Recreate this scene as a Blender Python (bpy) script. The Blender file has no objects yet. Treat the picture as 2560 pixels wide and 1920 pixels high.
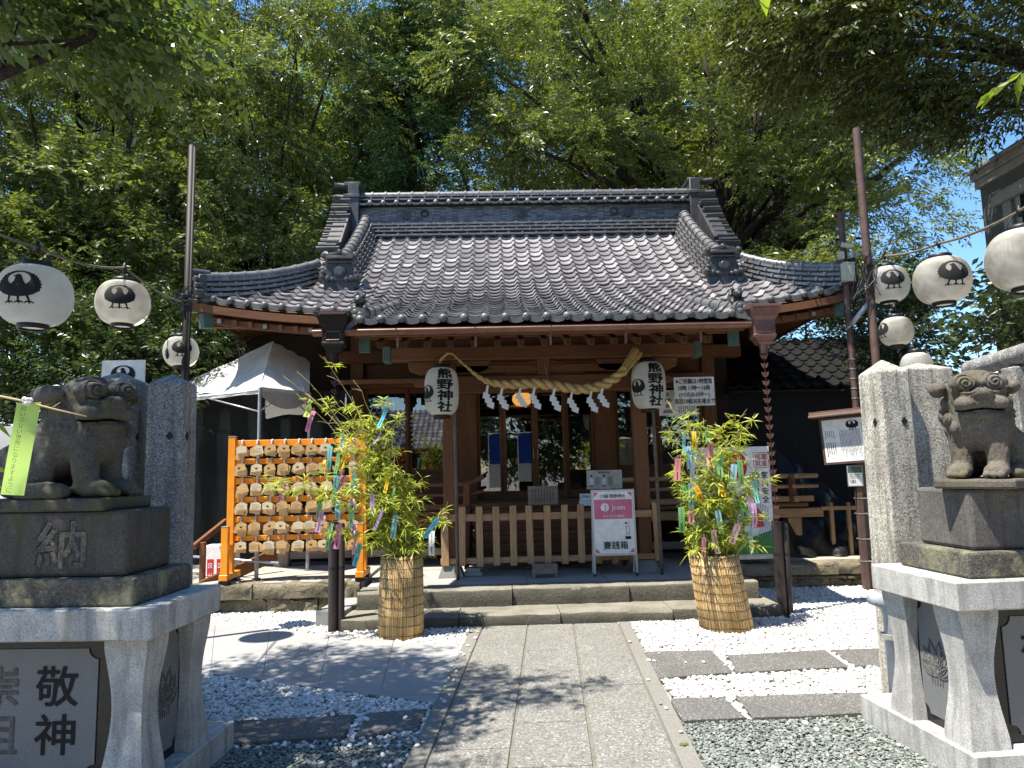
import bpy, bmesh, math, random
import numpy as np
from math import sin, cos, pi, radians, atan2, sqrt
from mathutils import Vector, Matrix
random.seed(7)
SC = bpy.context.scene
COL = SC.collection
# ---------------------------------------------------------------- camera, sky, sun, exposure
FPX = 1775.0                       # focal length in pixels of the 2560 px wide photograph
YAW, PIT, ROL = radians(1.4), radians(6.75), radians(1.32)
CAMP = Vector((0, 0, 1.6))
FW = Vector((sin(YAW) * cos(PIT), cos(YAW) * cos(PIT), sin(PIT)))
R0 = Vector((cos(YAW), -sin(YAW), 0))
U0 = R0.cross(FW)
RT = R0 * cos(ROL) - U0 * sin(ROL)
UP = R0 * sin(ROL) + U0 * cos(ROL)
cd = bpy.data.cameras.new('camera')
cam = bpy.data.objects.new('camera', cd)
COL.objects.link(cam)
cd.sensor_width = 36
cd.lens = 36 * FPX / 2560
cd.clip_start = 0.05
cd.clip_end = 2000
cam.matrix_world = Matrix(((RT.x, UP.x, -FW.x, CAMP.x), (RT.y, UP.y, -FW.y, CAMP.y), (RT.z, UP.z, -FW.z, CAMP.z), (0, 0, 0, 1)))
SC.camera = cam
SUNDIR = Vector((0.37, 0.20, -1.0)).normalized()     # the way the light travels
w = bpy.data.worlds.new('World')
SC.world = w
w.use_nodes = True
nt = w.node_tree
bg = nt.nodes['Background']
sky = nt.nodes.new('ShaderNodeTexSky')
sky.sky_type = 'NISHITA'
sky.sun_disc = False
sky.sun_elevation = math.asin(-SUNDIR.z)
sky.sun_rotation = atan2(-SUNDIR.x, -SUNDIR.y)
sky.air_density = 1.0
sky.dust_density = 0.15
sky.ozone_density = 3.5
hs = nt.nodes.new('ShaderNodeHueSaturation')
hs.inputs['Saturation'].default_value = 1.17
nt.links.new(sky.outputs[0], hs.inputs['Color'])
nt.links.new(hs.outputs[0], bg.inputs[0])
bg.inputs[1].default_value = 0.115
ld = bpy.data.lights.new('sun', 'SUN')
ld.energy = 5.0
ld.angle = radians(0.5)
ld.color = (1.0, 0.94, 0.835)
sun = bpy.data.objects.new('sun', ld)
COL.objects.link(sun)
sun.rotation_euler = SUNDIR.to_track_quat('-Z', 'Y').to_euler()
sun.location = (-5, -3, 20)
SC.view_settings.view_transform = 'Standard'
SC.view_settings.look = 'None'
SC.view_settings.exposure = 1.32
SC.view_settings.gamma = 1
SC.cycles.use_denoising = True
SC.cycles.max_bounces = 8
SC.cycles.diffuse_bounces = 4
SC.cycles.glossy_bounces = 4
SC.cycles.transmission_bounces = 5
SC.cycles.transparent_max_bounces = 12
SC.cycles.sample_clamp_indirect = 6


# ---------------------------------------------------------------- a pixel of the photograph -> a place in the world
def ray(px, py):
    return FW + RT * ((px - 1280) / FPX) - UP * ((py - 960) / FPX)


def PZ(px, py, z=0.0):
    d = ray(px, py)
    return CAMP + d * ((z - CAMP.z) / d.z)


def PY(px, py, y):
    d = ray(px, py)
    return CAMP + d * ((y - CAMP.y) / d.y)


KU = 2560 / 2212.0


def uZ(x, y, z=0.0): return PZ(x * KU, y * KU, z)
def uY(x, y, yy): return PY(x * KU, y * KU, yy)


# ---------------------------------------------------------------- mesh builder
class MB:
    def __init__(s):
        s.v = []; s.f = []; s.m = []

    def add(s, vs, fs, m=0):
        o = len(s.v)
        s.v.extend([tuple(v) for v in vs])
        for f in fs:
            s.f.append(tuple(i + o for i in f)); s.m.append(m)

    def box(s, x0, x1, y0, y1, z0, z1, m=0):
        s.add([(x0, y0, z0), (x1, y0, z0), (x1, y1, z0), (x0, y1, z0), (x0, y0, z1), (x1, y0, z1), (x1, y1, z1), (x0, y1, z1)],
              [(3, 2, 1, 0), (4, 5, 6, 7), (0, 1, 5, 4), (1, 2, 6, 5), (2, 3, 7, 6), (3, 0, 4, 7)], m)

    def obox(s, c, a, b, d, m=0):
        c, a, b, d = map(Vector, (c, a, b, d))
        s.add([c - a - b - d, c + a - b - d, c + a + b - d, c - a + b - d, c - a - b + d, c + a - b + d, c + a + b + d, c - a + b + d],
              [(3, 2, 1, 0), (4, 5, 6, 7), (0, 1, 5, 4), (1, 2, 6, 5), (2, 3, 7, 6), (3, 0, 4, 7)], m)

    def bar(s, p, q, wd, h, up=(0, 0, 1), m=0):
        p, q, up = Vector(p), Vector(q), Vector(up)
        d = (q - p)
        side = d.cross(up)
        if side.length < 1e-6: side = d.cross(Vector((0, 1, 0)))
        side.normalize()
        u = side.cross(d).normalized()
        s.obox((p + q) / 2, d / 2, side * (-wd / 2), u * (h / 2), m)

    def tube(s, pts, r, n=8, m=0, cap=True):
        pts = [Vector(p) for p in pts]
        k = len(pts)
        if not hasattr(r, '__len__'): r = [r] * k
        o = len(s.v)
        t0 = (pts[1] - pts[0]).normalized()
        a = t0.orthogonal().normalized()
        for i, p in enumerate(pts):
            t = (pts[min(i + 1, k - 1)] - pts[max(i - 1, 0)]).normalized()
            a = (a - t * a.dot(t))
            a = a.normalized() if a.length > 1e-6 else t.orthogonal().normalized()
            b = t.cross(a)
            for j in range(n):
                an = 2 * pi * j / n
                s.v.append(tuple(p + a * (cos(an) * r[i]) + b * (sin(an) * r[i])))
        for i in range(k - 1):
            for j in range(n):
                j2 = (j + 1) % n
                s.f.append((o + i * n + j, o + i * n + j2, o + (i + 1) * n + j2, o + (i + 1) * n + j)); s.m.append(m)
        if cap:
            s.f.append(tuple(o + j for j in reversed(range(n)))); s.m.append(m)
            s.f.append(tuple(o + (k - 1) * n + j for j in range(n))); s.m.append(m)

    def lathe(s, prof, c=(0, 0, 0), n=24, m=0, sx=1, sy=1, cap=True):
        o = len(s.v); k = len(prof)
        for (r, z) in prof:
            for j in range(n):
                an = 2 * pi * j / n
                s.v.append((c[0] + r * cos(an) * sx, c[1] + r * sin(an) * sy, c[2] + z))
        for i in range(k - 1):
            for j in range(n):
                j2 = (j + 1) % n
                s.f.append((o + i * n + j, o + i * n + j2, o + (i + 1) * n + j2, o + (i + 1) * n + j)); s.m.append(m)
        if cap:
            s.f.append(tuple(o + j for j in reversed(range(n)))); s.m.append(m)
            s.f.append(tuple(o + (k - 1) * n + j for j in range(n))); s.m.append(m)

    def ext(s, pts, vec, m=0):
        pts = [Vector(p) for p in pts]; vec = Vector(vec); n = len(pts)
        s.add(pts + [p + vec for p in pts],
              [tuple(range(n)), tuple(n + i for i in reversed(range(n)))] + [(i, n + i, n + (i + 1) % n, (i + 1) % n) for i in range(n)], m)

    def ball(s, c, r, nu=12, nv=8, m=0):
        if not hasattr(r, '__len__'): r = (r, r, r)
        s.lathe([(max(1e-4, sin(pi * i / nv)), -cos(pi * i / nv)) for i in range(nv + 1)], (0, 0, 0), nu, m, cap=False)
        k = nu * (nv + 1)
        for i in range(len(s.v) - k, len(s.v)):
            x, y, z = s.v[i]
            s.v[i] = (c[0] + x * r[0], c[1] + y * r[1], c[2] + z * r[2])

    def grid(s, rows, m=0, close=False):
        o = len(s.v); k = len(rows); n = len(rows[0])
        for r in rows: s.v.extend([tuple(p) for p in r])
        for i in range(k - 1):
            for j in range(n - 1 + (1 if close else 0)):
                j2 = (j + 1) % n
                s.f.append((o + i * n + j, o + i * n + j2, o + (i + 1) * n + j2, o + (i + 1) * n + j)); s.m.append(m)

    def merge(s, o, M=None, m=0):
        s.add([(M @ Vector(v)) if M else v for v in o.v], o.f, m)

    def build(s, name, mats, parent=None, smooth=False, bevel=0, seg=1, auto=None):
        me = bpy.data.meshes.new(name)
        off = wloc(parent) if parent else Vector((0, 0, 0))
        me.from_pydata([tuple(Vector(v) - off) for v in s.v], [], s.f)
        if not isinstance(mats, (list, tuple)): mats = [mats]
        for mt in mats: me.materials.append(mt)
        if len(mats) > 1: me.polygons.foreach_set('material_index', s.m)
        bm = bmesh.new(); bm.from_mesh(me)
        bmesh.ops.recalc_face_normals(bm, faces=bm.faces)
        bm.to_mesh(me); bm.free()
        if smooth: me.polygons.foreach_set('use_smooth', [True] * len(me.polygons))
        return link(name, me, parent, bevel, seg, auto)


def wloc(o):
    v = Vector((0, 0, 0))
    while o:
        v += o.location; o = o.parent
    return v


def link(name, me, parent=None, bevel=0, seg=1, auto=None):
    o = bpy.data.objects.new(name, me)
    COL.objects.link(o)
    if parent: o.parent = parent
    if bevel:
        b = o.modifiers.new('bevel', 'BEVEL'); b.width = bevel; b.segments = seg; b.limit_method = 'ANGLE'; b.angle_limit = radians(40)
    if auto:
        me.polygons.foreach_set('use_smooth', [True] * len(me.polygons))
        try: me.set_sharp_from_angle(angle=radians(auto))
        except Exception: pass
    return o


def tag(o, label=None, cat=None, group=None, kind=None):
    if label: o['label'] = label
    if cat: o['category'] = cat
    if group: o['group'] = group
    if kind: o['kind'] = kind
    return o


def thing(name, label, cat, loc=(0, 0, 0), group=None):
    o = bpy.data.objects.new(name, None)
    COL.objects.link(o); o.location = loc
    o.empty_display_size = 0.1
    return tag(o, label, cat, group)


def dup(root, loc=None, rotz=None, label=None, scale=None):
    def cp(o, par):
        c = o.copy(); COL.objects.link(c)
        if par: c.parent = par
        for ch in list(o.children): cp(ch, c)
        return c
    r = cp(root, None)
    if loc is not None: r.location = loc
    if rotz is not None: r.rotation_euler = (0, 0, rotz)
    if scale is not None: r.scale = (scale,) * 3
    if label: r['label'] = label
    return r


# ---------------------------------------------------------------- materials
def nodes(name):
    m = bpy.data.materials.new(name); m.use_nodes = True
    n = m.node_tree.nodes; l = m.node_tree.links
    return m, n, l, n['Principled BSDF']


def _map(n, l, sc=(1, 1, 1), rot=(0, 0, 0)):
    tc = n.new('ShaderNodeTexCoord'); mp = n.new('ShaderNodeMapping')
    mp.inputs['Scale'].default_value = sc; mp.inputs['Rotation'].default_value = rot
    l.new(tc.outputs['Object'], mp.inputs[0])
    return mp.outputs[0]


def _noise(n, l, vec, scale, detail=5, rough=0.6, dist=0):
    t = n.new('ShaderNodeTexNoise')
    t.inputs['Scale'].default_value = scale; t.inputs['Detail'].default_value = detail
    t.inputs['Roughness'].default_value = rough; t.inputs['Distortion'].default_value = dist
    l.new(vec, t.inputs['Vector'])
    return t.outputs['Fac']


def _ramp(n, l, fac, stops):
    r = n.new('ShaderNodeValToRGB')
    e = r.color_ramp.elements
    while len(e) < len(stops): e.new(0.5)
    for i, (p, c) in enumerate(stops):
        e[i].position = p; e[i].color = (c[0], c[1], c[2], 1)
    l.new(fac, r.inputs[0])
    return r.outputs[0]


def _mix(n, l, fac, a, b, mode='MIX'):
    m = n.new('ShaderNodeMix'); m.data_type = 'RGBA'; m.blend_type = mode
    for i, v in ((0, fac), (6, a), (7, b)):
        if isinstance(v, (int, float)): m.inputs[i].default_value = v
        elif isinstance(v, (tuple, list)): m.inputs[i].default_value = (v[0], v[1], v[2], 1)
        else: l.new(v, m.inputs[i])
    return m.outputs[2]


def _bump(n, l, h, bs, strength=0.3, dist=0.01):
    b = n.new('ShaderNodeBump'); b.inputs['Strength'].default_value = strength; b.inputs['Distance'].default_value = dist
    l.new(h, b.inputs['Height']); l.new(b.outputs[0], bs.inputs['Normal'])


G = lambda v: (v, v, v)


def mat(name, c1, c2=None, scale=6, rough=0.7, bump=0.15, spec=0.3, metal=0, stretch=(1, 1, 1), detail=6, lo=0.35, hi=0.68, bscale=None, bdist=0.01):
    m, n, l, b = nodes(name)
    c2 = c2 or tuple(x * 0.75 for x in c1)
    v = _map(n, l, stretch)
    f = _noise(n, l, v, scale, detail)
    l.new(_ramp(n, l, f, [(lo, c1), (hi, c2)]), b.inputs['Base Color'])
    b.inputs['Roughness'].default_value = rough; b.inputs['Metallic'].default_value = metal
    b.inputs['Specular IOR Level'].default_value = spec
    if bump:
        h = f if not bscale else _noise(n, l, v, bscale, 6)
        _bump(n, l, h, b, bump, bdist)
    return m


def mat_wood(name, c1, c2, axis='x', ring=16, rough=0.65, spec=0.25, bump=0.25):
    m, n, l, b = nodes(name)
    sc = {'x': (0.25, 4, 4), 'y': (4, 0.25, 4), 'z': (4, 4, 0.25)}[axis]
    v = _map(n, l, sc)
    f1 = _noise(n, l, v, ring * 0.35, 6, 0.65, 1.2)
    f2 = _noise(n, l, v, ring * 2.2, 4, 0.6, 0.3)
    f3 = _noise(n, l, _map(n, l), 0.9, 3)
    c = _ramp(n, l, f1, [(0.3, c1), (0.62, c2)])
    c = _mix(n, l, 0.35, c, _ramp(n, l, f2, [(0.35, tuple(x * 0.55 for x in c1)), (0.65, tuple(min(1, x * 1.25) for x in c2))]))
    c = _mix(n, l, _ramp(n, l, f3, [(0.4, G(0)), (0.75, G(0.45))]), c, tuple(x * 0.45 for x in c1))
    l.new(c, b.inputs['Base Color'])
    b.inputs['Roughness'].default_value = rough; b.inputs['Specular IOR Level'].default_value = spec
    _bump(n, l, f2, b, bump, 0.004)
    return m


def mat_stone(name, base, dark, light, speck=220, stain=(0.05, 0.045, 0.035), stain_amt=0.5, moss=None, rough=0.8, bump=0.4, bscale=60, bdist=0.006, streak=False, mix=0.75):
    """granite or tuff: fine speckle, large stains, optional moss patches"""
    m, n, l, b = nodes(name)
    v = _map(n, l)
    sp = n.new('ShaderNodeTexVoronoi'); sp.inputs['Scale'].default_value = speck; l.new(v, sp.inputs['Vector'])
    c = _ramp(n, l, sp.outputs['Color'], [(0.2, dark), (0.42, base), (0.72, base), (0.85, light)])
    c = _mix(n, l, mix, base, c)
    big = _noise(n, l, v, 2.3, 8, 0.7, 0.4)
    c = _mix(n, l, _ramp(n, l, big, [(0.42, G(0)), (0.7, G(stain_amt))]), c, stain)
    if streak:
        st = _noise(n, l, _map(n, l, (9, 9, 0.7)), 2.0, 5, 0.6)
        c = _mix(n, l, _ramp(n, l, st, [(0.48, G(0)), (0.7, G(0.6))]), c, tuple(x * 0.8 for x in stain))
    if moss:
        mo = _noise(n, l, v, 4.7, 8, 0.72, 0.6)
        c = _mix(n, l, _ramp(n, l, mo, [(0.5, G(0)), (0.66, G(0.8))]), c, moss)
    l.new(c, b.inputs['Base Color'])
    b.inputs['Roughness'].default_value = rough; b.inputs['Specular IOR Level'].default_value = 0.25
    h = _noise(n, l, v, bscale, 8, 0.7)
    _bump(n, l, h, b, bump, bdist)
    return m


def mat_leaf(name, c1, c2, trans=0.35, rough=0.38, spec=0.5):
    m, n, l, b = nodes(name)
    g = n.new('ShaderNodeNewGeometry')
    c = _ramp(n, l, g.outputs['Random Per Island'], [(0.0, c1), (1.0, c2)])
    l.new(c, b.inputs['Base Color'])
    b.inputs['Roughness'].default_value = rough; b.inputs['Specular IOR Level'].default_value = spec
    t = n.new('ShaderNodeBsdfTranslucent')
    l.new(_mix(n, l, 1.0, c, (1.5, 1.6, 0.55), 'MULTIPLY'), t.inputs[0])
    mx = n.new('ShaderNodeMixShader'); mx.inputs[0].default_value = trans
    l.new(b.outputs[0], mx.inputs[1]); l.new(t.outputs[0], mx.inputs[2])
    l.new(mx.outputs[0], n['Material Output'].inputs[0])
    return m


def mat_paper(name, c, trans=0.25, rough=0.7, dirt=None, scale=6):
    m, n, l, b = nodes(name)
    f = _noise(n, l, _map(n, l), scale, 6)
    d = dirt or tuple(x * 0.86 for x in c)
    col = _ramp(n, l, f, [(0.4, c), (0.75, d)])
    l.new(col, b.inputs['Base Color']); b.inputs['Roughness'].default_value = rough
    b.inputs['Specular IOR Level'].default_value = 0.2
    t = n.new('ShaderNodeBsdfTranslucent'); l.new(col, t.inputs[0])
    mx = n.new('ShaderNodeMixShader'); mx.inputs[0].default_value = trans
    l.new(b.outputs[0], mx.inputs[1]); l.new(t.outputs[0], mx.inputs[2])
    l.new(mx.outputs[0], n['Material Output'].inputs[0])
    return m


def mat_glass(name, tint=(0.75, 0.8, 0.8), ref=0.16, rough=0.01):
    m, n, l, b = nodes(name)
    n.remove(b)
    tr = n.new('ShaderNodeBsdfTransparent'); tr.inputs[0].default_value = (*tint, 1)
    gl = n.new('ShaderNodeBsdfGlossy'); gl.inputs['Roughness'].default_value = rough; gl.inputs['Color'].default_value = (0.95, 0.95, 0.95, 1)
    lw = n.new('ShaderNodeFresnel'); lw.inputs[0].default_value = 1.5
    add = n.new('ShaderNodeMath'); add.operation = 'ADD'; add.inputs[1].default_value = ref; l.new(lw.outputs[0], add.inputs[0])
    f = _noise(n, l, _map(n, l), 1.5, 2)
    bp = n.new('ShaderNodeBump'); bp.inputs['Strength'].default_value = 0.03; l.new(f, bp.inputs['Height']); l.new(bp.outputs[0], gl.inputs['Normal'])
    mx = n.new('ShaderNodeMixShader'); l.new(add.outputs[0], mx.inputs[0]); l.new(tr.outputs[0], mx.inputs[1]); l.new(gl.outputs[0], mx.inputs[2])
    l.new(mx.outputs[0], n['Material Output'].inputs[0])
    return m


def mat_rand(name, stops, rough=0.6, spec=0.3, by='object', bump=0.0):
    m, n, l, b = nodes(name)
    if by == 'object':
        fac = n.new('ShaderNodeObjectInfo').outputs['Random']
    else:
        fac = n.new('ShaderNodeNewGeometry').outputs['Random Per Island']
    c = _ramp(n, l, fac, stops)
    f = _noise(n, l, _map(n, l), 9, 6)
    c = _mix(n, l, _ramp(n, l, f, [(0.4, G(0)), (0.75, G(0.4))]), c, G(0.03), 'MIX') if by != 'object' else c
    l.new(c, b.inputs['Base Color'])
    b.inputs['Roughness'].default_value = rough; b.inputs['Specular IOR Level'].default_value = spec
    if bump: _bump(n, l, _noise(n, l, _map(n, l), 40, 6), b, bump, 0.004)
    return m


def plain(name, c, rough=0.6, metal=0, spec=0.3):
    return mat(name, c, tuple(x * 0.82 for x in c), 14, rough, 0.05, spec, metal)


M = {}
M['black'] = plain('black_paint', G(0.015), 0.45)
M['ink'] = plain('ink', G(0.012), 0.8)
M['white'] = plain('white_board', (0.78, 0.78, 0.76), 0.5)
M['red'] = plain('red_print', (0.55, 0.03, 0.03), 0.5)
M['wood_x'] = mat_wood('brown_beam_wood', (0.10, 0.040, 0.017), (0.18, 0.078, 0.035), 'x')
M['wood_y'] = mat_wood('brown_rafter_wood', (0.10, 0.040, 0.017), (0.18, 0.078, 0.035), 'y')
M['wood_z'] = mat_wood('brown_post_wood', (0.105, 0.043, 0.018), (0.19, 0.083, 0.037), 'z')
M['old_x'] = mat_wood('weathered_rail_wood', (0.27, 0.155, 0.075), (0.46, 0.285, 0.15), 'x')
M['old_z'] = mat_wood('weathered_picket_wood', (0.27, 0.155, 0.075), (0.46, 0.285, 0.15), 'z')
M['grey_x'] = mat_wood('grey_bench_wood', (0.17, 0.135, 0.10), (0.30, 0.245, 0.19), 'x')
M['grey_z'] = mat_wood('grey_bench_leg_wood', (0.17, 0.135, 0.10), (0.30, 0.245, 0.19), 'z')
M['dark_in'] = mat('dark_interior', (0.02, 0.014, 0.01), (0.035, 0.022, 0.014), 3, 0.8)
M['patina'] = mat('green_copper_patina', (0.07, 0.12, 0.10), (0.05, 0.085, 0.07), 9, 0.7)
M['copper'] = mat('brown_copper', (0.20, 0.10, 0.075), (0.13, 0.065, 0.05), 7, 0.42, 0.08, 0.5, 0.45)
M['pipe'] = mat('dark_brown_pipe', (0.013, 0.009, 0.008), (0.010, 0.007, 0.006), 6, 0.6, 0.03, 0.25)
M['drain'] = mat('brown_drain_pipe', (0.034, 0.025, 0.024), (0.024, 0.018, 0.017), 6, 0.4, 0.03, 0.4)
M['polebrown'] = mat('brown_painted_steel', (0.115, 0.07, 0.055), (0.075, 0.046, 0.037), 11, 0.55, 0.1)
M['steel'] = mat('galvanised_steel', (0.42, 0.44, 0.45), (0.3, 0.32, 0.33), 12, 0.4, 0.03, 0.5, 0.6)
M['orange'] = mat('orange_paint', (0.80, 0.29, 0.016), (0.68, 0.22, 0.012), 7, 0.45, 0.08)
M['glass'] = mat_glass('window_glass', (0.6, 0.62, 0.6), 0.10)


def mat_tile():
    m, n, l, b = nodes('silver_grey_roof_tile')
    g = n.new('ShaderNodeNewGeometry')
    v = _map(n, l)
    c = _ramp(n, l, g.outputs['Random Per Island'], [(0, (0.11, 0.101, 0.103)), (0.35, (0.195, 0.181, 0.183)), (0.8, (0.27, 0.253, 0.254)), (1, (0.36, 0.34, 0.338))])
    f = _noise(n, l, v, 7, 8, 0.7)
    c = _mix(n, l, _ramp(n, l, f, [(0.45, G(0)), (0.75, G(0.6))]), c, (0.10, 0.083, 0.078))
    l.new(c, b.inputs['Base Color'])
    b.inputs['Roughness'].default_value = 0.31; b.inputs['Specular IOR Level'].default_value = 0.9
    _bump(n, l, _noise(n, l, v, 45, 5), b, 0.12, 0.004)
    return m


M['tile'] = mat_tile()
M['ridge_tile'] = mat('sooty_ridge_tile', (0.15, 0.145, 0.145), (0.06, 0.058, 0.058), 8, 0.38, 0.12, 0.7)
M['tile_eave'] = mat('shaded_grey_green_eave_tile', (0.115, 0.118, 0.112), (0.06, 0.062, 0.06), 9, 0.45, 0.12, 0.5)  # grey green, darkened: shade of the upright tile ends put into the colour
M['tiledark'] = mat('dark_ridge_tile', (0.05, 0.050, 0.051), (0.022, 0.022, 0.023), 8, 0.46, 0.15, 0.5)
M['gran_path'] = mat_stone('rough_granite_paving', (0.185, 0.18, 0.16), (0.075, 0.073, 0.068), (0.37, 0.357, 0.32), 95, (0.13, 0.12, 0.10), 0.45, None, 0.85, 0.6, 70)
M['gran_smooth'] = mat_stone('smooth_granite_paving', (0.29, 0.29, 0.285), (0.19, 0.19, 0.19), (0.38, 0.38, 0.375), 260, (0.17, 0.165, 0.155), 0.4, None, 0.7, 0.12, 60, mix=0.5)
M['curb'] = mat_stone('concrete_curb', (0.19, 0.182, 0.16), (0.13, 0.125, 0.11), (0.24, 0.232, 0.21), 160, (0.15, 0.14, 0.11), 0.4, None, 0.9, 0.3, 50)
M['slab'] = mat_stone('dark_speckled_slab', (0.115, 0.112, 0.105), (0.07, 0.07, 0.068), (0.33, 0.32, 0.29), 130, (0.08, 0.075, 0.065), 0.5, None, 0.85, 0.4, 50)
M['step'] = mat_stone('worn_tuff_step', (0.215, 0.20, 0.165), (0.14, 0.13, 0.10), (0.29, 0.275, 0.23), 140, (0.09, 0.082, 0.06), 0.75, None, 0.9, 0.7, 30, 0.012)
M['riser'] = mat_stone('shaded_step_face', (0.105, 0.096, 0.075), (0.065, 0.06, 0.046), (0.15, 0.14, 0.11), 140, (0.05, 0.045, 0.033), 0.7, None, 0.95, 0.8, 26, 0.015)  # step fronts: shade of the upright face is put into this colour
M['wallstone'] = mat_stone('buff_wall_stone', (0.25, 0.21, 0.145), (0.14, 0.12, 0.08), (0.34, 0.295, 0.215), 90, (0.07, 0.06, 0.04), 0.8, (0.075, 0.075, 0.03), 0.95, 1.0, 18, 0.035)
M['pedgran'] = mat_stone('grey_pedestal_granite', (0.47, 0.46, 0.43), (0.15, 0.148, 0.14), (0.68, 0.67, 0.63), 330, (0.14, 0.135, 0.13), 0.65, None, 0.75, 0.2, 120, 0.003, True)
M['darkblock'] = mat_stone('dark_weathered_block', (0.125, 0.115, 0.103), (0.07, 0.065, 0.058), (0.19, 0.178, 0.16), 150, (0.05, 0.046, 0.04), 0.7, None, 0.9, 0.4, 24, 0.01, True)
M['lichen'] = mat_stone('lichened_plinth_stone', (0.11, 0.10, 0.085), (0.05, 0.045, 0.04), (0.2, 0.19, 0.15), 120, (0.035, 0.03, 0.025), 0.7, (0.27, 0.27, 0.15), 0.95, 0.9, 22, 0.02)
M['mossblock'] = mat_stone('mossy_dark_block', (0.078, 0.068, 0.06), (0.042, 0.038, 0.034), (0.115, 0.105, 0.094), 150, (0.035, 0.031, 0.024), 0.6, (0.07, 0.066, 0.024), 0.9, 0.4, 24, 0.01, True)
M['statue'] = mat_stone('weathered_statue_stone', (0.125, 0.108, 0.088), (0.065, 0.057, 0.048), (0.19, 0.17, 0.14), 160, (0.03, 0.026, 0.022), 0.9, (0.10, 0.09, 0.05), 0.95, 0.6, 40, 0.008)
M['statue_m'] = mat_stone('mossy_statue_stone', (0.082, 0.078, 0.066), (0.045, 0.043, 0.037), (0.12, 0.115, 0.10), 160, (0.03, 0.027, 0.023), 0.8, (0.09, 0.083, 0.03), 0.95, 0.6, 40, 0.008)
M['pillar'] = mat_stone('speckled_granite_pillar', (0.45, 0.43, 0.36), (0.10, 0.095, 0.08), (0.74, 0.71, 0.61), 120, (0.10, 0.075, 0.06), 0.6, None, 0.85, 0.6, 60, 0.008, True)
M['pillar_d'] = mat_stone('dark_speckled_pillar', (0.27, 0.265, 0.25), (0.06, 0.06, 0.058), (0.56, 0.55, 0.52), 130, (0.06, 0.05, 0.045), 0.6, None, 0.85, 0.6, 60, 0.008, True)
M['polish'] = mat('polished_black_granite', (0.010, 0.010, 0.010), (0.016, 0.016, 0.016), 20, 0.12, 0, 0.35)
M['plate'] = mat_stone('honed_grey_granite_plate', (0.16, 0.165, 0.16), (0.12, 0.12, 0.12), (0.22, 0.22, 0.22), 400, (0.1, 0.1, 0.1), 0.3, None, 0.55, 0.05)
M['basestone'] = mat('grey_post_base_stone', (0.21, 0.205, 0.19), (0.14, 0.135, 0.12), 6, 0.9, 0.3)
M['rope'] = mat('straw_rope', (0.50, 0.36, 0.16), (0.36, 0.24, 0.10), 30, 0.85, 0.6, 0.1, stretch=(1, 1, 1))
M['straw'] = mat('straw_bundle', (0.48, 0.34, 0.14), (0.30, 0.2, 0.08), 14, 0.85, 0.6, 0.1, stretch=(6, 6, 1))
M['lant'] = mat_paper('white_lantern_paper', (0.90, 0.89, 0.84), 0.6, 0.65, (0.68, 0.64, 0.55), 3)
M['shide'] = mat_paper('white_paper', (0.82, 0.82, 0.80), 0.3)
M['dirtlant'] = mat_paper('yellowed_lantern_paper', (0.87, 0.84, 0.76), 0.6, 0.65, (0.44, 0.39, 0.32), 5)
M['canvas'] = mat_paper('white_tent_canvas', (0.72, 0.71, 0.66), 0.25, 0.6, (0.5, 0.49, 0.44), 2)
M['ema'] = mat_wood('plaque_wood', (0.64, 0.38, 0.15), (0.76, 0.50, 0.23), 'x', 10, 0.6, 0.2, 0.05)
M['ema_pale'] = mat_wood('pale_plaque_wood', (0.78, 0.60, 0.35), (0.82, 0.68, 0.44), 'x', 10, 0.6, 0.2, 0.05)
M['cord'] = plain('grey_white_cord', (0.52, 0.5, 0.52), 0.8)
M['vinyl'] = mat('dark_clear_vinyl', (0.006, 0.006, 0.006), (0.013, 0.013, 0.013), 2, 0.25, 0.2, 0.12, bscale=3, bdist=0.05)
M['tarp'] = mat('black_plastic_tarp', (0.009, 0.009, 0.009), (0.016, 0.016, 0.016), 3, 0.4, 0.5, 0.2, bscale=5, bdist=0.06)
M['blackwall'] = mat('black_board_wall', (0.012, 0.012, 0.013), (0.02, 0.02, 0.022), 4, 0.85, 0.3, stretch=(8, 8, 0.5))
M['bark'] = mat('dark_bark', (0.045, 0.036, 0.028), (0.02, 0.016, 0.013), 9, 0.95, 0.8, 0.1, stretch=(2, 2, 0.6), bdist=0.03)
M['leaf_a'] = mat_leaf('zelkova_leaf', (0.07, 0.094, 0.022), (0.20, 0.22, 0.058), 0.36, 0.36, 0.5)
M['leaf_b'] = mat_leaf('deep_green_leaf', (0.03, 0.055, 0.014), (0.075, 0.11, 0.025), 0.28, 0.35, 0.5)
M['leaf_c'] = mat_leaf('cypress_foliage', (0.035, 0.075, 0.022), (0.08, 0.14, 0.036), 0.2, 0.5, 0.35)
M['leaf_y'] = mat_leaf('fresh_yellow_green_leaf', (0.11, 0.16, 0.02), (0.2, 0.25, 0.035), 0.5, 0.4, 0.4)
M['leaf_o'] = mat_leaf('olive_shaded_leaf', (0.045, 0.058, 0.012), (0.105, 0.115, 0.024), 0.3, 0.4, 0.4)
M['leaf_dk'] = mat_leaf('dark_glossy_leaf', (0.022, 0.036, 0.011), (0.045, 0.065, 0.018), 0.18, 0.35, 0.5)
M['bleaf'] = mat_leaf('bamboo_leaf', (0.22, 0.28, 0.035), (0.48, 0.50, 0.085), 0.4, 0.45, 0.4)
M['culm'] = mat('bamboo_culm', (0.30, 0.33, 0.10), (0.42, 0.32, 0.14), 8, 0.5)
M['dry'] = mat('dry_bamboo_twig', (0.45, 0.32, 0.17), (0.3, 0.2, 0.1), 8, 0.6)
M['bwall'] = mat('dark_grey_render', (0.115, 0.118, 0.108), (0.085, 0.088, 0.08), 3, 0.9)
M['trim'] = mat('grey_trim_paint', (0.3, 0.3, 0.28), (0.22, 0.22, 0.21), 5, 0.7)
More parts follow.
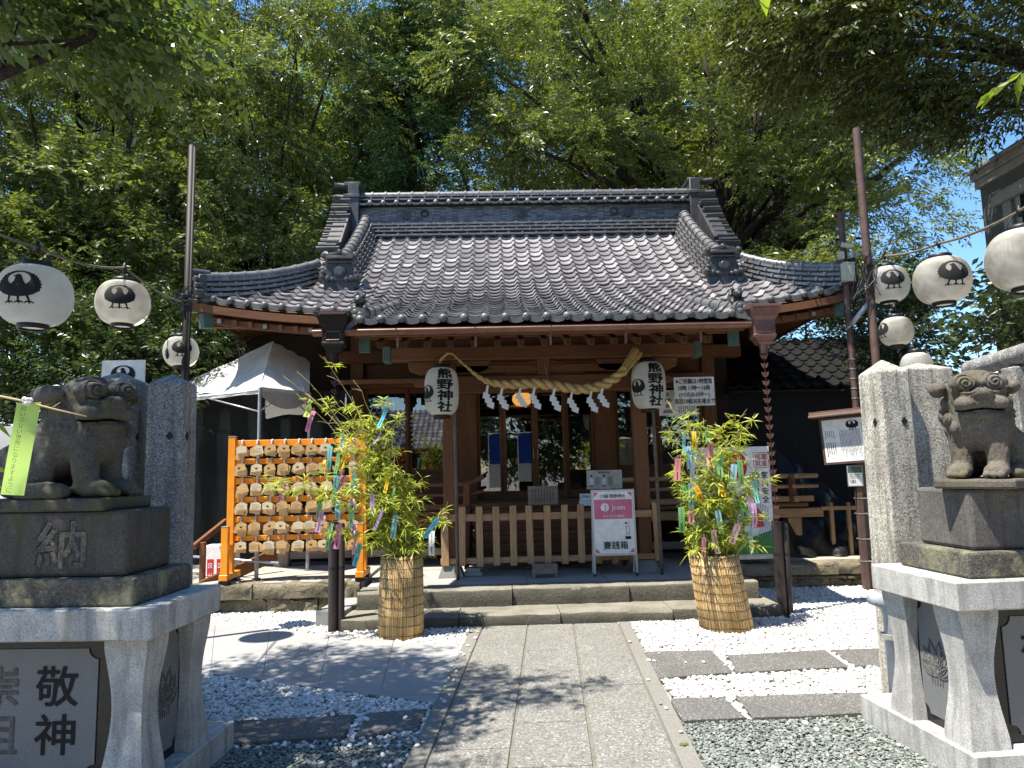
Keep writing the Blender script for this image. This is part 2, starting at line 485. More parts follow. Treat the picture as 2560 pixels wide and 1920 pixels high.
# ================================================================ the ground
def pip(poly, x, y):
    """vectorised point in polygon"""
    x = np.asarray(x); y = np.asarray(y); ins = np.zeros(x.shape, bool)
    n = len(poly)
    for i in range(n):
        x1, y1 = poly[i][0], poly[i][1]; x2, y2 = poly[(i + 1) % n][0], poly[(i + 1) % n][1]
        if y1 == y2: continue
        c = ((y1 > y) != (y2 > y)) & (x < (x2 - x1) * (y - y1) / (y2 - y1) + x1)
        ins ^= c
    return ins


g = MB()
gx = [-400, -60, -12, -6, 0, 6, 12, 60, 400]; gy = [-300, -40, -8, 0, 6, 12, 40, 120, 600]
g.grid([[(x, y, -0.03) for x in gx] for y in gy])
M['ground'] = mat('packed_gravel_earth', (0.30, 0.29, 0.27), (0.2, 0.19, 0.17), 3, 0.95, 0.5, bscale=30)
tag(g.build('ground', M['ground']), kind='structure')

# main paved path: three columns of rough slabs between two curbs, running a few degrees off the shrine's axis
def pxl(y): return -0.171 + 0.0735 * (y - 7.39)
def pxr(y): return 1.206 + 0.0755 * (y - 7.39)
PATH = [(pxl(-1) - .12, -1), (pxr(-1) + .12, -1), (pxr(7.45) + .13, 7.45), (pxl(7.45) - .12, 7.45)]
p = MB()
rg = random.Random(3)
for c in range(3):
    y = -1.0 - rg.random() * .5
    while y < 7.42:
        y2 = min(y + 0.62 + rg.random() * .32, 7.425)
        if y2 - y > .08:
            j = 0.006
            q = []
            for yy in (y + j, y2 - j):
                a, b = pxl(yy), pxr(yy)
                q.append((a + (b - a) * c / 3 + 0.010, a + (b - a) * (c + 1) / 3 - 0.010, yy))
            h = 0.018 + rg.random() * .003
            p.ext([(q[0][0], q[0][2], h), (q[0][1], q[0][2], h), (q[1][1], q[1][2], h), (q[1][0], q[1][2], h)], (0, 0, -.06))
        y = y2
tag(p.build('paved_path', M['gran_path'], bevel=0.004), kind='structure')
p = MB()
p.ext([(pxl(-1) - .002, -1, .010), (pxr(-1) + .002, -1, .010), (pxr(7.43) + .002, 7.43, .010), (pxl(7.43) - .002, 7.43, .010)], (0, 0, -.05))
M['mortar'] = mat('sandy_mortar', (0.17, 0.16, 0.13), (0.12, 0.11, 0.09), 12, 0.95)
tag(p.build('path_bedding', M['mortar']), kind='structure')
p = MB()
for f, s, a, b in ((pxl, -1, 0.112, 0.10), (pxr, 1, 0.11, 0.13)):
    y = -1
    while y < 7.42:
        y2 = min(y + 1.9, 7.44)
        w = 0.115
        p.ext([(f(y + .003) + s * .003, y + .003, .022), (f(y + .003) + s * w, y + .003, .022), (f(y2 - .003) + s * w, y2 - .003, .022), (f(y2 - .003) + s * .003, y2 - .003, .022)], (0, 0, -.08))
        y = y2
tag(p.build('path_kerb', M['curb'], bevel=0.004), kind='structure')

# smooth granite side path branching to the left
fa, fb = uZ(455, 1352), uZ(1003, 1400)
na, nb = uZ(445, 1457), uZ(965, 1527)
fd = (fa - fb); nd = (na - nb)
fa = fb + fd * 2.2; na = nb + nd * 2.2
SIDE = [(nb.x, nb.y), (fb.x, fb.y), (fa.x, fa.y), (na.x, na.y)]
p = MB()
def sp(u, v):
    a = Vector(nb) * (1 - v) + Vector(fb) * v; b = Vector(na) * (1 - v) + Vector(fa) * v
    q = a * (1 - u) + b * u
    return (q.x, q.y, 0.016)
vs = [0.0, 0.08, 0.40, 0.70, 1.0]
for k in range(4):
    nu = 9
    for i in range(nu):
        u0 = (i + (0.5 if k % 2 else 0)) / nu - (0.5 / nu if k % 2 else 0); u1 = u0 + 1 / nu
        if k == 0 and i % 2: continue
        if k == 0: u1 = u0 + 2 / nu
        e = .0004
        p.ext([sp(max(u0, 0) + e, vs[k] + .0018), sp(max(u0, 0) + e, vs[k + 1] - .0018), sp(min(u1, 1) - e, vs[k + 1] - .0018), sp(min(u1, 1) - e, vs[k] + .0018)], (0, 0, -.05))
tag(p.build('side_path', M['gran_smooth'], bevel=0.002), kind='structure')
p = MB(); p.ext([(x, y, .010) for x, y in SIDE], (0, 0, -.03)); tag(p.build('side_path_bedding', M['curb']), kind='structure')

# dark stepping slabs laid in the gravel, each a thing
SLABS = [
    ([(1388, 1408), (1540, 1405), (1582, 1452), (1424, 1464)], 'large dark stepping slab touching the path kerb in front of the tilted reed basket'),
    ([(1572, 1416), (1782, 1404), (1834, 1440), (1590, 1452)], 'long dark stepping slab behind, second from the path kerb on the sunlit gravel'),
    ([(1796, 1404), (2000, 1398), (2040, 1436), (1850, 1438)], 'dark stepping slab nearest the stone pedestal in the row below the reed basket'),
    ([(1448, 1509), (1564, 1505), (1612, 1550), (1476, 1556)], 'small dark stepping slab beside the kerb at the edge of green gravel'),
    ([(1586, 1505), (1868, 1496), (1960, 1536), (1626, 1550)], 'long dark stepping slab running up to the right stone pedestal base'),
    ([(430, 1562), (770, 1543), (745, 1590), (400, 1610)], 'long shaded stepping slab beside the left stone pedestal base'),
    ([(792, 1541), (922, 1531), (903, 1575), (768, 1590)], 'short shaded stepping slab next to the path kerb and white pebbles'),
]
slabpolys = []
for pts, lab in SLABS:
    q = [uZ(x, y, .02) for x, y in pts]
    slabpolys.append([(v.x, v.y) for v in q])
    p = MB()
    # rough sides: subdivide the outline and nudge it
    out = []
    for i in range(4):
        a, b = Vector(q[i]), Vector(q[(i + 1) % 4])
        for t in (0, .33, .66):
            v = a.lerp(b, t)
            out.append((v.x + rg.uniform(-.008, .008), v.y + rg.uniform(-.008, .008), .024))
    p.ext(out, (0, 0, -.07))
    tag(p.build('stepping_slab', M['slab'], bevel=0.006), lab, 'stepping stone', 'dark stepping slabs in the gravel')


# ---- pebbles: one object each for the white and the green gravel
def pebble_group(name, material, size, flat):
    ng = bpy.data.node_groups.new(name, 'GeometryNodeTree')
    ng.interface.new_socket('Geometry', in_out='INPUT', socket_type='NodeSocketGeometry')
    ng.interface.new_socket('Geometry', in_out='OUTPUT', socket_type='NodeSocketGeometry')
    N = ng.nodes; L = ng.links
    gi = N.new('NodeGroupInput'); go = N.new('NodeGroupOutput')
    ico = N.new('GeometryNodeMeshIcoSphere'); ico.inputs['Radius'].default_value = size; ico.inputs['Subdivisions'].default_value = 2
    tr = N.new('GeometryNodeTransform'); tr.inputs['Scale'].default_value = (1, .74, flat); L.new(ico.outputs[0], tr.inputs[0])
    ss = N.new('GeometryNodeSetShadeSmooth'); L.new(tr.outputs[0], ss.inputs[0])
    sm = N.new('GeometryNodeSetMaterial'); sm.inputs['Material'].default_value = material; L.new(ss.outputs[0], sm.inputs[0])
    ip = N.new('GeometryNodeInstanceOnPoints'); L.new(gi.outputs[0], ip.inputs['Points']); L.new(sm.outputs[0], ip.inputs['Instance'])
    rv = N.new('FunctionNodeRandomValue'); rv.data_type = 'FLOAT_VECTOR'
    rv.inputs[0].default_value = (-.45, -.45, 0); rv.inputs[1].default_value = (.45, .45, 6.283)
    L.new(rv.outputs[0], ip.inputs['Rotation'])
    rs = N.new('FunctionNodeRandomValue'); rs.data_type = 'FLOAT'
    rs.inputs[2].default_value = 0.6; rs.inputs[3].default_value = 1.45; rs.inputs['Seed'].default_value = 5
    L.new(rs.outputs[1], ip.inputs['Scale'])
    L.new(ip.outputs[0], go.inputs[0])
    return ng


def points_obj(name, P, ng):
    me = bpy.data.meshes.new(name)
    me.vertices.add(len(P)); me.vertices.foreach_set('co', np.asarray(P, np.float32).ravel())
    o = bpy.data.objects.new(name, me); COL.objects.link(o)
    md = o.modifiers.new('pebbles', 'NODES'); md.node_group = ng
    return o


M['pebw'] = mat_rand('white_pebble', [(0, (0.30, 0.28, 0.24)), (0.12, (0.46, 0.44, 0.41)), (0.5, (0.57, 0.555, 0.53)), (0.94, (0.68, 0.665, 0.64)), (1, (0.22, 0.20, 0.17))], 0.75, 0.2)
M['pebg'] = mat_rand('green_grey_chip', [(0, (0.085, 0.098, 0.086)), (0.4, (0.15, 0.168, 0.15)), (0.8, (0.21, 0.228, 0.205)), (0.97, (0.30, 0.305, 0.28)), (1, (0.18, 0.11, 0.08))], 0.8, 0.2)
nr = np.random.default_rng(11)
STEPS = [(-1.75, 7.40), (3.05, 7.52), (3.05, 9.3), (-1.75, 9.3)]
PEDL = [(-4, 3.0), (-1.60, 3.0), (-1.60, 4.43), (-4, 4.43)]
PEDR = [(2.27, 3.3), (5, 3.3), (5, 4.63), (2.27, 4.63)]
lim = [(uZ(1450, 1506).y + uZ(1480, 1556).y) / 2, (uZ(430, 1562).y + uZ(745, 1590).y) / 2]
def scatter(x0, x1, y0, y1, dens, jit=True):
    n = int((x1 - x0) * (y1 - y0) * dens)
    x = nr.uniform(x0, x1, n); y = nr.uniform(y0, y1, n)
    bad = np.zeros(n, bool)
    for poly in [PATH, SIDE, STEPS, PEDL, PEDR] + slabpolys: bad |= pip(poly, x, y)
    return x[~bad], y[~bad]
yl_r = uZ(1612, 1552).y - .02          # boundary white / green on the right
yl_l = uZ(600, 1598).y - .02
xs, ys, zs = [], [], []
for (x0, x1, y0, y1) in ((1.2, 5.6, yl_r, 9.25), (-6.0, -0.1, yl_l, 9.15)):
    x, y = scatter(x0, x1, y0, y1, 3300); xs.append(x); ys.append(y); zs.append(nr.uniform(-.016, .012, len(x)))
# stray white pebbles on the green chips, more of them by the kerbs
x, y = scatter(1.0, 2.3, 3.6, yl_r, 20); xs.append(x); ys.append(y); zs.append(np.full(len(x), .004))
x, y = scatter(-1.7, -0.3, 3.6, yl_l, 150); k = nr.random(len(x)) < np.clip(1.0 - (pxl(y) - .1 - x) / 0.9, .12, 1); xs.append(x[k]); ys.append(y[k]); zs.append(np.full(k.sum(), .004))
x, y = scatter(-1.7, -0.3, yl_l - .12, yl_l, 500); xs.append(x); ys.append(y); zs.append(np.full(len(x), .002))
# a few pebbles kicked onto the slabs and the path edges
nx, ny = nr.uniform(-1.8, 4.5, 900), nr.uniform(4.0, 7.3, 900); on = np.zeros(900, bool)
for poly in slabpolys: on |= pip(poly, nx, ny)
on &= nr.random(900) < .22
xs.append(nx[on]); ys.append(ny[on]); zs.append(np.full(on.sum(), .032))
ky = nr.uniform(4.2, 7.2, 26); ks = nr.random(26) < .5; xs.append(np.where(ks, pxl(ky) - nr.uniform(.0, .10, 26), pxr(ky) + nr.uniform(.02, .11, 26))); ys.append(ky); zs.append(np.full(26, .031))
Pw = np.stack([np.concatenate(xs), np.concatenate(ys), np.concatenate(zs)], 1)
o = points_obj('white_gravel', Pw, pebble_group('white_pebbles', M['pebw'], 0.0155, 0.62)); tag(o, kind='stuff')
xs, ys = [], []
for (x0, x1, y0, y1) in ((0.9, 2.4, 3.2, yl_r + .03), (-1.75, -0.3, 3.2, yl_l + .03)):
    x, y = scatter(x0, x1, y0, y1, 9500); xs.append(x); ys.append(y)
xs = np.concatenate(xs); ys = np.concatenate(ys)
o = points_obj('green_gravel', np.stack([xs, ys, nr.uniform(-.02, .004, len(xs))], 1), pebble_group('green_chips', M['pebg'], 0.0105, 0.42)); tag(o, kind='stuff')
# ================================================================ stone steps and the low platform of the shrine
def rough_block(mb, x0, x1, y0, y1, z0, z1, n=10, amp=.006, seed=0):
    """a stone block whose long front edge is slightly worn"""
    r = random.Random(seed)
    prof = [(y0 + .004, z0), (y0, z0 + (z1 - z0) * .5), (y0 + .003, z1 - .03), (y0 + .014, z1 - .010), (y0 + .035, z1), (y1, z1), (y1, z0)]
    rows = []
    for i in range(n + 1):
        x = x0 + (x1 - x0) * i / n
        rows.append([(x, a + r.uniform(-amp, amp) * (1 if k < 5 else 0), b + r.uniform(-amp, amp) * (1 if 1 < k < 5 else 0)) for k, (a, b) in enumerate(prof)])
    mb.grid(rows, 0, True)
    k = len(prof); o = len(mb.v) - k * (n + 1)
    mb.f.append(tuple(o + i for i in range(k))); mb.m.append(0)
    mb.f.append(tuple(o + n * k + i for i in reversed(range(k)))); mb.m.append(0)


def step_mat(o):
    # upright faces get their shade as a darker weathered stone colour, treads stay pale
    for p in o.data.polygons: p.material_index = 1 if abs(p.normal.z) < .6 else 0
t = thing('stone_steps', 'two worn stone steps in front of the shrine at the end of the path', 'steps', (0.65, 7.5, 0))
for xa, xb, sd in ((-1.60, -.42, 1), (-.412, .62, 2), (.628, 1.78, 3), (1.788, 2.93, 4)):
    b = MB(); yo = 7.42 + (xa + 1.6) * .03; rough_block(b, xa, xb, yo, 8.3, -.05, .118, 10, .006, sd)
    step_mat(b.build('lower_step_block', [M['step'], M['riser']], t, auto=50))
for xa, xb, sd in ((-1.53, .14, 5), (.15, 1.42, 6), (1.43, 2.86, 7)):
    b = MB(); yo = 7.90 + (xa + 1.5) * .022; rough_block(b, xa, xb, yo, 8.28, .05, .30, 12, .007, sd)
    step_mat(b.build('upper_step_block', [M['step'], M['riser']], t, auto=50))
b = MB()
for i, (xa, xb) in enumerate(((-1.5, -.5), (-.495, .33), (.335, 1.25), (1.255, 2.0), (2.005, 2.84))): b.box(xa, xb, 8.285, 9.06, .05, .297)
b.build('landing', M['gran_smooth'], t, bevel=.006)
# granite edging strip left of the steps
b = MB(); a, c = uZ(690, 1332, .0), uZ(760, 1290, .0)
b.ext([(-1.93, 7.72, .16), (-1.62, 7.72, .16), (-1.45, 9.0, .16), (-1.76, 9.0, .16)], (0, 0, -.2))
tag(b.build('edging_block', M['gran_smooth'], bevel=.008), 'grey granite edging block beside the left end of the steps', 'stone block')
# low stone platform under the whole shrine
t = thing('stone_platform', 'low buff stone platform wall that carries the shrine hall', 'platform wall', (0.6, 9.1, 0))
r = random.Random(5)
def pwall(x0, x1, y0, courses):
    for z0, z1, wmin, wmax, off in courses:
        x = x0
        while x < x1 - .05:
            x2 = min(x + r.uniform(wmin, wmax), x1)
            b = MB(); rough_block(b, x, x2 - .012, y0 + off + r.uniform(0, .05), y0 + .5, z0, z1 - .006, 9, .030 if z0 < 0 else .018, r.randrange(999))
            b.build('wall_stone', M['wallstone'], t, auto=55)
            x = x2
pwall(-3.75, -1.6, 8.46, ((-.05, .155, .35, .62, .06), (.165, .335, .55, .95, 0)))
pwall(2.95, 5.2, 9.13, ((-.05, .105, .4, .8, .05), (.112, .165, 1.0, 1.5, .02), (.17, .30, .9, 1.6, 0)))
b = MB(); b.box(-4.4, 5.2, 9.58, 15, -.05, .296); b.box(-1.585, 2.935, 9.07, 9.575, -.05, .292); b.box(-3.72, -1.59, 8.6, 9.62, 0.0, .331); b.box(-4.4, -1.58, 9.625, 10.7, 0, .333); b.box(2.96, 5.16, 9.26, 9.57, 0, .294)
M['deck'] = mat_stone('pale_platform_paving', (0.36, 0.335, 0.29), (0.25, 0.23, 0.2), (0.45, 0.43, 0.38), 150, (0.2, 0.18, 0.14), 0.4, None, 0.9, 0.3, 40)
b.build('platform_top', M['deck'], t)
# ================================================================ the shrine hall
XC = 0.62
HALL = thing('shrine_hall', 'wooden shrine hall with a silver grey tiled hip and gable roof', 'shrine', (XC, 9.0, 0.35))
PR = np.array([(7.55, 3.205), (7.6, 3.22), (8.4, 3.49), (9.2, 3.80), (10.1, 4.24), (11.0, 4.86), (11.8, 5.52), (12.0, 5.70)])
_yy = np.linspace(7.55, 12, 180)
_zz = np.interp(_yy, PR[:, 0], PR[:, 1])
_k = np.ones(25) / 25
_zz = np.convolve(np.pad(_zz, 12, mode='reflect', reflect_type='odd'), _k, 'valid')
def zc(y): return float(np.interp(y, _yy, _zz))
KL, KR = -1.47, 2.72
HL, HR = -3.97, 4.87
def sst(t): t = max(0, min(1, t)); return t * t * (3 - 2 * t)
def hipx(y, side):
    t = max(0, min(1, (y - 9.2) / 1.35))
    return (HL + (-2.4 - HL) * t) if side < 0 else (HR + (3.64 - HR) * t)
def zs(x, y):
    z = zc(y)
    d = (KL - x) if x < KL else (x - KR if x > KR else 0)
    if d > 0:
        f = max(0, 1 - (y - 9.2) / 1.4)
        z -= 0.14 * f * sst(d / .35)
        L = (XC - HL) if x < XC else (HR - XC)
        e = max(0, (abs(x - XC) - 2.0) / (L - 2.0))
        z += 0.25 * e * e * f
    return z
TW = 0.225
def prof(u):
    if u < .66: return -.018 * sin(pi * u / .66)
    return .044 * sin(pi * (u - .66) / .34)
US = [0, .12, .33, .54, .66, .74, .83, .92, 1.0]
ys = [7.58]
while ys[-1] < 11.86:
    y = ys[-1]; s = (zc(y + .05) - zc(y)) / .05
    ys.append(y + .198 / sqrt(1 + s * s))
rt = MB(); rr = random.Random(9)
ROWS = len(ys) - 1
main0 = min(range(len(ys)), key=lambda i: abs(ys[i] - 9.2))
for j in range(ROWS):
    y0, y1 = ys[j], ys[j + 1] + .05
    eave_l = j == main0
    for c in range(-22, 22):
        x0 = XC + c * TW; xm = x0 + TW / 2
        ink = KL - .05 < xm < KR + .05
        if j < main0 and not ink: continue
        if j >= main0:
            if y0 < 10.5:
                if xm < hipx(y0, -1) - .02 or xm > hipx(y0, 1) + .02: continue
            elif xm < -2.72 or xm > 3.96: continue
        e = (j == 0) or (eave_l and not ink)
        lip = .015 if not e else .072
        jz = rr.uniform(-.003, .003); jx = rr.uniform(-.003, .003); jy = rr.uniform(-.006, .006)
        up, lo, dn, un = [], [], [], []
        for u in US:
            x = x0 + u * (TW + .006) + jx; h = prof(u) + jz
            up.append((x, y1, zs(x, y1) + h)); lo.append((x, y0 + jy, zs(x, y0) + h + .043)); dn.append((x, y0 + jy + .002, zs(x, y0) + h + .043 - lip)); un.append((x, y0 + jy + .10, zs(x, y0) + h + (.043 - lip) * .9))
        o = len(rt.v); n = len(US)
        rt.v.extend(un + dn + lo + up)
        for k in range(1 if e else 0, 3):
            for i in range(n - 1):
                rt.f.append((o + k * n + i, o + k * n + i + 1, o + (k + 1) * n + i + 1, o + (k + 1) * n + i)); rt.m.append(1 if e and k == 1 else 0)
        if e:
            xx = x0 + .83 * TW
            rt.ball((xx, y0 - .008, zs(xx, y0) + .018), (.047, .034, .047), 12, 8, 1)
roof = rt.build('roof', [M['tile'], M['tile_eave']], HALL, auto=42)
# tile bedding under the courses, hip sides and the rear slope
b = MB()
Y9 = [9.25 + i * .25 for i in range(12)]
for side in (-1, 1):
    rows = []
    for i in range(8):
        y = 9.2 + 1.35 * i / 7
        xh = hipx(y, side); rows.append([(xh, y, zs(xh, y) - .01), (xh, 14.8 - (y - 9.2), zs(xh, y) - .01)])
    b.grid(rows)
rows = []
for i in range(10):
    t = i / 9; y = 12 - (12 - 9.2) * t
    hl, hr = (hipx(y, -1), hipx(y, 1)) if y < 10.5 else (-2.7, 3.94)
    rows.append([(hl, 24 - y, zc(y)), (hr, 24 - y, zc(y))])
b.grid(rows)
b.build('rear_roof', M['tile'], HALL)
b = MB()
rows = []
for i in range(16):
    y = 7.62 + (9.25 - 7.62) * i / 15
    rows.append([(x, y, zc(y) - .045) for x in (KL - .04, .6, KR + .04)])
b.grid(rows)
rows = []
for i in range(12):
    y = 9.24 + (11.95 - 9.24) * i / 11
    xl, xr = (hipx(y, -1), hipx(y, 1)) if y < 10.5 else (-2.68, 3.92)
    rows.append([(xl + (xr - xl) * k / 30, y, zs(xl + (xr - xl) * k / 30, y) - .05) for k in range(31)])
b.grid(rows)
b.build('roof_boarding', M['wood_y'], HALL)


def noshi(mb, pts, wd, z_lo, z_hi, layers, taper=.02, seg=.21, r=None, cap=.06, m=0, capm=0, capseg=.20):
    """a built-up tile ridge along pts (top of the bedding), layer over layer, crowned with half-round tiles"""
    pts = [Vector(p) for p in pts]
    L = [0]
    for i in range(1, len(pts)): L.append(L[-1] + (pts[i] - pts[i - 1]).length)
    def at(d):
        d = max(0, min(L[-1], d))
        for i in range(1, len(pts)):
            if d <= L[i] + 1e-9:
                t = (d - L[i - 1]) / (L[i] - L[i - 1]); return pts[i - 1].lerp(pts[i], t)
        return pts[-1]
    lh = (z_hi - z_lo) / layers
    for k in range(layers):
        h = z_lo + lh * (k + .5); d = -seg * (.5 if k % 2 else 0); w = wd - taper * k * 2
        while d < L[-1] - .02:
            a, c = at(max(0, d)), at(min(L[-1], d + seg - .008))
            if (c - a).length > .02:
                mb.bar(a + Vector((0, 0, h)), c + Vector((0, 0, h)), w, lh * .50, m=m)
                e = (c - a).normalized()
                mb.bar(c - e * .022 + Vector((0, 0, h + .004)), c + e * .010 + Vector((0, 0, h + .004)), w + .03, lh * .72, m=m)
            d += seg
        a = at(0) + Vector((0, 0, h)); 
    # dark core so no daylight shows between the layers
    for i in range(1, len(pts)):
        mb.bar(pts[i - 1] + Vector((0, 0, (z_lo + z_hi) / 2)), pts[i] + Vector((0, 0, (z_lo + z_hi) / 2)), wd - taper * layers * 2 - .02, z_hi - z_lo, m=1)
    d = 0
    n = max(1, round(L[-1] / capseg))
    for i in range(n):
        a, c = at(L[-1] * i / n), at(L[-1] * (i + 1) / n)
        up = Vector((0, 0, z_hi + cap * .25))
        mb.tube([a + up, c + up], [cap, cap * .94], 12, capm)
        e = (c - a).normalized()
        mb.tube([a + up - e * .014, a + up + e * .016], cap * 1.16, 12, capm)


TM = [M['ridge_tile'], M['tiledark']]
# main ridge
b = MB()
for k, (yo, z0) in enumerate(((.30, 5.56), (.27, 5.64), (.24, 5.71), (.21, 5.78))):
    x = -2.28 - (.1 if k % 2 else 0)
    while x < 3.44:
        b.box(max(-2.28, x), min(3.46, x + .205), 12 - yo, 12 + yo, z0, z0 + .028)
        b.box(x + .205, min(3.47, x + .235), 12 - yo - .012, 12 + yo + .012, z0 - .004, z0 + .044)
        x += .235
b.box(-2.28, 3.46, 11.82, 12.18, 5.5, 5.83, 1)
for k, (yo, z0) in enumerate(((.19, 6.235), (.165, 6.30))):
    x = -2.28 - (.1 if k % 2 else 0)
    while x < 3.44:
        b.box(max(-2.28, x), min(3.46, x + .205), 12 - yo, 12 + yo, z0, z0 + .024)
        b.box(x + .205, min(3.47, x + .23), 12 - yo - .01, 12 + yo + .01, z0 - .004, z0 + .048)
        x += .23
b.box(-2.28, 3.46, 11.9, 12.1, 6.1, 6.36, 1)
n = 25
for i in range(n):
    x0 = -2.3 + 5.78 * i / n; x1 = -2.3 + 5.78 * (i + 1) / n
    b.tube([(x0, 12, 6.365), (x1, 12, 6.365)], .075, 12); b.tube([(x0 - .012, 12, 6.365), (x0 + .018, 12, 6.365)], .09, 12)
# scalloped course with round bosses under the cap
x = -2.26
while x < 3.4:
    rows = []
    for yo, dz in ((.235, -.035), (.24, 0), (.12, .035)):
        rows.append([(x + TW * u, 12 - yo, 6.175 + dz + prof(u) * .9) for u in US])
    b.grid(rows); b.ball((x + TW * .83, 12 - .245, 6.165), (.045, .03, .045), 12, 8)
    x += TW
ridge = b.build('ridge', TM, HALL, auto=40)
m_, n_, l_, b_ = nodes('thin_ridge_tiles')
v = _map(n_, l_)
br = n_.new('ShaderNodeTexBrick'); br.inputs['Scale'].default_value = 1.0
sx = n_.new('ShaderNodeSeparateXYZ'); cx = n_.new('ShaderNodeCombineXYZ'); l_.new(v, sx.inputs[0]); l_.new(sx.outputs[0], cx.inputs[0]); l_.new(sx.outputs[2], cx.inputs[1]); l_.new(cx.outputs[0], br.inputs['Vector'])
br.inputs['Color1'].default_value = (.17, .172, .178, 1); br.inputs['Color2'].default_value = (.035, .036, .04, 1); br.inputs['Mortar'].default_value = (.02, .02, .02, 1)
br.inputs['Mortar Size'].default_value = .0035; br.inputs['Brick Width'].default_value = .15; br.inputs['Row Height'].default_value = .026; br.offset = .37; br.squash = .7
l_.new(br.outputs['Color'], b_.inputs['Base Color']); b_.inputs['Roughness'].default_value = .5
_bump(n_, l_, br.outputs['Fac'], b_, -.5, .01)
M['thin'] = m_
b = MB(); b.box(-2.27, 3.45, 11.87, 12.13, 5.83, 6.12); b.build('tile_wall', M['thin'], ridge)
for x in (-1.47, .53, 2.38):
    b = MB(); b.tube([(x, 11.885, 5.98), (x, 11.845, 5.98)], .088, 24); b.tube([(x, 11.85, 5.98), (x, 11.838, 5.98)], .074, 24)
    for a in range(3):
        b.ball((x + .034 * cos(a * 2.09 + .5), 11.838, 5.98 + .034 * sin(a * 2.09 + .5)), (.03, .008, .03), 10, 6)
    b.build('crest_disc', M['tiledark'], ridge, auto=40)
for x in (-1.15, 2.13):
    b = MB(); b.tube([(x + .062 * sin(a * pi / 10), 11.85 - .014 * (1 - cos(a * pi / 10)), 5.99 + .062 * cos(a * pi / 10)) for a in range(21)], .011, 8, cap=False)
    b.build('iron_ring', M['black'], ridge, smooth=True)
for s in (-1, 1):
    f = (lambda x: x) if s < 0 else (lambda x: 1.18 - x + .0)
    b = MB()
    # ridge-end ornament and the stepped verge beside it
    a0, a1 = sorted((f(-2.44), f(-2.26))); b.box(a0, a1, 11.72, 12.28, 5.45, 6.52)
    a0, a1 = sorted((f(-2.52), f(-2.24))); b.box(a0, a1, 11.76, 12.24, 6.48, 6.55); b.box(a0, a1, 11.70, 12.3, 6.25, 6.31)
    b.ext([(f(-2.47), 11.72, 6.31), (f(-2.47), 12.28, 6.31), (f(-2.47), 12, 6.47)], (s * .02, 0, 0))
    b.tube([(f(-2.3), 11.95, 6.52), (f(-2.72), 11.92, 6.545)], [.05, .058], 12)
    for yy, zz in ((11.7, 6.26), (11.7, 5.98)): b.tube([(f(-2.45), yy + .06, zz), (f(-2.70), yy + .04, zz)], .05, 10)
    b.build('ridge_end_ornament', M['tiledark'], ridge, bevel=.008, auto=40)
    b = MB()
    for i in range(9):
        t = i / 8; y = 11.80 - .88 * t; z = 6.22 - 1.12 * t + .10 * sin(t * pi) * -1
        xo = .0 + .05 * t
        b.obox((f(-2.545 - xo * .6), y, z), (.155 + .03 * t, 0, 0), (0, .085, .03), (0, -.012, .034))
        b.tube([(f(-2.40 - xo * .6), y - .07, z + .03), (f(-2.69 - xo * .6), y - .07, z + .035)], .028, 10)
    b.obox((f(-2.50), 11.45, 5.55), (.12, 0, 0), (0, .42, .44), (0, -.1, .1), 0)
    b.build('verge_tiles', M['tiledark'], HALL, bevel=.006)
    # descending ridge with its carved end tile
    b = MB()
    kp = [(f(-2.14), 11.72, 5.46), (f(-2.15), 11.4, 5.18), (f(-2.17), 11.0, 4.86), (f(-2.19), 10.6, 4.57), (f(-2.21), 10.22, 4.35)]
    noshi(b, kp, .40, -.02, .36, 5, .022, .20, cap=.082, capseg=.19)
    dr = b.build('descending_ridge', TM, HALL, auto=40)
    b = MB(); cx0 = f(-2.2)
    b.ext([(cx0 - .22, 10.12, 4.06), (cx0 + .20, 10.12, 4.06), (cx0 + .215, 10.12, 4.33), (cx0 - .235, 10.12, 4.33)], (0, -.10, 0))
    b.ext([(cx0 - .27, 10.1, 4.33), (cx0 + .27, 10.1, 4.33), (cx0 + .20, 10.1, 4.50), (cx0 + .165, 10.1, 4.66), (cx0 - .165, 10.1, 4.66), (cx0 - .20, 10.1, 4.50)], (0, -.09, 0))
    b.obox((cx0, 10.05, 4.665), (.2, 0, 0), (0, .09, 0), (0, 0, .022)); b.obox((cx0, 10.05, 4.60), (.185, 0, 0), (0, .08, 0), (0, 0, .012))
    b.tube([(cx0, 10.02, 4.47), (cx0, 9.985, 4.47)], .085, 20); b.tube([(cx0, 9.99, 4.47), (cx0, 9.975, 4.47)], .06, 20)
    for q in (-1, 1):
        for (dx, dz, r) in ((.25, .385, .05), (.17, .36, .04), (.235, .45, .034), (.10, .345, .03)):
            b.tube([(cx0 + q * dx, 10.06, 4.0 + dz), (cx0 + q * dx, 9.975, 4.0 + dz)], r, 14); b.tube([(cx0 + q * dx, 9.99, 4.0 + dz), (cx0 + q * dx, 9.96, 4.0 + dz)], r * .5, 10)
    for dx, dz in ((-.23, .70), (0, .745), (.23, .70)):
        b.tube([(cx0 + dx * .8, 10.25, 4.02 + dz), (cx0 + dx, 9.98, 4.0 + dz)], .045, 12); b.tube([(cx0 + dx, 9.985, 4.0 + dz), (cx0 + dx, 9.968, 4.0 + dz)], .025, 10)
        if dx: b.obox((cx0 + dx * .5, 10.06, 4.715), (.1, 0, .02 * (-1 if dx > 0 else 1)), (0, .08, 0), (0, 0, .025))
    b.build('ridge_end_tile', M['tiledark'], dr, bevel=.006, auto=40)
    # corner ridge
    b = MB()
    C0 = HL if s < 0 else HR
    cp_ = []
    for i in range(9):
        t = i / 8; y = 10.36 - (10.36 - 9.28) * t; x = hipx(y, s) + (-s) * (.02)
        cp_.append((x, y, zs(x, y) + .005))
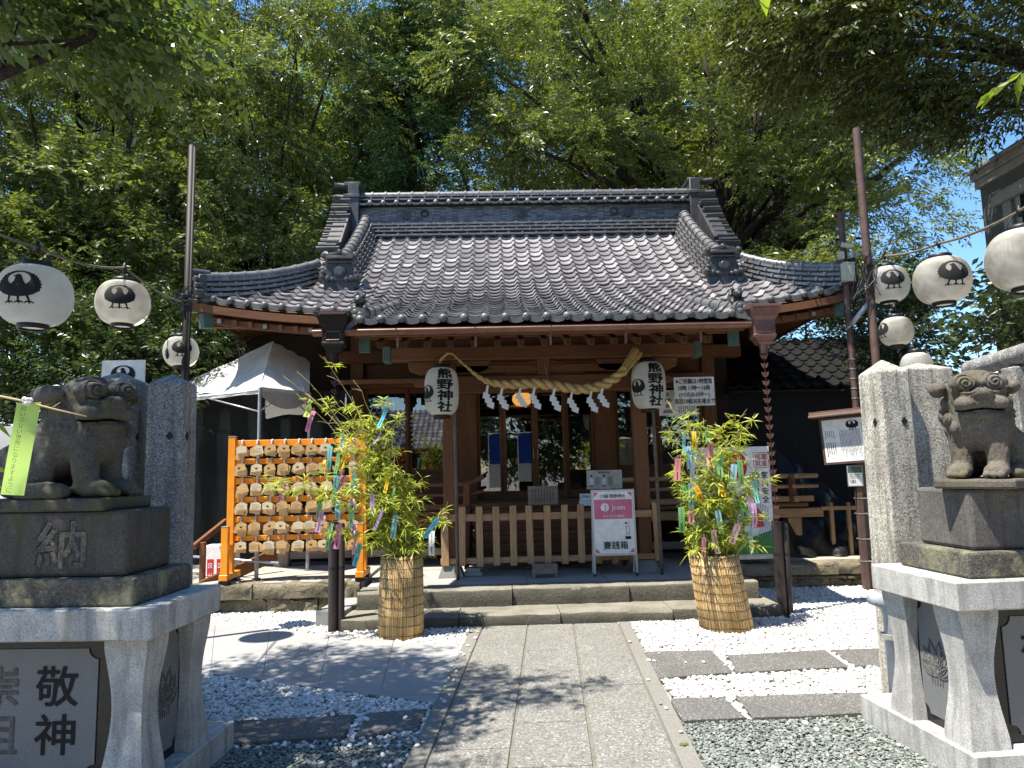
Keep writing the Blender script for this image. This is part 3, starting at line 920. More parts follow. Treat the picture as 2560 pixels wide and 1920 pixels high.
    noshi(b, cp_, .26, -.02, .27, 4, .018, .22, cap=.06, capseg=.2)
    cr = b.build('corner_ridge', TM, HALL, auto=40)
    b = MB(); e = Vector(cp_[-1]); d = (Vector(cp_[-1]) - Vector(cp_[-3])).normalized()
    sd = d.cross(Vector((0, 0, 1))).normalized()
    b.obox(e + d * .03 + Vector((0, 0, .14)), sd * .13, d * .05, Vector((0, 0, .15)))
    for q in (-1, 1):
        for k in range(3): b.tube([e + d * .02 + sd * q * (.12 - .02 * k) + Vector((0, 0, .05 + .09 * k)), e + d * .13 + sd * q * (.13 - .02 * k) + Vector((0, 0, .06 + .09 * k))], .045, 12)
    b.tube([e - d * .1 + Vector((0, 0, .32)), e + d * .16 + Vector((0, 0, .35))], .05, 12); b.tube([e - d * .02 + sd * .09 + Vector((0, 0, .24)), e + d * .16 + sd * .1 + Vector((0, 0, .26))], .042, 12)
    b.tube([e + d * .05 + Vector((0, 0, -.03)), e + d * .26 + Vector((0, 0, .02))], [.06, .05], 12)
    b.build('ridge_end_tile', M['tiledark'], cr, bevel=.006, auto=40)
    # short verge ridge at the side of the porch roof
    b = MB(); xk = (KL + .02) if s < 0 else (KR - .02)
    vp = [(xk - s * .26, 8.62, zc(8.62) + .05), (xk - s * .16, 8.3, zc(8.3) + .05), (xk - s * .06, 7.95, zc(7.95) + .05), (xk + s * .02, 7.66, zc(7.66) + .055)]
    for i in range(3):
        p0, p1 = Vector(vp[i]), Vector(vp[i + 1])
        for h in range(2):
            a, c = p0.lerp(p1, h * .5), p0.lerp(p1, h * .5 + .5); e = (c - a).normalized()
            b.tube([a, c], [.066, .062], 14); b.tube([a - e * .014, a + e * .016], .078, 14)
    e = Vector(vp[3]); b.tube([e, e + Vector((s * .01, -.07, -.008))], .085, 24); b.tube([e + Vector((s * .01, -.07, -.008)), e + Vector((s * .01, -.082, -.008))], .07, 24)
    for a in range(3): b.ball((e.x + s * .01 + .034 * cos(a * 2.09), e.y - .084, e.z - .008 + .034 * sin(a * 2.09)), (.03, .007, .03), 10, 6)
    vr = b.build('verge_ridge', M['tile_eave'], HALL, auto=40)
    # little carved lion on its end
    b = MB(); cx0, cy0, cz0 = e.x - s * .0, e.y + .10, e.z + .07
    b.ball((cx0, cy0 + .03, cz0 + .055), (.065, .09, .06), 12, 8); b.ball((cx0 + s * .01, cy0 - .06, cz0 + .115), (.055, .055, .055), 12, 8)
    b.ball((cx0 + s * .01, cy0 - .115, cz0 + .10), (.03, .03, .025), 10, 6)
    for q in (-1, 1):
        b.ball((cx0 + q * .045, cy0 - .05, cz0 + .165), (.022, .02, .03), 8, 6); b.tube([(cx0 + q * .05, cy0 - .04, cz0 + .06), (cx0 + q * .055, cy0 - .10, cz0 - .02)], [.03, .022], 8)
    for k in range(7): b.ball((cx0 + .05 * cos(k), cy0 - .02 + .02 * sin(k * 2.2), cz0 + .10 + .05 * sin(k)), .026, 8, 6)
    b.tube([(cx0, cy0 + .1, cz0 + .05), (cx0, cy0 + .15, cz0 + .12), (cx0, cy0 + .11, cz0 + .2)], [.03, .04, .015], 8)
    b.build('lion_ornament', M['tiledark'], vr, smooth=True)
# gable walls under the ridge ends
for x in (-2.36, 3.54):
    b = MB(); b.ext([(x, 10.55, 4.45), (x, 13.45, 4.45), (x, 12, 5.75)], (.03, 0, 0)); b.build('gable_wall', M['wood_z'], HALL)

# ---- eaves timber
b = MB()
b.box(KL - .06, KR + .06, 7.68, 7.735, 3.06, 3.165); b.box(KL + .02, KR - .02, 8.02, 8.09, 3.10, 3.19)
b.build('porch_eave_board', M['wood_x'], HALL, bevel=.004)
for x0, x1 in ((KL - .02, KL + .10), (KR - .10, KR + .02)):
    b = MB(); b.box(x0, x1, 7.755, 7.80, 2.90, 3.135); b.build('copper_cap', M['patina'], HALL, bevel=.004)
x = KL + .2
while x < KR - .1:
    b = MB(); b.bar((x, 7.80, 2.985), (x, 9.3, 3.52), .065, .075); ra = b.build('rafter', M['wood_y'], HALL)
    b = MB(); b.bar((x, 7.792, 2.982), (x, 7.801, 2.985), .05, .06); b.build('end_cap', M['dark_in'], ra)
    x += .262
b = MB()
rows = []
for i in range(9):
    y = 7.72 + (9.3 - 7.72) * i / 8
    rows.append([(KL, y, zc(y) - .10), (KR, y, zc(y) - .10)])
b.grid(rows); b.build('porch_soffit', M['wood_y'], HALL)
for s in (-1, 1):     # barge boards closing the porch sides
    xk = KL - .03 if s < 0 else KR + .03
    b = MB(); pts = []
    for i in range(9): y = 7.74 + 1.5 * i / 8; pts.append((xk, y, zc(y) - .045))
    for i in range(8, -1, -1): y = 7.74 + 1.5 * i / 8; pts.append((xk, y, zc(y) - .20))
    b.ext(pts, (.03 * -s, 0, 0)); b.build('barge_board', M['wood_y'], HALL)
# main eaves, bending up to the corners
def eave_line(y, dz, x0, x1, n=24): return [(x0 + (x1 - x0) * i / n, y, zs(x0 + (x1 - x0) * i / n, 9.2) + dz) for i in range(n + 1)]
for x0, x1 in ((HL + .03, KL - .07), (KR + .07, HR - .03)):
    for yy, dz, hh, th in ((9.235, -.11, .10, .05), (9.36, -.24, .085, .06)):
        b = MB(); L = eave_line(yy, dz, x0, x1)
        for i in range(len(L) - 1): b.bar(L[i], L[i + 1], th, hh)
        b.build('eave_board', M['wood_x'], HALL)
    b = MB(); rows = []
    for i in range(8):
        y = 9.25 + (11.1 - 9.25) * i / 7
        rows.append([(xx, y, zs(xx, 9.2) - .155 + (y - 9.25) * .33) for xx in [x0 + (x1 - x0) * k / 12 for k in range(13)]])
    b.grid(rows); b.build('eave_soffit', M['wood_x'], HALL)
    x = x0 + .12; k = 0
    while x < x1:
        corner = x0 if x0 < 0 else x1
        dc = abs(x - corner)
        xe = x + (0.0 if dc > 1.6 else (1.6 - dc) * .62 * (1 if corner < 0 else -1))
        b = MB(); z0 = zs(x, 9.2)
        b.bar((x, 9.30, z0 - .235), (xe, 11.05, zs(xe, 9.2) - .23 + .56), .06, .075)
        ra = b.build('rafter', M['wood_y'], HALL)
        if k % 3 == 1:
            b = MB(); b.box(x - .025, x + .025, 9.285, 9.30, z0 - .265, z0 - .215); b.build('end_cap', M['trim'], ra)
        x += .2; k += 1
for s in (-1, 1):
    cx_ = HL if s < 0 else HR
    b = MB(); zq = zs(cx_, 9.2)
    b.bar((cx_ - s * .12, 9.3, zq - .30), (cx_ - s * 1.75, 11.0, zq - .05), .13, .17); cb = b.build('corner_beam', M['wood_x'], HALL, bevel=.004)
    b = MB(); d = Vector((-s * 1.63, 1.7, .25)).normalized(); p0 = Vector((cx_ - s * .12, 9.3, zq - .30))
    b.bar(p0 - d * .012, p0 + d * .12, .15, .19); b.build('copper_cap', M['patina'], cb, bevel=.004)
    # side eaves
    b = MB(); b.bar((cx_ - s * .06, 9.3, zq - .1), (cx_ - s * .02, 14.6, zq - .25), .05, .12); b.build('eave_board', M['wood_y'], HALL)
    b = MB(); b.add([(cx_ - s * .05, 9.3, zq - .16), (cx_ - s * .05, 14.6, zq - .25), (cx_ - s * 1.8, 14.6, zq + .3), (cx_ - s * 1.8, 11.0, zq + .3)], [(0, 1, 2, 3)]); b.build('eave_soffit', M['wood_y'], HALL)

# ---- gutter, hoppers
b = MB()
rows = []
for i in range(25):
    x = -1.95 + 4.8 * i / 24; z = 3.118 + .006 * i / 24
    rows.append([(x, 7.60 + .056 * cos(a), z + .062 * sin(a)) for a in [pi + pi * k / 10 for k in range(11)]] + [(x, 7.60 + .050 * cos(a), z + .055 * sin(a)) for a in [2 * pi - pi * k / 10 for k in range(11)]])
b.grid(rows, 0, True)
gut = b.build('gutter', M['copper'], HALL, smooth=True)
for x in (-1.05, -.2, .62, 1.45, 2.28):
    b = MB(); b.tube([(x, 7.60 + .062 * cos(a), 3.12 + .068 * sin(a)) for a in [pi + pi * k / 8 for k in range(9)]], .007, 6)
    b.bar((x, 7.652, 3.10), (x, 7.665, 2.93), .028, .006, (0, 1, 0)); b.build('gutter_bracket', M['copper'], gut)
for xm in (-1.72, 2.945):
    b = MB()
    def ring(hx, hy, z): return [(xm - hx, 7.6 - hy, z), (xm + hx, 7.6 - hy, z), (xm + hx, 7.6 + hy, z), (xm - hx, 7.6 + hy, z)]
    rows = [ring(*q) for q in ((.185, .13, 3.31), (.185, .13, 3.255), (.165, .115, 3.25), (.15, .10, 3.20), (.15, .10, 3.185), (.115, .08, 3.14), (.115, .08, 3.125), (.115, .08, 2.985), (.122, .085, 2.98), (.122, .085, 2.955), (.09, .065, 2.915), (.09, .065, 2.90), (.055, .05, 2.87))]
    b.grid(rows, 0, True); b.f.append((0, 1, 2, 3)); b.m.append(0); b.lathe([(.05, 0), (.042, -.07), (.045, -.1)], (xm, 7.6, 2.875), 12)
    hp = b.build('rain_hopper', M['copper'] if xm > 0 else M['pipe'], HALL, bevel=.004)
    b = MB()
    for k in range(9): b.tube([(xm - .14 + .28 * k / 9, 7.466, 3.295), (xm - .14 + .28 * (k + .5) / 9, 7.464, 3.27), (xm - .14 + .28 * (k + 1) / 9, 7.466, 3.295)], .006, 5)
    for q in ((-.07, -.075, .07, -.075), (-.07, -.165, .07, -.165), (-.08, -.09, -.08, -.15), (.08, -.09, .08, -.15)):
        b.tube([(xm + q[0], 7.516, 3.17 + q[1]), (xm + q[2], 7.516, 3.17 + q[3])], .004, 5)
    b.build('relief_trim', M['copper'], hp)

# ---- porch posts and beams
for x in (-.575, 1.815):
    b = MB(); b.box(x - .085, x + .085, 8.865, 9.035, .44, 2.92); b.build('porch_post', M['wood_z'], HALL, bevel=.012)
    b = MB(); rows = []
    for h, z in ((.155, .30), (.105, .445)): rows.append([(x - h, 8.95 - h, z), (x + h, 8.95 - h, z), (x + h, 8.95 + h, z), (x - h, 8.95 + h, z)])
    b.grid(rows, 0, True); b.f.append((4, 5, 6, 7)); b.m.append(0); b.build('post_base', M['basestone'], HALL, bevel=.006)
    b = MB()
    b.ext([(x - .52, 8.90, 2.96), (x - .50, 8.90, 2.85), (x - .36, 8.90, 2.79), (x + .36, 8.90, 2.79), (x + .50, 8.90, 2.85), (x + .52, 8.90, 2.96)], (0, .12, 0))
    b.build('bracket_arm', M['wood_x'], HALL, bevel=.006)
    b = MB(); b.bar((x, 9.03, 2.62), (x + (.1 if x < 0 else -.1), 10.95, 2.85), .11, .17); b.build('tie_beam', M['wood_y'], HALL)
b = MB(); b.box(-.49, 1.73, 8.875, 9.025, 2.55, 2.765); b.build('porch_beam', M['wood_x'], HALL, bevel=.012)
for s, x in ((-1, -.66), (1, 1.90)):
    b = MB(); b.ext([(x, 8.88, 2.56), (x, 8.88, 2.76), (x + s * .22, 8.88, 2.74), (x + s * .36, 8.88, 2.70), (x + s * .34, 8.88, 2.64), (x + s * .24, 8.88, 2.645), (x + s * .16, 8.88, 2.58)], (0, .14, 0)); b.build('beam_nose', M['wood_x'], HALL, bevel=.006)
b = MB(); b.box(-.49, 1.73, 8.90, 9.0, 2.80, 2.90); b.build('upper_beam', M['wood_x'], HALL, bevel=.008)
b = MB(); b.box(.54, .70, 8.885, 9.015, 2.765, 3.02); b.build('king_strut', M['wood_z'], HALL, bevel=.006)
for s in (-1, 1):
    b = MB(); b.ext([(XC + s * .09, 8.92, 2.775), (XC + s * .55, 8.92, 2.775), (XC + s * .40, 8.92, 2.82), (XC + s * .2, 8.92, 2.93), (XC + s * .09, 8.92, 2.96)], (0, .06, 0)); b.build('carved_strut', M['wood_x'], HALL)
b = MB(); b.box(-1.33, 2.57, 8.86, 9.04, 2.965, 3.15); pu = b.build('purlin', M['wood_x'], HALL, bevel=.02)
for x0, x1 in ((-1.40, -1.30), (2.54, 2.64)):
    b = MB(); b.box(x0, x1, 8.85, 9.05, 2.955, 3.16); b.build('copper_cap', M['patina'], pu, bevel=.01)

# ---- front wall of the hall
def vbox(nm, x0, x1, y0, y1, z0, z1, mt, bev=.004, par=None):
    b = MB(); b.box(x0, x1, y0, y1, z0, z1); return b.build(nm, M[mt], par or HALL, bevel=bev)
for x in (-2.12, 3.33): vbox('hall_post', x - .1, x + .1, 10.9, 11.1, .36, 3.75, 'wood_z', .01)
for x0, x1 in ((-.58, -.29), (1.53, 1.85)): vbox('door_pier', x0, x1, 10.92, 11.08, 1.05, 3.0, 'wood_z')
vbox('lintel_beam', -2.02, 3.23, 10.88, 10.98, 2.86, 3.02, 'wood_x')
vbox('upper_wall', -2.02, 3.23, 10.99, 11.05, 3.02, 4.2, 'wood_x')
vbox('head_beam', -2.6, 3.85, 10.86, 11.06, 3.25, 3.45, 'wood_x', .01)
vbox('door_sill', -.29, 1.53, 10.9, 11.1, 1.03, 1.13, 'wood_x')
def glazed(nm, x0, x1, z0, z1, y, fr=.04, panel=None, handle=None, mid=None):
    b = MB(); d = .02
    b.box(x0, x0 + fr, y - d, y + d, z0, z1); b.box(x1 - fr, x1, y - d, y + d, z0, z1)
    b.box(x0 + fr, x1 - fr, y - d, y + d, z1 - fr * 1.4, z1)
    zb = panel if panel else z0 + .12
    b.box(x0 + fr, x1 - fr, y - d, y + d, zb - .05, zb)
    if panel: b.box(x0 + fr, x1 - fr, y - d, y + d, z0, z0 + .04)
    else: b.box(x0 + fr, x1 - fr, y - d, y + d, z0, zb - .051)
    if mid: b.box(x0 + fr, x1 - fr, y - d, y + d, mid, mid + .03)
    f = b.build(nm, M['wood_z'], HALL, bevel=.003)
    b = MB(); b.box(x0 + fr - .004, x1 - fr + .004, y - .003, y + .003, zb - .003, z1 - fr * 1.4 + .003); b.build('pane', M['glass'], f)
    if panel:
        b = MB(); n = 5
        for i in range(n):
            a = x0 + fr + (x1 - x0 - 2 * fr) * i / n; c = x0 + fr + (x1 - x0 - 2 * fr) * (i + 1) / n
            b.box(a + .002, c - .002, y + .003, y + .012, z0 + .036, panel - .046)
        b.build('wood_panel', M['old_z'] if False else M['wood_z'], f)
    if handle:
        b = MB(); b.tube([(handle, y - .025, 1.74), (handle, y - .04, 1.76), (handle, y - .04, 1.86), (handle, y - .025, 1.88)], .006, 6); b.build('handle', M['ema'], f)
DX = [-.29, .11, .605, 1.08, 1.53]
for i in range(4): glazed('sliding_door', DX[i] + .002, DX[i + 1] - .002, 1.135, 2.86, 10.97 if i in (1, 2) else 11.012, .048, None, {1: .575, 2: .64}.get(i))
for x0, x1, yy in ((-2.02, -1.34, 10.99), (-1.37, -.58, 11.03), (1.86, 2.55, 11.03), (2.52, 3.23, 10.99)):
    glazed('window', x0 + .002, x1 - .002, 1.36, 2.86, yy, .05, 1.61)
vbox('wall_base', -2.02, -.58, 10.96, 11.04, 1.03, 1.355, 'wood_x'); vbox('wall_base', 1.85, 3.23, 10.96, 11.04, 1.03, 1.355, 'wood_x')
# dark wing of the hall beside the main room, behind the tent and the rail
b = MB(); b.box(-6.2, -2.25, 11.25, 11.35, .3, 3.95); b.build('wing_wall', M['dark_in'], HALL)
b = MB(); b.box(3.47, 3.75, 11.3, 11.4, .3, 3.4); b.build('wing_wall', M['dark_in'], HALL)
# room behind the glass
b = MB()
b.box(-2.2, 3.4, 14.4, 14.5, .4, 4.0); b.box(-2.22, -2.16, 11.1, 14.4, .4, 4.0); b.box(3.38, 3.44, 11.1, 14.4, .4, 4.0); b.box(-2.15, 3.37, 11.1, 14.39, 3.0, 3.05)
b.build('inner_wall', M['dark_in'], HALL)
vbox('room_floor', -2.15, 3.37, 11.11, 14.39, .98, 1.03, 'wood_x')
vbox('altar_shelf', -.6, 1.9, 13.6, 14.3, 1.03, 1.75, 'wood_x')
# veranda
for x0, x1 in ((-3.2, -.36), (1.6, 4.32)):
    vbox('veranda_floor', x0, x1, 9.9, 10.9, .975, 1.03, 'wood_x', .006)
    vbox('veranda_beam', x0 - .05 if x0 < 0 else x0, x1 + (.22 if x0 > 0 else 0), 9.93, 10.05, .83, .955, 'old_x' if x0 > 0 else 'wood_x', .008)
    vbox('tie_rail', x0 + .1, x1 - .1, 10.0, 10.07, .43, .53, 'grey_x', .006)
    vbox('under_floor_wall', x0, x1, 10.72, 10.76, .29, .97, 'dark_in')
for x, mt in ((-2.96, 'grey_z'), (-1.9, 'grey_z'), (-.5, 'grey_z'), (1.72, 'wood_z'), (2.9, 'wood_z'), (4.14, 'old_z')):
    vbox('veranda_leg', x - .1, x + .1, 9.96, 10.12, .29, .83, mt, .01)
for sgn, xa, xb in ((-1, -3.15, -.42), (1, 1.66, 4.3)):
    b = MB()
    inner = xb if sgn < 0 else xa; outer = xa if sgn < 0 else xb
    o2 = outer + (.0 if sgn < 0 else .2)
    i2 = inner - sgn * .16
    for z, r, sw in ((1.40, .034, .10), (1.255, .026, .04)):
        b.tube([(o2, 9.96, z), (inner, 9.96, z), (inner - sgn * .12, 9.96, z + sw * .3), (inner - sgn * .24, 9.96, z + sw)], r, 10)
    b.bar((outer + (.12 if sgn > 0 else 0), 9.96, 1.085), (i2, 9.96, 1.085), .06, .075)
    rl = b.build('veranda_rail', M['old_x'] if sgn > 0 else M['wood_x'], HALL, auto=40)
    for x in ([-3.05, -1.8, -.42] if sgn < 0 else [1.68, 2.9, 4.12]):
        b = MB(); b.box(x - .045, x + .045, 9.915, 10.005, 1.03, 1.40); b.build('rail_post', M['wood_z'], rl, bevel=.005)
    if sgn > 0:
        b = MB(); b.tube([(4.12, 9.75, 1.40), (4.12, 10.9, 1.40)], .034, 10); b.bar((4.12, 9.85, 1.255), (4.12, 10.9, 1.255), .05, .05); b.bar((4.12, 9.8, 1.085), (4.12, 10.9, 1.085), .06, .075)
        b.build('side_rail', M['old_x'], rl, auto=40)
# wooden stairs up to the doors
for k in range(5):
    y0 = 9.22 + .15 * k; z1 = .50 + .135 * k
    vbox('stair_tread', -.34, 1.58, y0, y0 + .2, z1 - .05, z1, 'wood_x', .006)
    vbox('stair_riser', -.32, 1.56, y0 + .16, y0 + .18, z1 + .001, z1 + .084, 'wood_x', 0)
vbox('stair_landing', -.34, 1.58, 9.98, 10.9, .975, 1.03, 'wood_x', .006)
for x in (-.40, 1.60): b = MB(); b.bar((x, 9.12, .42), (x, 9.95, 1.02), .06, .2); b.build('stair_stringer', M['wood_y'], HALL)
# narrow awnings over the side windows
for x0, x1 in ((-2.25, -.72), (1.98, 3.10)):
    b = MB(); b.obox(((x0 + x1) / 2, 10.45, 2.93), ((x1 - x0) / 2, 0, 0), (0, .42, .05), (0, -.002, .014)); aw = b.build('window_awning', M['wood_x'], HALL)
    b = MB(); x = x0 + .06
    while x < x1: b.bar((x, 10.05, 2.86), (x, 10.86, 2.955), .03, .035); x += .105
    b.box(x0 - .03, x1 + .03, 10.02, 10.05, 2.83, 2.885); b.build('awning_slats', M['wood_y'], aw)
b = MB(); b.box(-2.2, -2.15, 11, 15, .4, 4); b.box(3.41, 3.46, 11.0, 15, .4, 4); b.build('side_wall', M['wood_z'], HALL)
# ================================================================ lettering and the crow crest
_gc = {}
def glyph(ch, bold=0.0):
    k = (ch, bold)
    if k not in _gc:
        c = bpy.data.curves.new('letter', 'FONT'); c.body = ch; c.size = 1.0; c.offset = bold; c.resolution_u = 5
        o = bpy.data.objects.new('letter', c); COL.objects.link(o)
        dg = bpy.context.evaluated_depsgraph_get(); me = bpy.data.meshes.new_from_object(o.evaluated_get(dg))
        V = [(v.co.x, v.co.y) for v in me.vertices]; Fc = [tuple(p.vertices) for p in me.polygons]
        bpy.data.objects.remove(o); bpy.data.curves.remove(c); bpy.data.meshes.remove(me)
        _gc[k] = (V, Fc)
    return _gc[k]


def layout(text, h, vertical=False, bold=0.0, sx=1.0, pitch=1.0, line=1.25):
    """2D lettering centred on the origin: (verts, faces)"""
    V, Fc = [], []
    lines = text.split('\n')
    for li, ln in enumerate(lines):
        if vertical:
            n = len(ln)
            for i, ch in enumerate(ln):
                gv, gf = glyph(ch, bold)
                if not gv: continue
                mx = (min(p[0] for p in gv) + max(p[0] for p in gv)) / 2
                o = len(V)
                cx = ((len(lines) - 1) / 2 - li) * line * h
                for p in gv: V.append(((p[0] - mx) * h * sx + cx, (p[1] - .36) * h + ((n - 1) / 2 - i) * h * pitch))
                Fc += [tuple(a + o for a in f) for f in gf]
        else:
            gv, gf = glyph(ln, bold)
            if not gv: continue
            mx = (min(p[0] for p in gv) + max(p[0] for p in gv)) / 2
            o = len(V)
            for p in gv: V.append(((p[0] - mx) * h * sx, (p[1] - .36) * h + ((len(lines) - 1) / 2 - li) * h * line))
            Fc += [tuple(a + o for a in f) for f in gf]
    return V, Fc


def flat2d(V, Fc, org, ux, uy):
    org, ux, uy = Vector(org), Vector(ux), Vector(uy)
    b = MB(); b.add([org + ux * p[0] + uy * p[1] for p in V], Fc); return b


def write(text, org, ux, uy, h, parent, mt=None, vertical=False, bold=0.0, sx=1.0, pitch=1.0, line=1.25, name='lettering'):
    # heavier strokes: the thin letters laid a few times over each other, each copy a hair in front of the last
    V, Fc = layout(text, h, vertical, min(bold, 0), sx, pitch, line)
    n = Vector(ux).cross(Vector(uy)).normalized(); b = MB(); k = max(bold, 0) * h
    for i, (dx, dy) in enumerate(((0, 0), (1, .4), (-1, -.4), (.4, -1), (-.4, 1)) if k else ((0, 0),)):
        b.merge(flat2d([(p[0] + dx * k, p[1] + dy * k) for p in V], Fc, Vector(org) + n * (.0004 * i), ux, uy))
    return b.build(name, mt or M['ink'], parent)


def lines2d(b, org, ux, uy, x0, x1, y0, y1, n, vertical=True, seed=0, th=.45):
    """rows of small writing too fine to read, as short ink strokes"""
    r = random.Random(seed); org, ux, uy = Vector(org), Vector(ux), Vector(uy)
    for i in range(n):
        if vertical:
            x = x0 + (x1 - x0) * (i + .5) / n; wd = (x1 - x0) / n * th; y = y1; ye = y0 + r.random() * .3 * (y1 - y0)
            while y > ye:
                d = r.uniform(.4, 1.1) * wd; wj = wd * r.uniform(.5, 1)
                b.add([org + ux * (x - wj / 2) + uy * y, org + ux * (x + wj / 2) + uy * y, org + ux * (x + wj / 2) + uy * (y - d), org + ux * (x - wj / 2) + uy * (y - d)], [(0, 1, 2, 3)]); y -= d + wd * .35
        else:
            y = y0 + (y1 - y0) * (i + .5) / n; wd = (y1 - y0) / n * th; x = x0
            xe = x1 - r.random() * .3 * (x1 - x0)
            while x < xe:
                d = r.uniform(.4, 1.2) * wd; wj = wd * r.uniform(.5, 1)
                b.add([org + ux * x + uy * (y - wj / 2), org + ux * (x + d) + uy * (y - wj / 2), org + ux * (x + d) + uy * (y + wj / 2), org + ux * x + uy * (y + wj / 2)], [(0, 1, 2, 3)]); x += d + wd * .35


def crest2d():
    """the shrine's three-legged crow, about 2 wide, centred on the body"""
    R = [(0, .74), (.22, .73), (.42, .68), (.58, .60), (.66, .62), (.69, .51), (.79, .52), (.80, .40), (.89, .39), (.88, .27), (.97, .24), (.94, .13), (1.02, .06), (.96, -.03), (1.01, -.13), (.93, -.18), (.94, -.30), (.82, -.38), (.66, -.50), (.42, -.59), (.2, -.63), (0, -.64)]
    out = R + [(-x, y) for x, y in reversed(R[1:-1])]
    hole = [(.52 * cos(a), .30 + .35 * sin(a) * (1 if sin(a) > 0 else 1.05)) for a in [2 * pi * i / 30 for i in range(30)]]
    neck = [(-.30, .04), (-.20, .14), (-.17, .28), (-.17, .38), (-.29, .42), (-.17, .48), (-.08, .54), (.02, .54), (.10, .48), (.14, .38), (.19, .28), (.24, .14), (.32, .04), (.27, -.06), (-.25, -.06)]
    def spl(c, pts):
        s = c.splines.new('POLY'); s.points.add(len(pts) - 1)
        for i, p in enumerate(pts): s.points[i].co = (p[0], p[1], 0, 1)
        s.use_cyclic_u = True
    V, Fc = [], []
    polys = [[out, hole], [neck]]
    for dx in (-.36, .02, .40):
        sl = -.10 if dx < 0 else (.10 if dx > .1 else 0)
        ax = dx + sl; 
        polys.append([[(dx - .07, -.57), (dx + .07, -.57), (ax + .045, -.82), (ax + .20, -.88), (ax + .24, -.98), (ax + .14, -.92), (ax + .05, -.91), (ax + .03, -1.02), (ax - .04, -.91), (ax - .14, -.92), (ax - .22, -.99), (ax - .20, -.88), (ax - .05, -.82)]])
    for ps in polys:
        c = bpy.data.curves.new('crest', 'CURVE'); c.dimensions = '2D'; c.fill_mode = 'BOTH'
        for q in ps: spl(c, q)
        o = bpy.data.objects.new('crest', c); COL.objects.link(o)
        me = bpy.data.meshes.new_from_object(o.evaluated_get(bpy.context.evaluated_depsgraph_get()))
        k = len(V); V += [(v.co.x, v.co.y) for v in me.vertices]; Fc += [tuple(i + k for i in p.vertices) for p in me.polygons]
        bpy.data.objects.remove(o); bpy.data.curves.remove(c); bpy.data.meshes.remove(me)
    return V, Fc


CREST = crest2d()


def cut2d(V, Fc, step):
    bm = bmesh.new(); vs = [bm.verts.new((p[0], p[1], 0)) for p in V]
    for f in Fc:
        try: bm.faces.new([vs[i] for i in f])
        except Exception: pass
    for ax in (0, 1):
        lo = min(p[ax] for p in V); hi = max(p[ax] for p in V); q = lo + step
        no = (1, 0, 0) if ax == 0 else (0, 1, 0)
        while q < hi:
            co = (q, 0, 0) if ax == 0 else (0, q, 0)
            bmesh.ops.bisect_plane(bm, geom=bm.verts[:] + bm.edges[:] + bm.faces[:], plane_co=co, plane_no=no)
            q += step
    bm.verts.index_update()
    V2 = [(v.co.x, v.co.y) for v in bm.verts]; F2 = [tuple(v.index for v in f.verts) for f in bm.faces]
    bm.free(); return V2, F2


def wrap(V, Fc, R, prof, ang, z0, off=.0025, k=1.0):
    """wrap flat lettering round a lantern: prof(z) is the radius, ang the direction it faces"""
    b = MB(); vs = []
    for u, v in V:
        z = z0 + v; r = prof(z) + off; a = ang + u / R * k
        vs.append((r * cos(a), r * sin(a), z))
    b.add(vs, Fc); return b


# ---- round paper lanterns
def ground_prof(R):
    H = R * .87; ro = R * .40
    def pf(z):
        t = max(-1, min(1, z / H)); return ro + (R - ro) * sqrt(max(0, 1 - abs(t) ** 1.95))
    return pf, H, ro
def round_lantern(R, face, label, loc, mt='lant', group='round crow-crest lanterns', crest=True):
    t = thing('paper_lantern', label, 'lantern', (0, 0, 0), group)
    pf, H, ro = ground_prof(R)
    b = MB(); n = 132; rb = R * .022
    b.lathe([(pf(-H + 2 * H * i / n) + rb * (1 if i % 3 == 1 else 0), -H + 2 * H * i / n) for i in range(n + 1)], n=56, cap=False)
    b.build('shade', M[mt], t, smooth=True)
    for nm, z0, z1 in (('top_ring', H - .006, H + .035), ('bottom_ring', -H - .032, -H + .006)):
        b = MB(); b.lathe([(ro * .9, z0), (ro * 1.03, z0), (ro * 1.05, (z0 + z1) / 2), (ro * 1.03, z1), (ro * .9, z1), (ro * .9, z0)], n=32, cap=False); b.build(nm, M['black'], t, smooth=True)
    b = MB(); b.lathe([(ro * .88, -H - .016), (.001, -H - .018)], n=24, cap=False); b.build('base_disc', M['white'], t)
    b = MB()
    b.tube([(ro * 1.05 * cos(a), 0, H + .012 + R * .5 * sin(a)) for a in [pi * i / 14 for i in range(15)]], .0035, 6)
    b.tube([(0, 0, H + .02 + R * .36), (0, 0, H + .05 + R * .6)], .012, 8); b.ball((0, 0, H + .03 + R * .5), (.02, .02, .03), 8, 6)
    b.build('wire_handle', M['black'], t, smooth=True)
    if crest:
        s = R * .57
        V, Fc = cut2d([(p[0] * s, p[1] * s) for p in CREST[0]], CREST[1], .02)
        o = wrap(V, Fc, R, pf, 0, R * .12, .0075).build('crest', M['ink'], t)
        o.rotation_euler = (0, 0, face)
    t.location = loc
    return t


def facing(loc, deg):
    """yaw at which a crest on a lantern at loc looks at the viewer, turned deg to the right"""
    d = CAMP - Vector(loc); return atan2(d.y, d.x) + radians(deg)


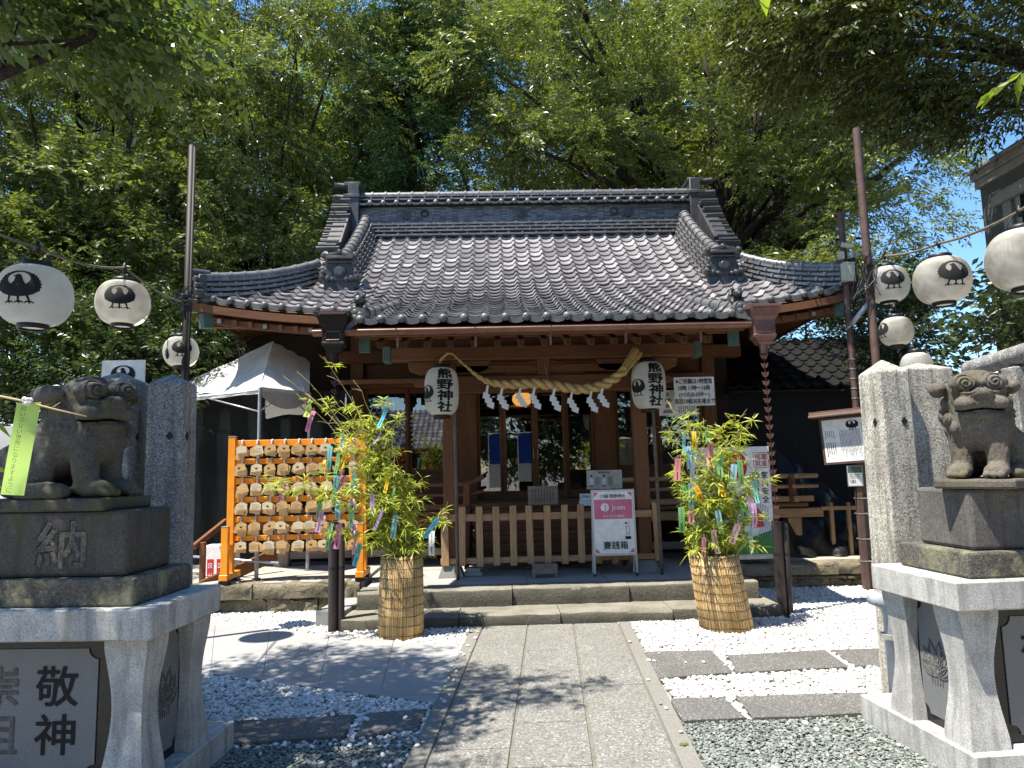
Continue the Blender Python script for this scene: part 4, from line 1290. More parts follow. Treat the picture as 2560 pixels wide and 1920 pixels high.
LAN = [
    ((75, 640), 4.75, .225, -24, 'lant', 'nearest round crow lantern hanging on the cable at the left edge'),
    ((266, 655), 6.6, .23, -8, 'dirtlant', 'soot-stained round crow lantern hanging between the large lantern and the brown pole'),
    ((391, 760), 7.25, .168, 3, 'lant', 'small round crow lantern hanging behind the brown pole by the tent'),
    ((1917, 615), 7.75, .225, 16, 'lant', 'clean white round crow lantern next to the tall brown pole at right'),
    ((2035, 606), 6.1, .228, 26, 'dirtlant', 'yellowed round crow lantern hanging in the middle of the right cable'),
    ((2213, 560), 4.75, .232, 120, 'dirtlant', 'large yellowed lantern cut by the right edge of the photo'),
    ((1936, 716), 7.2, .165, -56, 'dirtlant', 'small stained crow lantern hanging under the clean white lantern'),
    ((1980, 790), 6.0, .125, 180, 'lant', 'small white lantern almost hidden behind the two stone pillars'),
]
lanpos = []
for (px, py), Y, R, dg, mt, lab in LAN:
    L = uY(px, py, Y); lanpos.append(L)
    round_lantern(R, facing(L, dg), lab, L, mt, crest=dg != 120 and dg != 180)

# ---- tall lanterns with the shrine's name
def tall_lantern(loc, a_text, a_crest, label):
    t = thing('name_lantern', label, 'lantern', (0, 0, 0), 'tall shrine name lanterns on the porch')
    R, H, ro = .205, .285, .10
    def pf(z):
        q = max(-1, min(1, z / H)); return ro + (R - ro) * max(0, 1 - abs(q) ** 3.2) ** .55
    b = MB(); n = 174
    b.lathe([(pf(-H + 2 * H * i / n) + (.0034 if i % 3 == 1 else 0), -H + 2 * H * i / n) for i in range(n + 1)], n=64, cap=False)
    b.build('shade', M['lant'], t, smooth=True)
    for nm, z0, z1 in (('top_ring', H - .005, H + .045), ('bottom_ring', -H - .04, -H + .005)):
        b = MB(); b.lathe([(ro * .9, z0), (ro * 1.02, z0), (ro * 1.02, z1), (ro * .9, z1), (ro * .9, z0)], n=32, cap=False); b.build(nm, M['black'], t, smooth=True)
    b = MB(); b.tube([(ro * cos(a), 0, H + .02 + .13 * sin(a)) for a in [pi * i / 12 for i in range(13)]], .004, 6); b.build('wire_handle', M['black'], t, smooth=True)
    V, Fc = cut2d(*layout('熊野神社', .133, True, 0, 1.5, 1.0), .022)
    wb = MB()
    for i, (dx, dy) in enumerate(((0, 0), (.0048, .0025), (-.0048, -.0025), (.0025, -.0042), (-.0025, .0042), (.008, 0), (-.008, 0))): wb.merge(wrap([(p[0] + dx, p[1] + dy) for p in V], Fc, R, pf, 0, 0, .0065 + .0003 * i))
    o = wb.build('lettering', M['ink'], t); o.rotation_euler = (0, 0, facing(loc, a_text))
    s = .105
    V, Fc = cut2d([(p[0] * s, p[1] * s * 1.15) for p in CREST[0]], CREST[1], .02)
    o = wrap(V, Fc, R, pf, 0, -.02, .0068).build('crest', M['ink'], t); o.rotation_euler = (0, 0, facing(loc, a_crest))
    t.location = loc
tall_lantern((-.645, 8.57, 2.54), 12, -56, 'tall white lantern with black shrine name on the porch post beside the reed basket')
tall_lantern((1.875, 8.57, 2.56), 27, -40, 'tall white lantern beside the straw end of the rope under the hopper')
for x, lab in ((-.50, 'bamboo pole with a cross tie in front of the left porch post'), (1.93, 'bamboo pole tied in front of the porch post behind the pink sign')):
    b = MB(); zz = [.30 + .17 * i for i in range(16)] if x < 0 else [.30 + .155 * i for i in range(17)]
    b.tube([(x + .02 * (1 - z / 3), 8.62 + .03 * sin(z), z) for z in zz], [.019 + (.004 if i % 2 else 0) for i in range(len(zz))], 10)
    b.tube([(x - .10, 8.62, 2.05), (x + .06, 8.62, 2.06)], .006, 6)
    M.setdefault('bpole', mat('smoked_bamboo_pole', (0.075, 0.055, 0.04), (0.14, 0.105, 0.07), 5, 0.5, stretch=(1, 1, 3)))
    tag(b.build('bamboo_pole', M['bpole'], smooth=True), lab, 'bamboo pole', 'bamboo poles holding the tall lanterns')

# ---- cables
def cable(pts, r, label, mt='rope', sag=.05, name='lantern_cable', cat='cable', grp=None):
    b = MB(); P = []
    for a, c in zip(pts[:-1], pts[1:]):
        a, c = Vector(a), Vector(c)
        for i in range(8): t = i / 8; q = a.lerp(c, t); q.z -= sag * 4 * t * (1 - t); P.append(q)
    P.append(Vector(pts[-1])); b.tube(P, r, 6)
    o = b.build(name, M[mt], smooth=True); return tag(o, label, cat, grp)
M['cable'] = mat('grey_twisted_cable', (0.2, 0.17, 0.13), (0.1, 0.085, 0.07), 30, 0.8)
top = lambda i: Vector(lanpos[i]) + Vector((0, 0, LAN[i][2] * 1.5))
PLL = uY(403, 700, 7.15); PRB = PY(2168, 640, 7.65); PRA = PY(2119, 760, 9.2)
cable([(PLL.x, PLL.y, 3.34), top(1), top(0), (-2.85, 2.6, 3.05)], .010, 'grey cable carrying the round lanterns from the brown pole at left', 'cable')
cable([(PRB.x, PRB.y, 3.79), top(3), top(4), top(5), (3.4, 3.2, 3.4)], .012, 'grey cable carrying the round lanterns from the tall brown pole at right', 'cable', .03)
b = MB(); p0 = Vector(lanpos[2]); b.tube([(PLL.x, PLL.y, 3.3), (p0.x, p0.y, p0.z + .26)], .004, 5); tag(b.build('hanging_wire', M['black']), 'thin black wire holding the small lantern behind the brown pole', 'wire')
b = MB(); p0 = Vector(lanpos[6]); p1 = Vector(lanpos[3]); b.tube([(p1.x, p1.y, p1.z - .22), (p0.x, p0.y, p0.z + .26)], .005, 5)
for k in range(4): b.tube([(p1.x + .08 * cos(k * 1.7 + a), p1.y - .1, p1.z - .30 + .05 * sin(k + a * 1.3)) for a in [i * .5 for i in range(7)]], .003, 4)
tag(b.build('hanging_wire', M['black']), 'loose black wires between the two stacked lanterns at right', 'wire')

# ---- poles
t = thing('lantern_pole', 'dark brown steel pole rising behind the left stone pillars', 'pole', (PLL.x, PLL.y, 0))
b = MB(); b.tube([(PLL.x, PLL.y, 0), (PLL.x, PLL.y, 5.02)], .036, 12); b.build('pole', M['pipe'], t, smooth=True)
b = MB(); b.tube([(PLL.x + .034, PLL.y - .012, 0), (PLL.x + .034, PLL.y - .012, 5.0)], .016, 8); b.build('conduit', M['pipe'], t, smooth=True)
b = MB(); b.tube([(PLL.x, PLL.y, 3.25), (PLL.x, PLL.y, 3.42)], .052, 12)
rr = random.Random(4)
for k in range(9): b.tube([(PLL.x + rr.uniform(-.05, .05) + .09 * cos(a + k), PLL.y - .06, 3.38 + rr.uniform(-.06, .1) + .05 * sin(a * 1.2 + k)) for a in [i * .6 for i in range(8)]], .004, 4)
b.tube([(PLL.x - .14, PLL.y - .05, 3.3), (PLL.x - .16, PLL.y - .05, 3.0), (PLL.x - .16, PLL.y - .05, 2.86)], .004, 5); b.ball((PLL.x - .16, PLL.y - .05, 2.82), (.02, .02, .06), 8, 6)
b.build('cable_clamp', M['black'], t)
def pole(p, ztop, r, label):
    t = thing('steel_pole', label, 'pole', (p.x, p.y, 0), 'brown steel poles at the right')
    b = MB(); b.tube([(p.x, p.y, 0), (p.x, p.y, ztop)], r, 14); b.build('pole', M['polebrown'], t, auto=40); return t
zt = PY(2143, 322, PRB.y).z
t = pole(PRB, zt, .044, 'taller brown steel pole beside the round lanterns at right')
b = MB(); b.tube([(PRB.x, PRB.y, 3.72), (PRB.x, PRB.y, 3.76)], .05, 12)
for k in range(8): b.tube([(PRB.x - .05 + rr.uniform(-.12, .05) + .1 * cos(a + k), PRB.y - .06, 3.6 + rr.uniform(-.2, .2) + .12 * sin(a * 1.1 + k)) for a in [i * .6 for i in range(8)]], .005, 4)
b.build('cable_coil', M['black'], t)
t = pole(PRA, PY(2095, 532, PRA.y).z, .042, 'shorter brown steel pole carrying the tan meter box')
q = PY(2120, 682, PRA.y - .1)
b = MB(); b.box(q.x - .075, q.x + .075, q.y - .05, q.y + .05, q.z - .12, q.z + .12); b.box(q.x - .08, q.x + .08, q.y - .055, q.y + .05, q.z + .11, q.z + .135)
M['tan'] = plain('tan_plastic', (0.50, 0.46, 0.36), .5); bx = b.build('meter_box', M['tan'], t, bevel=.008)
b = MB(); b.tube([(q.x + .03, q.y, q.z - .12), (q.x + .04, q.y + .02, q.z - .45), (q.x + .02, q.y + .06, q.z - 1.0)], .007, 6); b.tube([(q.x + .10, q.y + .04, q.z - .12), (q.x + .11, q.y + .05, q.z - .42)], .014, 6); b.build('cable', M['black'], bx)
q = PY(2112, 615, PRA.y - .1)
b = MB(); b.tube([(q.x - .05, q.y, q.z + .02), (q.x + .09, q.y - .05, q.z - .02)], .034, 12); b.box(q.x - .09, q.x - .03, q.y - .03, q.y + .03, q.z - .18, q.z - .08); cm = b.build('security_camera', M['tan'], t, auto=40)
b = MB(); b.ball((q.x + .06, q.y - .04, q.z - .13), .05, 12, 8); b.tube([(q.x + .11, q.y - .04, q.z - .13), (q.x + .25, q.y, q.z - .12)], .018, 8); b.build('flood_lamp', M['steel'], cm, smooth=True)
a, c = PY(2128, 812, PRA.y - .15), PY(2172, 756, PRA.y - .25)
b = MB(); b.tube([a, c], .035, 12); b.tube([a, a + Vector((-.03, .1, -.06))], .012, 6); b.build('tube_lamp', M['steel'], t, smooth=True)
for k in range(5):
    z = 2.4 + .13 * k; b = MB(); b.tube([(PRA.x - .001, PRA.y, z), (PRA.x, PRA.y, z + .012)], .047, 12); b.build('cable_tie', M['steel'], t)

# ---- sacred straw rope with its paper streamers
RP = [(-.50, 2.985, .012), (-.36, 2.85, .016), (-.22, 2.72, .024), (-.10, 2.645, .036), (.08, 2.60, .050), (.30, 2.60, .058), (.53, 2.605, .062), (.78, 2.565, .060), (1.02, 2.52, .060), (1.2, 2.535, .060), (1.36, 2.59, .058), (1.50, 2.68, .056), (1.60, 2.775, .052)]
def crv(pts, n):
    P = np.array(pts); L = np.concatenate([[0], np.cumsum(np.linalg.norm(np.diff(P[:, :2], axis=0), axis=1))])
    tt = np.linspace(0, L[-1], n); q = np.stack([np.interp(tt, L, P[:, i]) for i in range(P.shape[1])], 1)
    k = max(3, n // 18); ker = np.ones(k) / k
    for i in range(P.shape[1]):
        pad = np.pad(q[:, i], k // 2, mode='reflect', reflect_type='odd'); q[:, i] = np.convolve(pad, ker, 'valid')[:n]
    return q, tt
q, tt = crv(RP, 150)
t = thing('straw_rope', 'thick twisted straw rope sagging between the two tall lanterns', 'sacred rope', (.55, 8.5, 2.6))
b = MB(); YR = 8.50
for k in range(2):
    P, Rr = [], []; ph = k * pi; 
    for i in range(len(q)):
        if i: ph -= (tt[i] - tt[i - 1]) * 2 * pi / (.10 + 2.6 * q[i, 2])
        d = q[min(i + 1, len(q) - 1)] - q[max(i - 1, 0)]; nrm = np.array([-d[1], d[0]]); nrm /= np.linalg.norm(nrm)
        r = q[i, 2]; o = r * .50
        P.append((q[i, 0] + nrm[0] * cos(ph) * o, YR + sin(ph) * o, q[i, 1] + nrm[1] * cos(ph) * o)); Rr.append(r * .60)
    b.tube(P, Rr, 12)
b.build('twisted_strands', M['rope'], t, smooth=True)
b = MB(); a, c = Vector((1.56, YR, 2.735)), Vector((1.74, YR, 2.965)); d = (c - a).normalized()
rr = random.Random(8)
for k in range(90):
    an = rr.random() * 6.283; ra = sqrt(rr.random()); u = d.orthogonal().normalized(); v = d.cross(u)
    o1 = (u * cos(an) + v * sin(an)) * ra
    b.tube([a + o1 * .045, a + (c - a) * .5 + o1 * .056, c + o1 * .072 + d * rr.uniform(-.01, .03)], .0075, 5)
for s_ in (.12, .45, .8): b.tube([a + d * .29 * s_ + (d.orthogonal().normalized() * cos(x) + d.cross(d.orthogonal().normalized()) * sin(x)) * (.055 + .02 * s_) for x in [i * pi / 9 for i in range(19)]], .006, 5)
b.build('straw_tassel', M['straw'], t)
b = MB(); b.tube([(-.50, YR, 2.99), (-.56, YR, 3.0), (-.64, YR + .02, 2.93), (-.66, YR + .03, 2.88)], .016, 8); b.tube([(.60, 8.7, 2.98), (.64, YR, 2.66)], .003, 5); b.build('loose_end', M['rope'], t, smooth=True)
SH = [(650, 372, 565), (780, 398, 575), (945, 396, 552), (1072, 392, 572), (1252, 400, 590), (1410, 430, 605), (1585, 425, 600), (1685, 398, 556)]
for i, (sx_, y0, y1) in enumerate(SH):
    a = PY(1040 + sx_ / 3.607, 860 + y0 / 3.607, 8.43); c = PY(1040 + (sx_ + 20) / 3.607, 860 + y1 / 3.607, 8.43)
    h = a.z - c.z; b = MB(); wd = .075; x = a.x - .02; z = a.z
    b.ext([(x + .004, 8.435, z), (x + .030, 8.435, z), (x + .012, 8.435, z - h * .42), (x - .022, 8.435, z - h * .42)], (0, .002, 0))
    for k in range(3):
        xx = x - .035 + .026 * k; zz = z - h * (.30 + .2 * k); yy = 8.432 - .004 * k
        b.ext([(xx, yy, zz), (xx + wd, yy, zz - .035), (xx + wd - .012, yy, zz - .035 - h * .28), (xx - .015, yy, zz - h * .28)], (0, .002, 0))
    ord_ = ('first', 'second', 'third', 'fourth', 'fifth', 'sixth', 'seventh', 'eighth')[i]
    tag(b.build('paper_streamer', M['shide']), '%s white zigzag paper streamer on the straw rope, counted from its thin end' % ord_, 'paper streamer', 'zigzag streamers on the straw rope')

# ---- rain chains and their drain pipes
def rain_chain(x, y, z1, z0, dx, mt, label):
    t = thing('rain_chain', label, 'rain chain', (x, y, z0), 'copper cup rain chains')
    n = int((z1 - z0) / .0955)
    for k in range(n):
        z = z1 - .0955 * (k + .6); xx = x + dx * (z1 - z) / (z1 - z0)
        b = MB(); rows = []
        for r, zz in ((.016, -.028), (.026, -.022), (.030, .004), (.034, .012)): rows.append([(xx + r * cos(a) * (1 + (.0 if zz < 0 else .28 * (1 if i % 2 == 0 else -.5))), y + r * sin(a) * (1 + (.0 if zz < 0 else .28 * (1 if i % 2 == 0 else -.5))), z + zz + (.016 if (zz > .01 and i % 2 == 0) else 0)) for i, a in enumerate([2 * pi * q / 12 for q in range(12)])])
        b.grid(rows, 0, True); b.tube([(xx - .012, y, z - .02), (xx, y, z - .05), (xx + .012, y, z - .066)], .003, 5)
        b.build('cup', M[mt], t)
rain_chain(2.945, 7.6, 2.80, .98, .02, 'copper', 'reddish copper cup rain chain hanging from the right-hand hopper')
rain_chain(-1.72, 7.6, 2.80, 1.12, .02, 'pipe', 'dark cup rain chain hanging in front of the orange plaque rack')
for p, zt, lab in ((Vector((2.985, 7.66, 0)), .97, 'dark brown twin drain pipe standing in white gravel beside the tilted reed basket'), (Vector((-1.69, 7.5, 0)), 1.09, 'dark brown twin drain pipe standing beside the left end of the steps')):
    t = thing('drain_pipe', lab, 'drain pipe', p, 'twin drain pipes under the rain chains')
    b = MB(); b.tube([p, p + Vector((0, 0, zt))], .055, 18); b.lathe([(.055, zt), (.05, zt), (.048, zt - .04)], p, 18, cap=False); b.build('pipe', M['drain'], t, auto=40)
    b = MB(); q = p + Vector((.082, -.01, 0)); b.tube([q, q + Vector((0, 0, zt - .03)), q + Vector((0, 0, zt - .012))], [.032, .032, .02], 14); b.build('side_pipe', M['drain'], t, auto=40)
    b = MB()
    for z in (.62,): b.tube([p + Vector((0, 0, z)), p + Vector((0, 0, z + .02))], .058, 18); b.tube([q + Vector((0, 0, z)), q + Vector((0, 0, z + .02))], .035, 14)
    b.build('strap', M['black'], t)
# ================================================================ fence, signs and notices at the shrine front
t = thing('picket_fence', 'low weathered wooden picket fence between the porch posts', 'fence', (.6, 8.83, .3))
PX = [-.645, -.435, -.222, -.018, .19, .39, .608, .818, 1.02, 1.225, 1.43, 1.64, 1.955]
rr = random.Random(2)
for i, x in enumerate(PX):
    b = MB(); w_ = .082 if 0 < i < 12 else .09; j = rr.uniform(-.006, .006); zb = .43 + rr.uniform(-.015, .01); zt_ = 1.14 + rr.uniform(-.006, .006)
    if i in (0, 12): zb = .44
    y0 = 8.805
    b.ext([(x - w_ / 2 + j, y0, zb), (x + w_ / 2 + j, y0, zb), (x + w_ / 2 - j, y0, zt_), (x - w_ / 2 - j, y0, zt_)], (0, .026, 0))
    b.build('picket', M['old_z'], t, bevel=.003)
for z0, z1 in ((.965, 1.05), (.455, .525)):
    b = MB(); b.box(-.70, 1.99, 8.833, 8.862, z0, z1); b.build('fence_rail', M['old_x'], t, bevel=.003)
t = thing('step_stool', 'low dark wooden stool in front of the picket fence', 'stool', (.55, 8.68, .3))
b = MB(); b.box(.40, .70, 8.60, 8.76, .425, .45); b.box(.40, .70, 8.60, 8.616, .345, .424); b.build('board', M['grey_x'], t, bevel=.004)
for x in (.405, .67): b = MB(); b.box(x, x + .028, 8.60, 8.76, .30, .344); b.build('foot', M['grey_z'], t)
b = MB(); b.box(-.42, -.20, 8.88, 9.02, .30, .35); b.box(-.40, -.22, 8.88, 9.02, .352, .40); tag(b.build('stone_offcut', M['gran_smooth'], bevel=.006), 'small grey stone blocks stacked behind the fence beside the post base', 'stone block')

# pink and white payment sign on an easel
t = thing('easel_sign', 'white and pink upright sign on an easel leaning by the picket fence', 'sign', (1.4, 8.62, .3))
SGX0, SGX1, SGY = 1.135, 1.655, 8.60
M['frame'] = plain('pale_sign_frame', (0.55, 0.52, 0.45), .5)
M['pink'] = plain('pink_print', (0.62, 0.16, 0.25), .5)
lean = lambda z: SGY + .05 * (z - .3)
def sp_(x, z, o=0): return (x, lean(z) - o, z)
b = MB()
for x0, x1 in ((SGX0 - .002, SGX0 + .02), (SGX1 - .02, SGX1 + .002)): b.ext([sp_(x0, .33), sp_(x1, .33), sp_(x1, 1.315), sp_(x0, 1.315)], (0, .018, 0))
for z0, z1 in ((.535, .56), (1.29, 1.313)): b.ext([sp_(SGX0 + .021, z0), sp_(SGX1 - .021, z0), sp_(SGX1 - .021, z1), sp_(SGX0 + .021, z1)], (0, .018, 0))
b.build('frame', M['frame'], t)
for x in (SGX0 + .009, SGX1 - .009):
    b = MB(); b.box(x - .012, x + .012, lean(.3) - .002, lean(.3) + .02, .30, .33); b.build('foot', M['black'], t)
    b = MB(); b.bar((x, 8.66, 1.2), (x, 8.80, .31), .018, .014); b.build('rear_leg', M['frame'], t)
b = MB(); b.ext([sp_(SGX0 + .02, .56, -.004), sp_(SGX1 - .02, .56, -.004), sp_(SGX1 - .02, 1.29, -.004), sp_(SGX0 + .02, 1.29, -.004)], (0, .006, 0)); pn = b.build('panel', M['white'], t)
b = MB(); b.ext([sp_(SGX0 + .03, .965, -.001), sp_(SGX1 - .03, .965, -.001), sp_(SGX1 - .03, 1.195, -.001), sp_(SGX0 + .03, 1.195, -.001)], (0, .002, 0))
for cx_, cz_, sx_, sz_ in ((SGX0 + .03, 1.28, 1, -1), (SGX1 - .03, 1.28, -1, -1), (SGX0 + .03, .57, 1, 1), (SGX1 - .03, .57, -1, 1)):
    b.ext([sp_(cx_, cz_, -.001), sp_(cx_ + sx_ * .055, cz_, -.001), sp_(cx_ + sx_ * .04, cz_ + sz_ * .018, -.001), sp_(cx_ + sx_ * .018, cz_ + sz_ * .04, -.001), sp_(cx_, cz_ + sz_ * .055, -.001)], (0, .002, 0))
b.build('pink_band', M['pink'], pn)
uxv, uzv = (1, 0, 0), Vector((0, .05, 1)).normalized()
xm = (SGX0 + SGX1) / 2
write('川越 熊野神社', sp_(xm, 1.235, .004), uxv, uzv, .048, pn, bold=.004)
write('Jcoin', sp_(xm + .06, 1.105, .006), uxv, uzv, .082, pn, M['white'], bold=.012)
b = MB(); b.add([sp_(xm - .10 + .05 * cos(a), 1.105 + .05 * sin(a), .004) for a in [2 * pi * i / 28 for i in range(28)]], [tuple(range(28))]); b.build('roundel', M['white'], pn)
write('J', sp_(xm - .10, 1.105, .007), uxv, uzv, .075, pn, M['pink'], bold=.02)
write('スマホでお賽銭!', sp_(xm, 1.0, .006), uxv, uzv, .036, pn, M['white'], bold=.006)
write('賽銭箱', sp_(xm + .01, .655, .004), uxv, uzv, .10, pn, bold=.006)
b = MB(); qx, qz = xm + .165, .83
for a_ in ((qx - .022, qx - .018, qz - .045, qz + .045), (qx + .018, qx + .022, qz - .045, qz + .045), (qx - .022, qx + .022, qz + .042, qz + .047), (qx - .022, qx + .022, qz - .047, qz - .042), (qx - .034, qx + .034, qz - .105, qz - .07)):
    b.add([sp_(a_[0], a_[2], .003), sp_(a_[1], a_[2], .003), sp_(a_[1], a_[3], .003), sp_(a_[0], a_[3], .003)], [(0, 1, 2, 3)])
b.add([sp_(qx - .04, qz + .085, .003), sp_(qx - .015, qz + .10, .003), sp_(qx - .015, qz + .09, .003), sp_(qx + .02, qz + .075, .003), sp_(qx - .015, qz + .078, .003), sp_(qx - .015, qz + .07, .003)], [(0, 1, 2, 3, 4, 5)])
b.build('phone_icon', M['ink'], pn)

def board(name, label, cat, x0, x1, z0, z1, y, mt='white', th=.008, parent=None):
    t = thing(name, label, cat, ((x0 + x1) / 2, y, z0))
    b = MB(); b.box(x0, x1, y, y + th, z0, z1); b.build('panel', M[mt], t, bevel=.001); return t
t = board('prayer_notice', 'white prayer hours notice hanging under the right window awning', 'notice', 2.455, 3.01, 2.39, 2.785, 9.62)
write('※ご祈願は1時間毎\n10時.11時〜16時\n(1/1のみ10半〜)\n各回10組30名様まで', (2.733, 9.617, 2.588), (1, 0, 0), (0, 0, 1), .078, t, bold=.014, sx=.80, line=1.17)
b = MB(); b.tube([(2.40, 9.66, 2.79), (2.42, 9.68, 3.2)], .004, 5); b.build('hanging_wire', M['black'], t)
t = board('portrait_poster', 'grey poster with small portraits half hidden behind the prayer notice', 'poster', 2.26, 2.78, 2.27, 2.62, 9.72, 'white')
M['grey'] = plain('grey_print', (0.25, 0.25, 0.25), .6)
b = MB()
for cx_, cz_ in ((2.375, 2.53), (2.375, 2.37)): b.add([(cx_ + .03 * cos(a), 9.717, cz_ + .03 + .035 * sin(a)) for a in [2 * pi * i / 16 for i in range(16)]], [tuple(range(16))]); b.add([(cx_ - .07, 9.717, cz_ - .07), (cx_ + .07, 9.717, cz_ - .07), (cx_ + .05, 9.717, cz_ - .02), (cx_ - .05, 9.717, cz_ - .02)], [(0, 1, 2, 3)])
b.build('portrait', M['grey'], t)
b = MB(); lines2d(b, (2.62, 9.717, 2.35), (1, 0, 0), (0, 0, 1), -.1, .14, -.06, .05, 8, True, 3); b.build('lettering', M['ink'], t)
t = board('wooden_notice', 'brown wooden notice board with faint brush lines above the fence', 'notice', .40, .79, 1.12, 1.36, 9.3, 'grey_x')
b = MB(); lines2d(b, (.595, 9.297, 1.24), (1, 0, 0), (0, 0, 1), -.15, .15, -.09, .08, 8, True, 5); b.build('lettering', M['wood_x'], t)
t = board('manners_board', 'white board with two drawn figures standing behind the easel sign', 'notice', 1.19, 1.66, 1.30, 1.545, 9.45, 'frame')
write('参拝の作法', (1.42, 9.446, 1.515), (1, 0, 0), (0, 0, 1), .032, t, bold=.006)
b = MB()
for x in (1.245, 1.41): b.add([(x - .02, 9.447, 1.345), (x + .035, 9.447, 1.345), (x + .03, 9.447, 1.43), (x, 9.447, 1.455), (x - .015, 9.447, 1.42)], [(0, 1, 2, 3, 4)])
b.build('figure_robe', M['white'], t)
b = MB()
for x in (1.245, 1.41): b.add([(x + .008 + .014 * cos(a), 9.447, 1.47 + .016 * sin(a)) for a in [2 * pi * i / 12 for i in range(12)]], [tuple(range(12))])
lines2d(b, (1.33, 9.446, 1.40), (1, 0, 0), (0, 0, 1), -.03, .03, -.06, .06, 4, True, 9); lines2d(b, (1.50, 9.446, 1.40), (1, 0, 0), (0, 0, 1), -.03, .04, -.06, .06, 5, True, 10)
b.build('figure_ink', M['ink'], t)
b = MB()
for x in (1.235, 1.40): b.add([(x - .012, 9.446, 1.332), (x + .04, 9.446, 1.332), (x + .036, 9.446, 1.35), (x - .01, 9.446, 1.35)], [(0, 1, 2, 3)])
b.build('figure_hem', M['red'], t)
t = thing('leaflet_box', 'small pale box of leaflets beside the easel sign', 'leaflet box', (1.14, 9.25, 1.1))
b = MB(); b.box(1.06, 1.22, 9.20, 9.30, 1.10, 1.16); b.build('tray', M['white'], t)
b = MB(); b.box(1.065, 1.215, 9.24, 9.25, 1.162, 1.25); bk = b.build('card', M['white'], t); write('ご自由に', (1.14, 9.238, 1.215), (1, 0, 0), (0, 0, 1), .034, bk, bold=.01)

# tall festival banner board with the red sun behind the right bamboo
q0, q1 = PY(1722, 1120, 9.3), PY(1936, 1395, 9.3)
x0, x1, z1, z0 = PY(1722, 1115, 9.3).x, PY(1930, 1250, 9.3).x, PY(1900, 1116, 9.3).z, PY(1880, 1388, 9.3).z
t = board('blessing_board', 'tall white board with a red sun and black blessings behind the bamboo', 'board', x0, x1, z0, z1, 9.3, 'white', .02)
b = MB(); b.box(x0 - .01, x1 + .01, 9.29, 9.33, z0 - .05, z0 - .002); b.build('bottom_rail', M['steel'], t)
b = MB(); b.box(x0, x0 + .02, 9.325, 9.34, .3, z0); b.box(x1 - .02, x1, 9.325, 9.34, .3, z0); b.build('stand', M['steel'], t)
b = MB(); c = PY(1838, 1165, 9.297); b.add([(c.x + .155 * cos(a), 9.297, c.z + .20 * sin(a)) for a in [2 * pi * i / 40 for i in range(40)]], [tuple(range(40))]); b.build('red_sun', M['red'], t)
def at_(px, py, o=.004): v = PY(px, py, 9.3 - o); return (v.x, v.y, v.z)
write('家内安全', at_(1913, 1218), (1, 0, 0), (0, 0, 1), .098, t, True and M['ink'], True, .01, 1, 1.06)
write('商売繁盛', at_(1890, 1218), (1, 0, 0), (0, 0, 1), .098, t, M['ink'], True, .01, 1, 1.06)
write('川越\n躍進', at_(1760, 1190), (1, 0, 0), (0, 0, 1), .11, t, M['ink'], True, .015, 1, 1.1)
write('成躍\n就進', at_(1902, 1150), (1, 0, 0), (0, 0, 1), .082, t, M['red'], False, .004, 1, 1, 1.05)
b = MB(); c = Vector(at_(1902, 1150))
for a_ in ((-.10, .10, .094, .10), (-.10, .10, -.10, -.094), (-.10, -.094, -.094, .094), (.094, .10, -.094, .094)): b.add([(c.x + a_[0], 9.296, c.z + a_[2]), (c.x + a_[1], 9.296, c.z + a_[2]), (c.x + a_[1], 9.296, c.z + a_[3]), (c.x + a_[0], 9.296, c.z + a_[3])], [(0, 1, 2, 3)])
b.build('seal_frame', M['red'], t)
M['green'] = plain('green_print', (0.05, 0.22, 0.05), .5); M['blue'] = plain('blue_grey_print', (0.2, 0.24, 0.35), .5)
b = MB(); xx = [x0 + .35 + (x1 - x0 - .36) * i / 12 for i in range(13)]; b.add([(xx[0], 9.297, z0 + .01)] + [(x, 9.297, z0 + .16 + .16 * ((i / 12) ** 1.5)) for i, x in enumerate(xx)] + [(xx[-1], 9.297, z0 + .01)], [tuple(range(15))]); b.build('green_hill', M['green'], t)
b = MB(); b.add([(x0 + .75, 9.295, z0 + .34), (x0 + .93, 9.295, z0 + .36), (x0 + .90, 9.295, z0 + .55), (x0 + .80, 9.295, z0 + .66)], [(0, 1, 2, 3)]); b.build('red_drape', M['red'], t)
b = MB()
for k in range(6): b.tube([(x0 + .86 + .03 * k + .025 * sin(i * .9 + k * .2), 9.294, z0 + .26 + .09 * i - .02 * k) for i in range(6)], .003, 4)
b.build('wave_lines', M['blue'], t)

# sloping information board with a little roof, and the paper notice on its post
POST = PZ(2166, 1476, 0.0)
t = thing('information_board', 'white information board under a small brown roof on a post', 'sign', (POST.x, POST.y, 0))
ya = radians(-33); ux = Vector((cos(ya), sin(ya), .055)).normalized(); nz = Vector((-.055 * cos(ya), -.055 * sin(ya), 1)).normalized(); nf = ux.cross(nz)
ctr = PY(2056, 1105, POST.y + .1); C_ = ctr + ux * .45 + Vector((0, 0, .0))
b = MB(); b.obox(C_ - nf * -.0, ux * .46, nf * .012, nz * .295); b.build('frame', M['polebrown'], t, bevel=.004)
b = MB(); b.obox(C_ + nf * .013, ux * .43, nf * .003, nz * .268); pn = b.build('panel', M['white'], t, bevel=.003)
O_ = C_ + nf * .018
b = MB(); lines2d(b, O_, ux, nz, .02, .42, -.24, .20, 26, True, 1, .5); lines2d(b, O_, ux, nz, -.24, .0, -.23, .12, 15, True, 2, .5); lines2d(b, O_, ux, nz, -.41, -.29, -.2, -.02, 5, True, 3, .5); lines2d(b, O_, ux, nz, -.41, -.29, .03, .13, 5, True, 4, .5); b.build('lettering', M['ink'], pn)
flat2d([(p[0] * .075 - .08, p[1] * .075 + .19) for p in CREST[0]], CREST[1], O_, ux, nz).build('crest', M['ink'], pn)
b = MB()
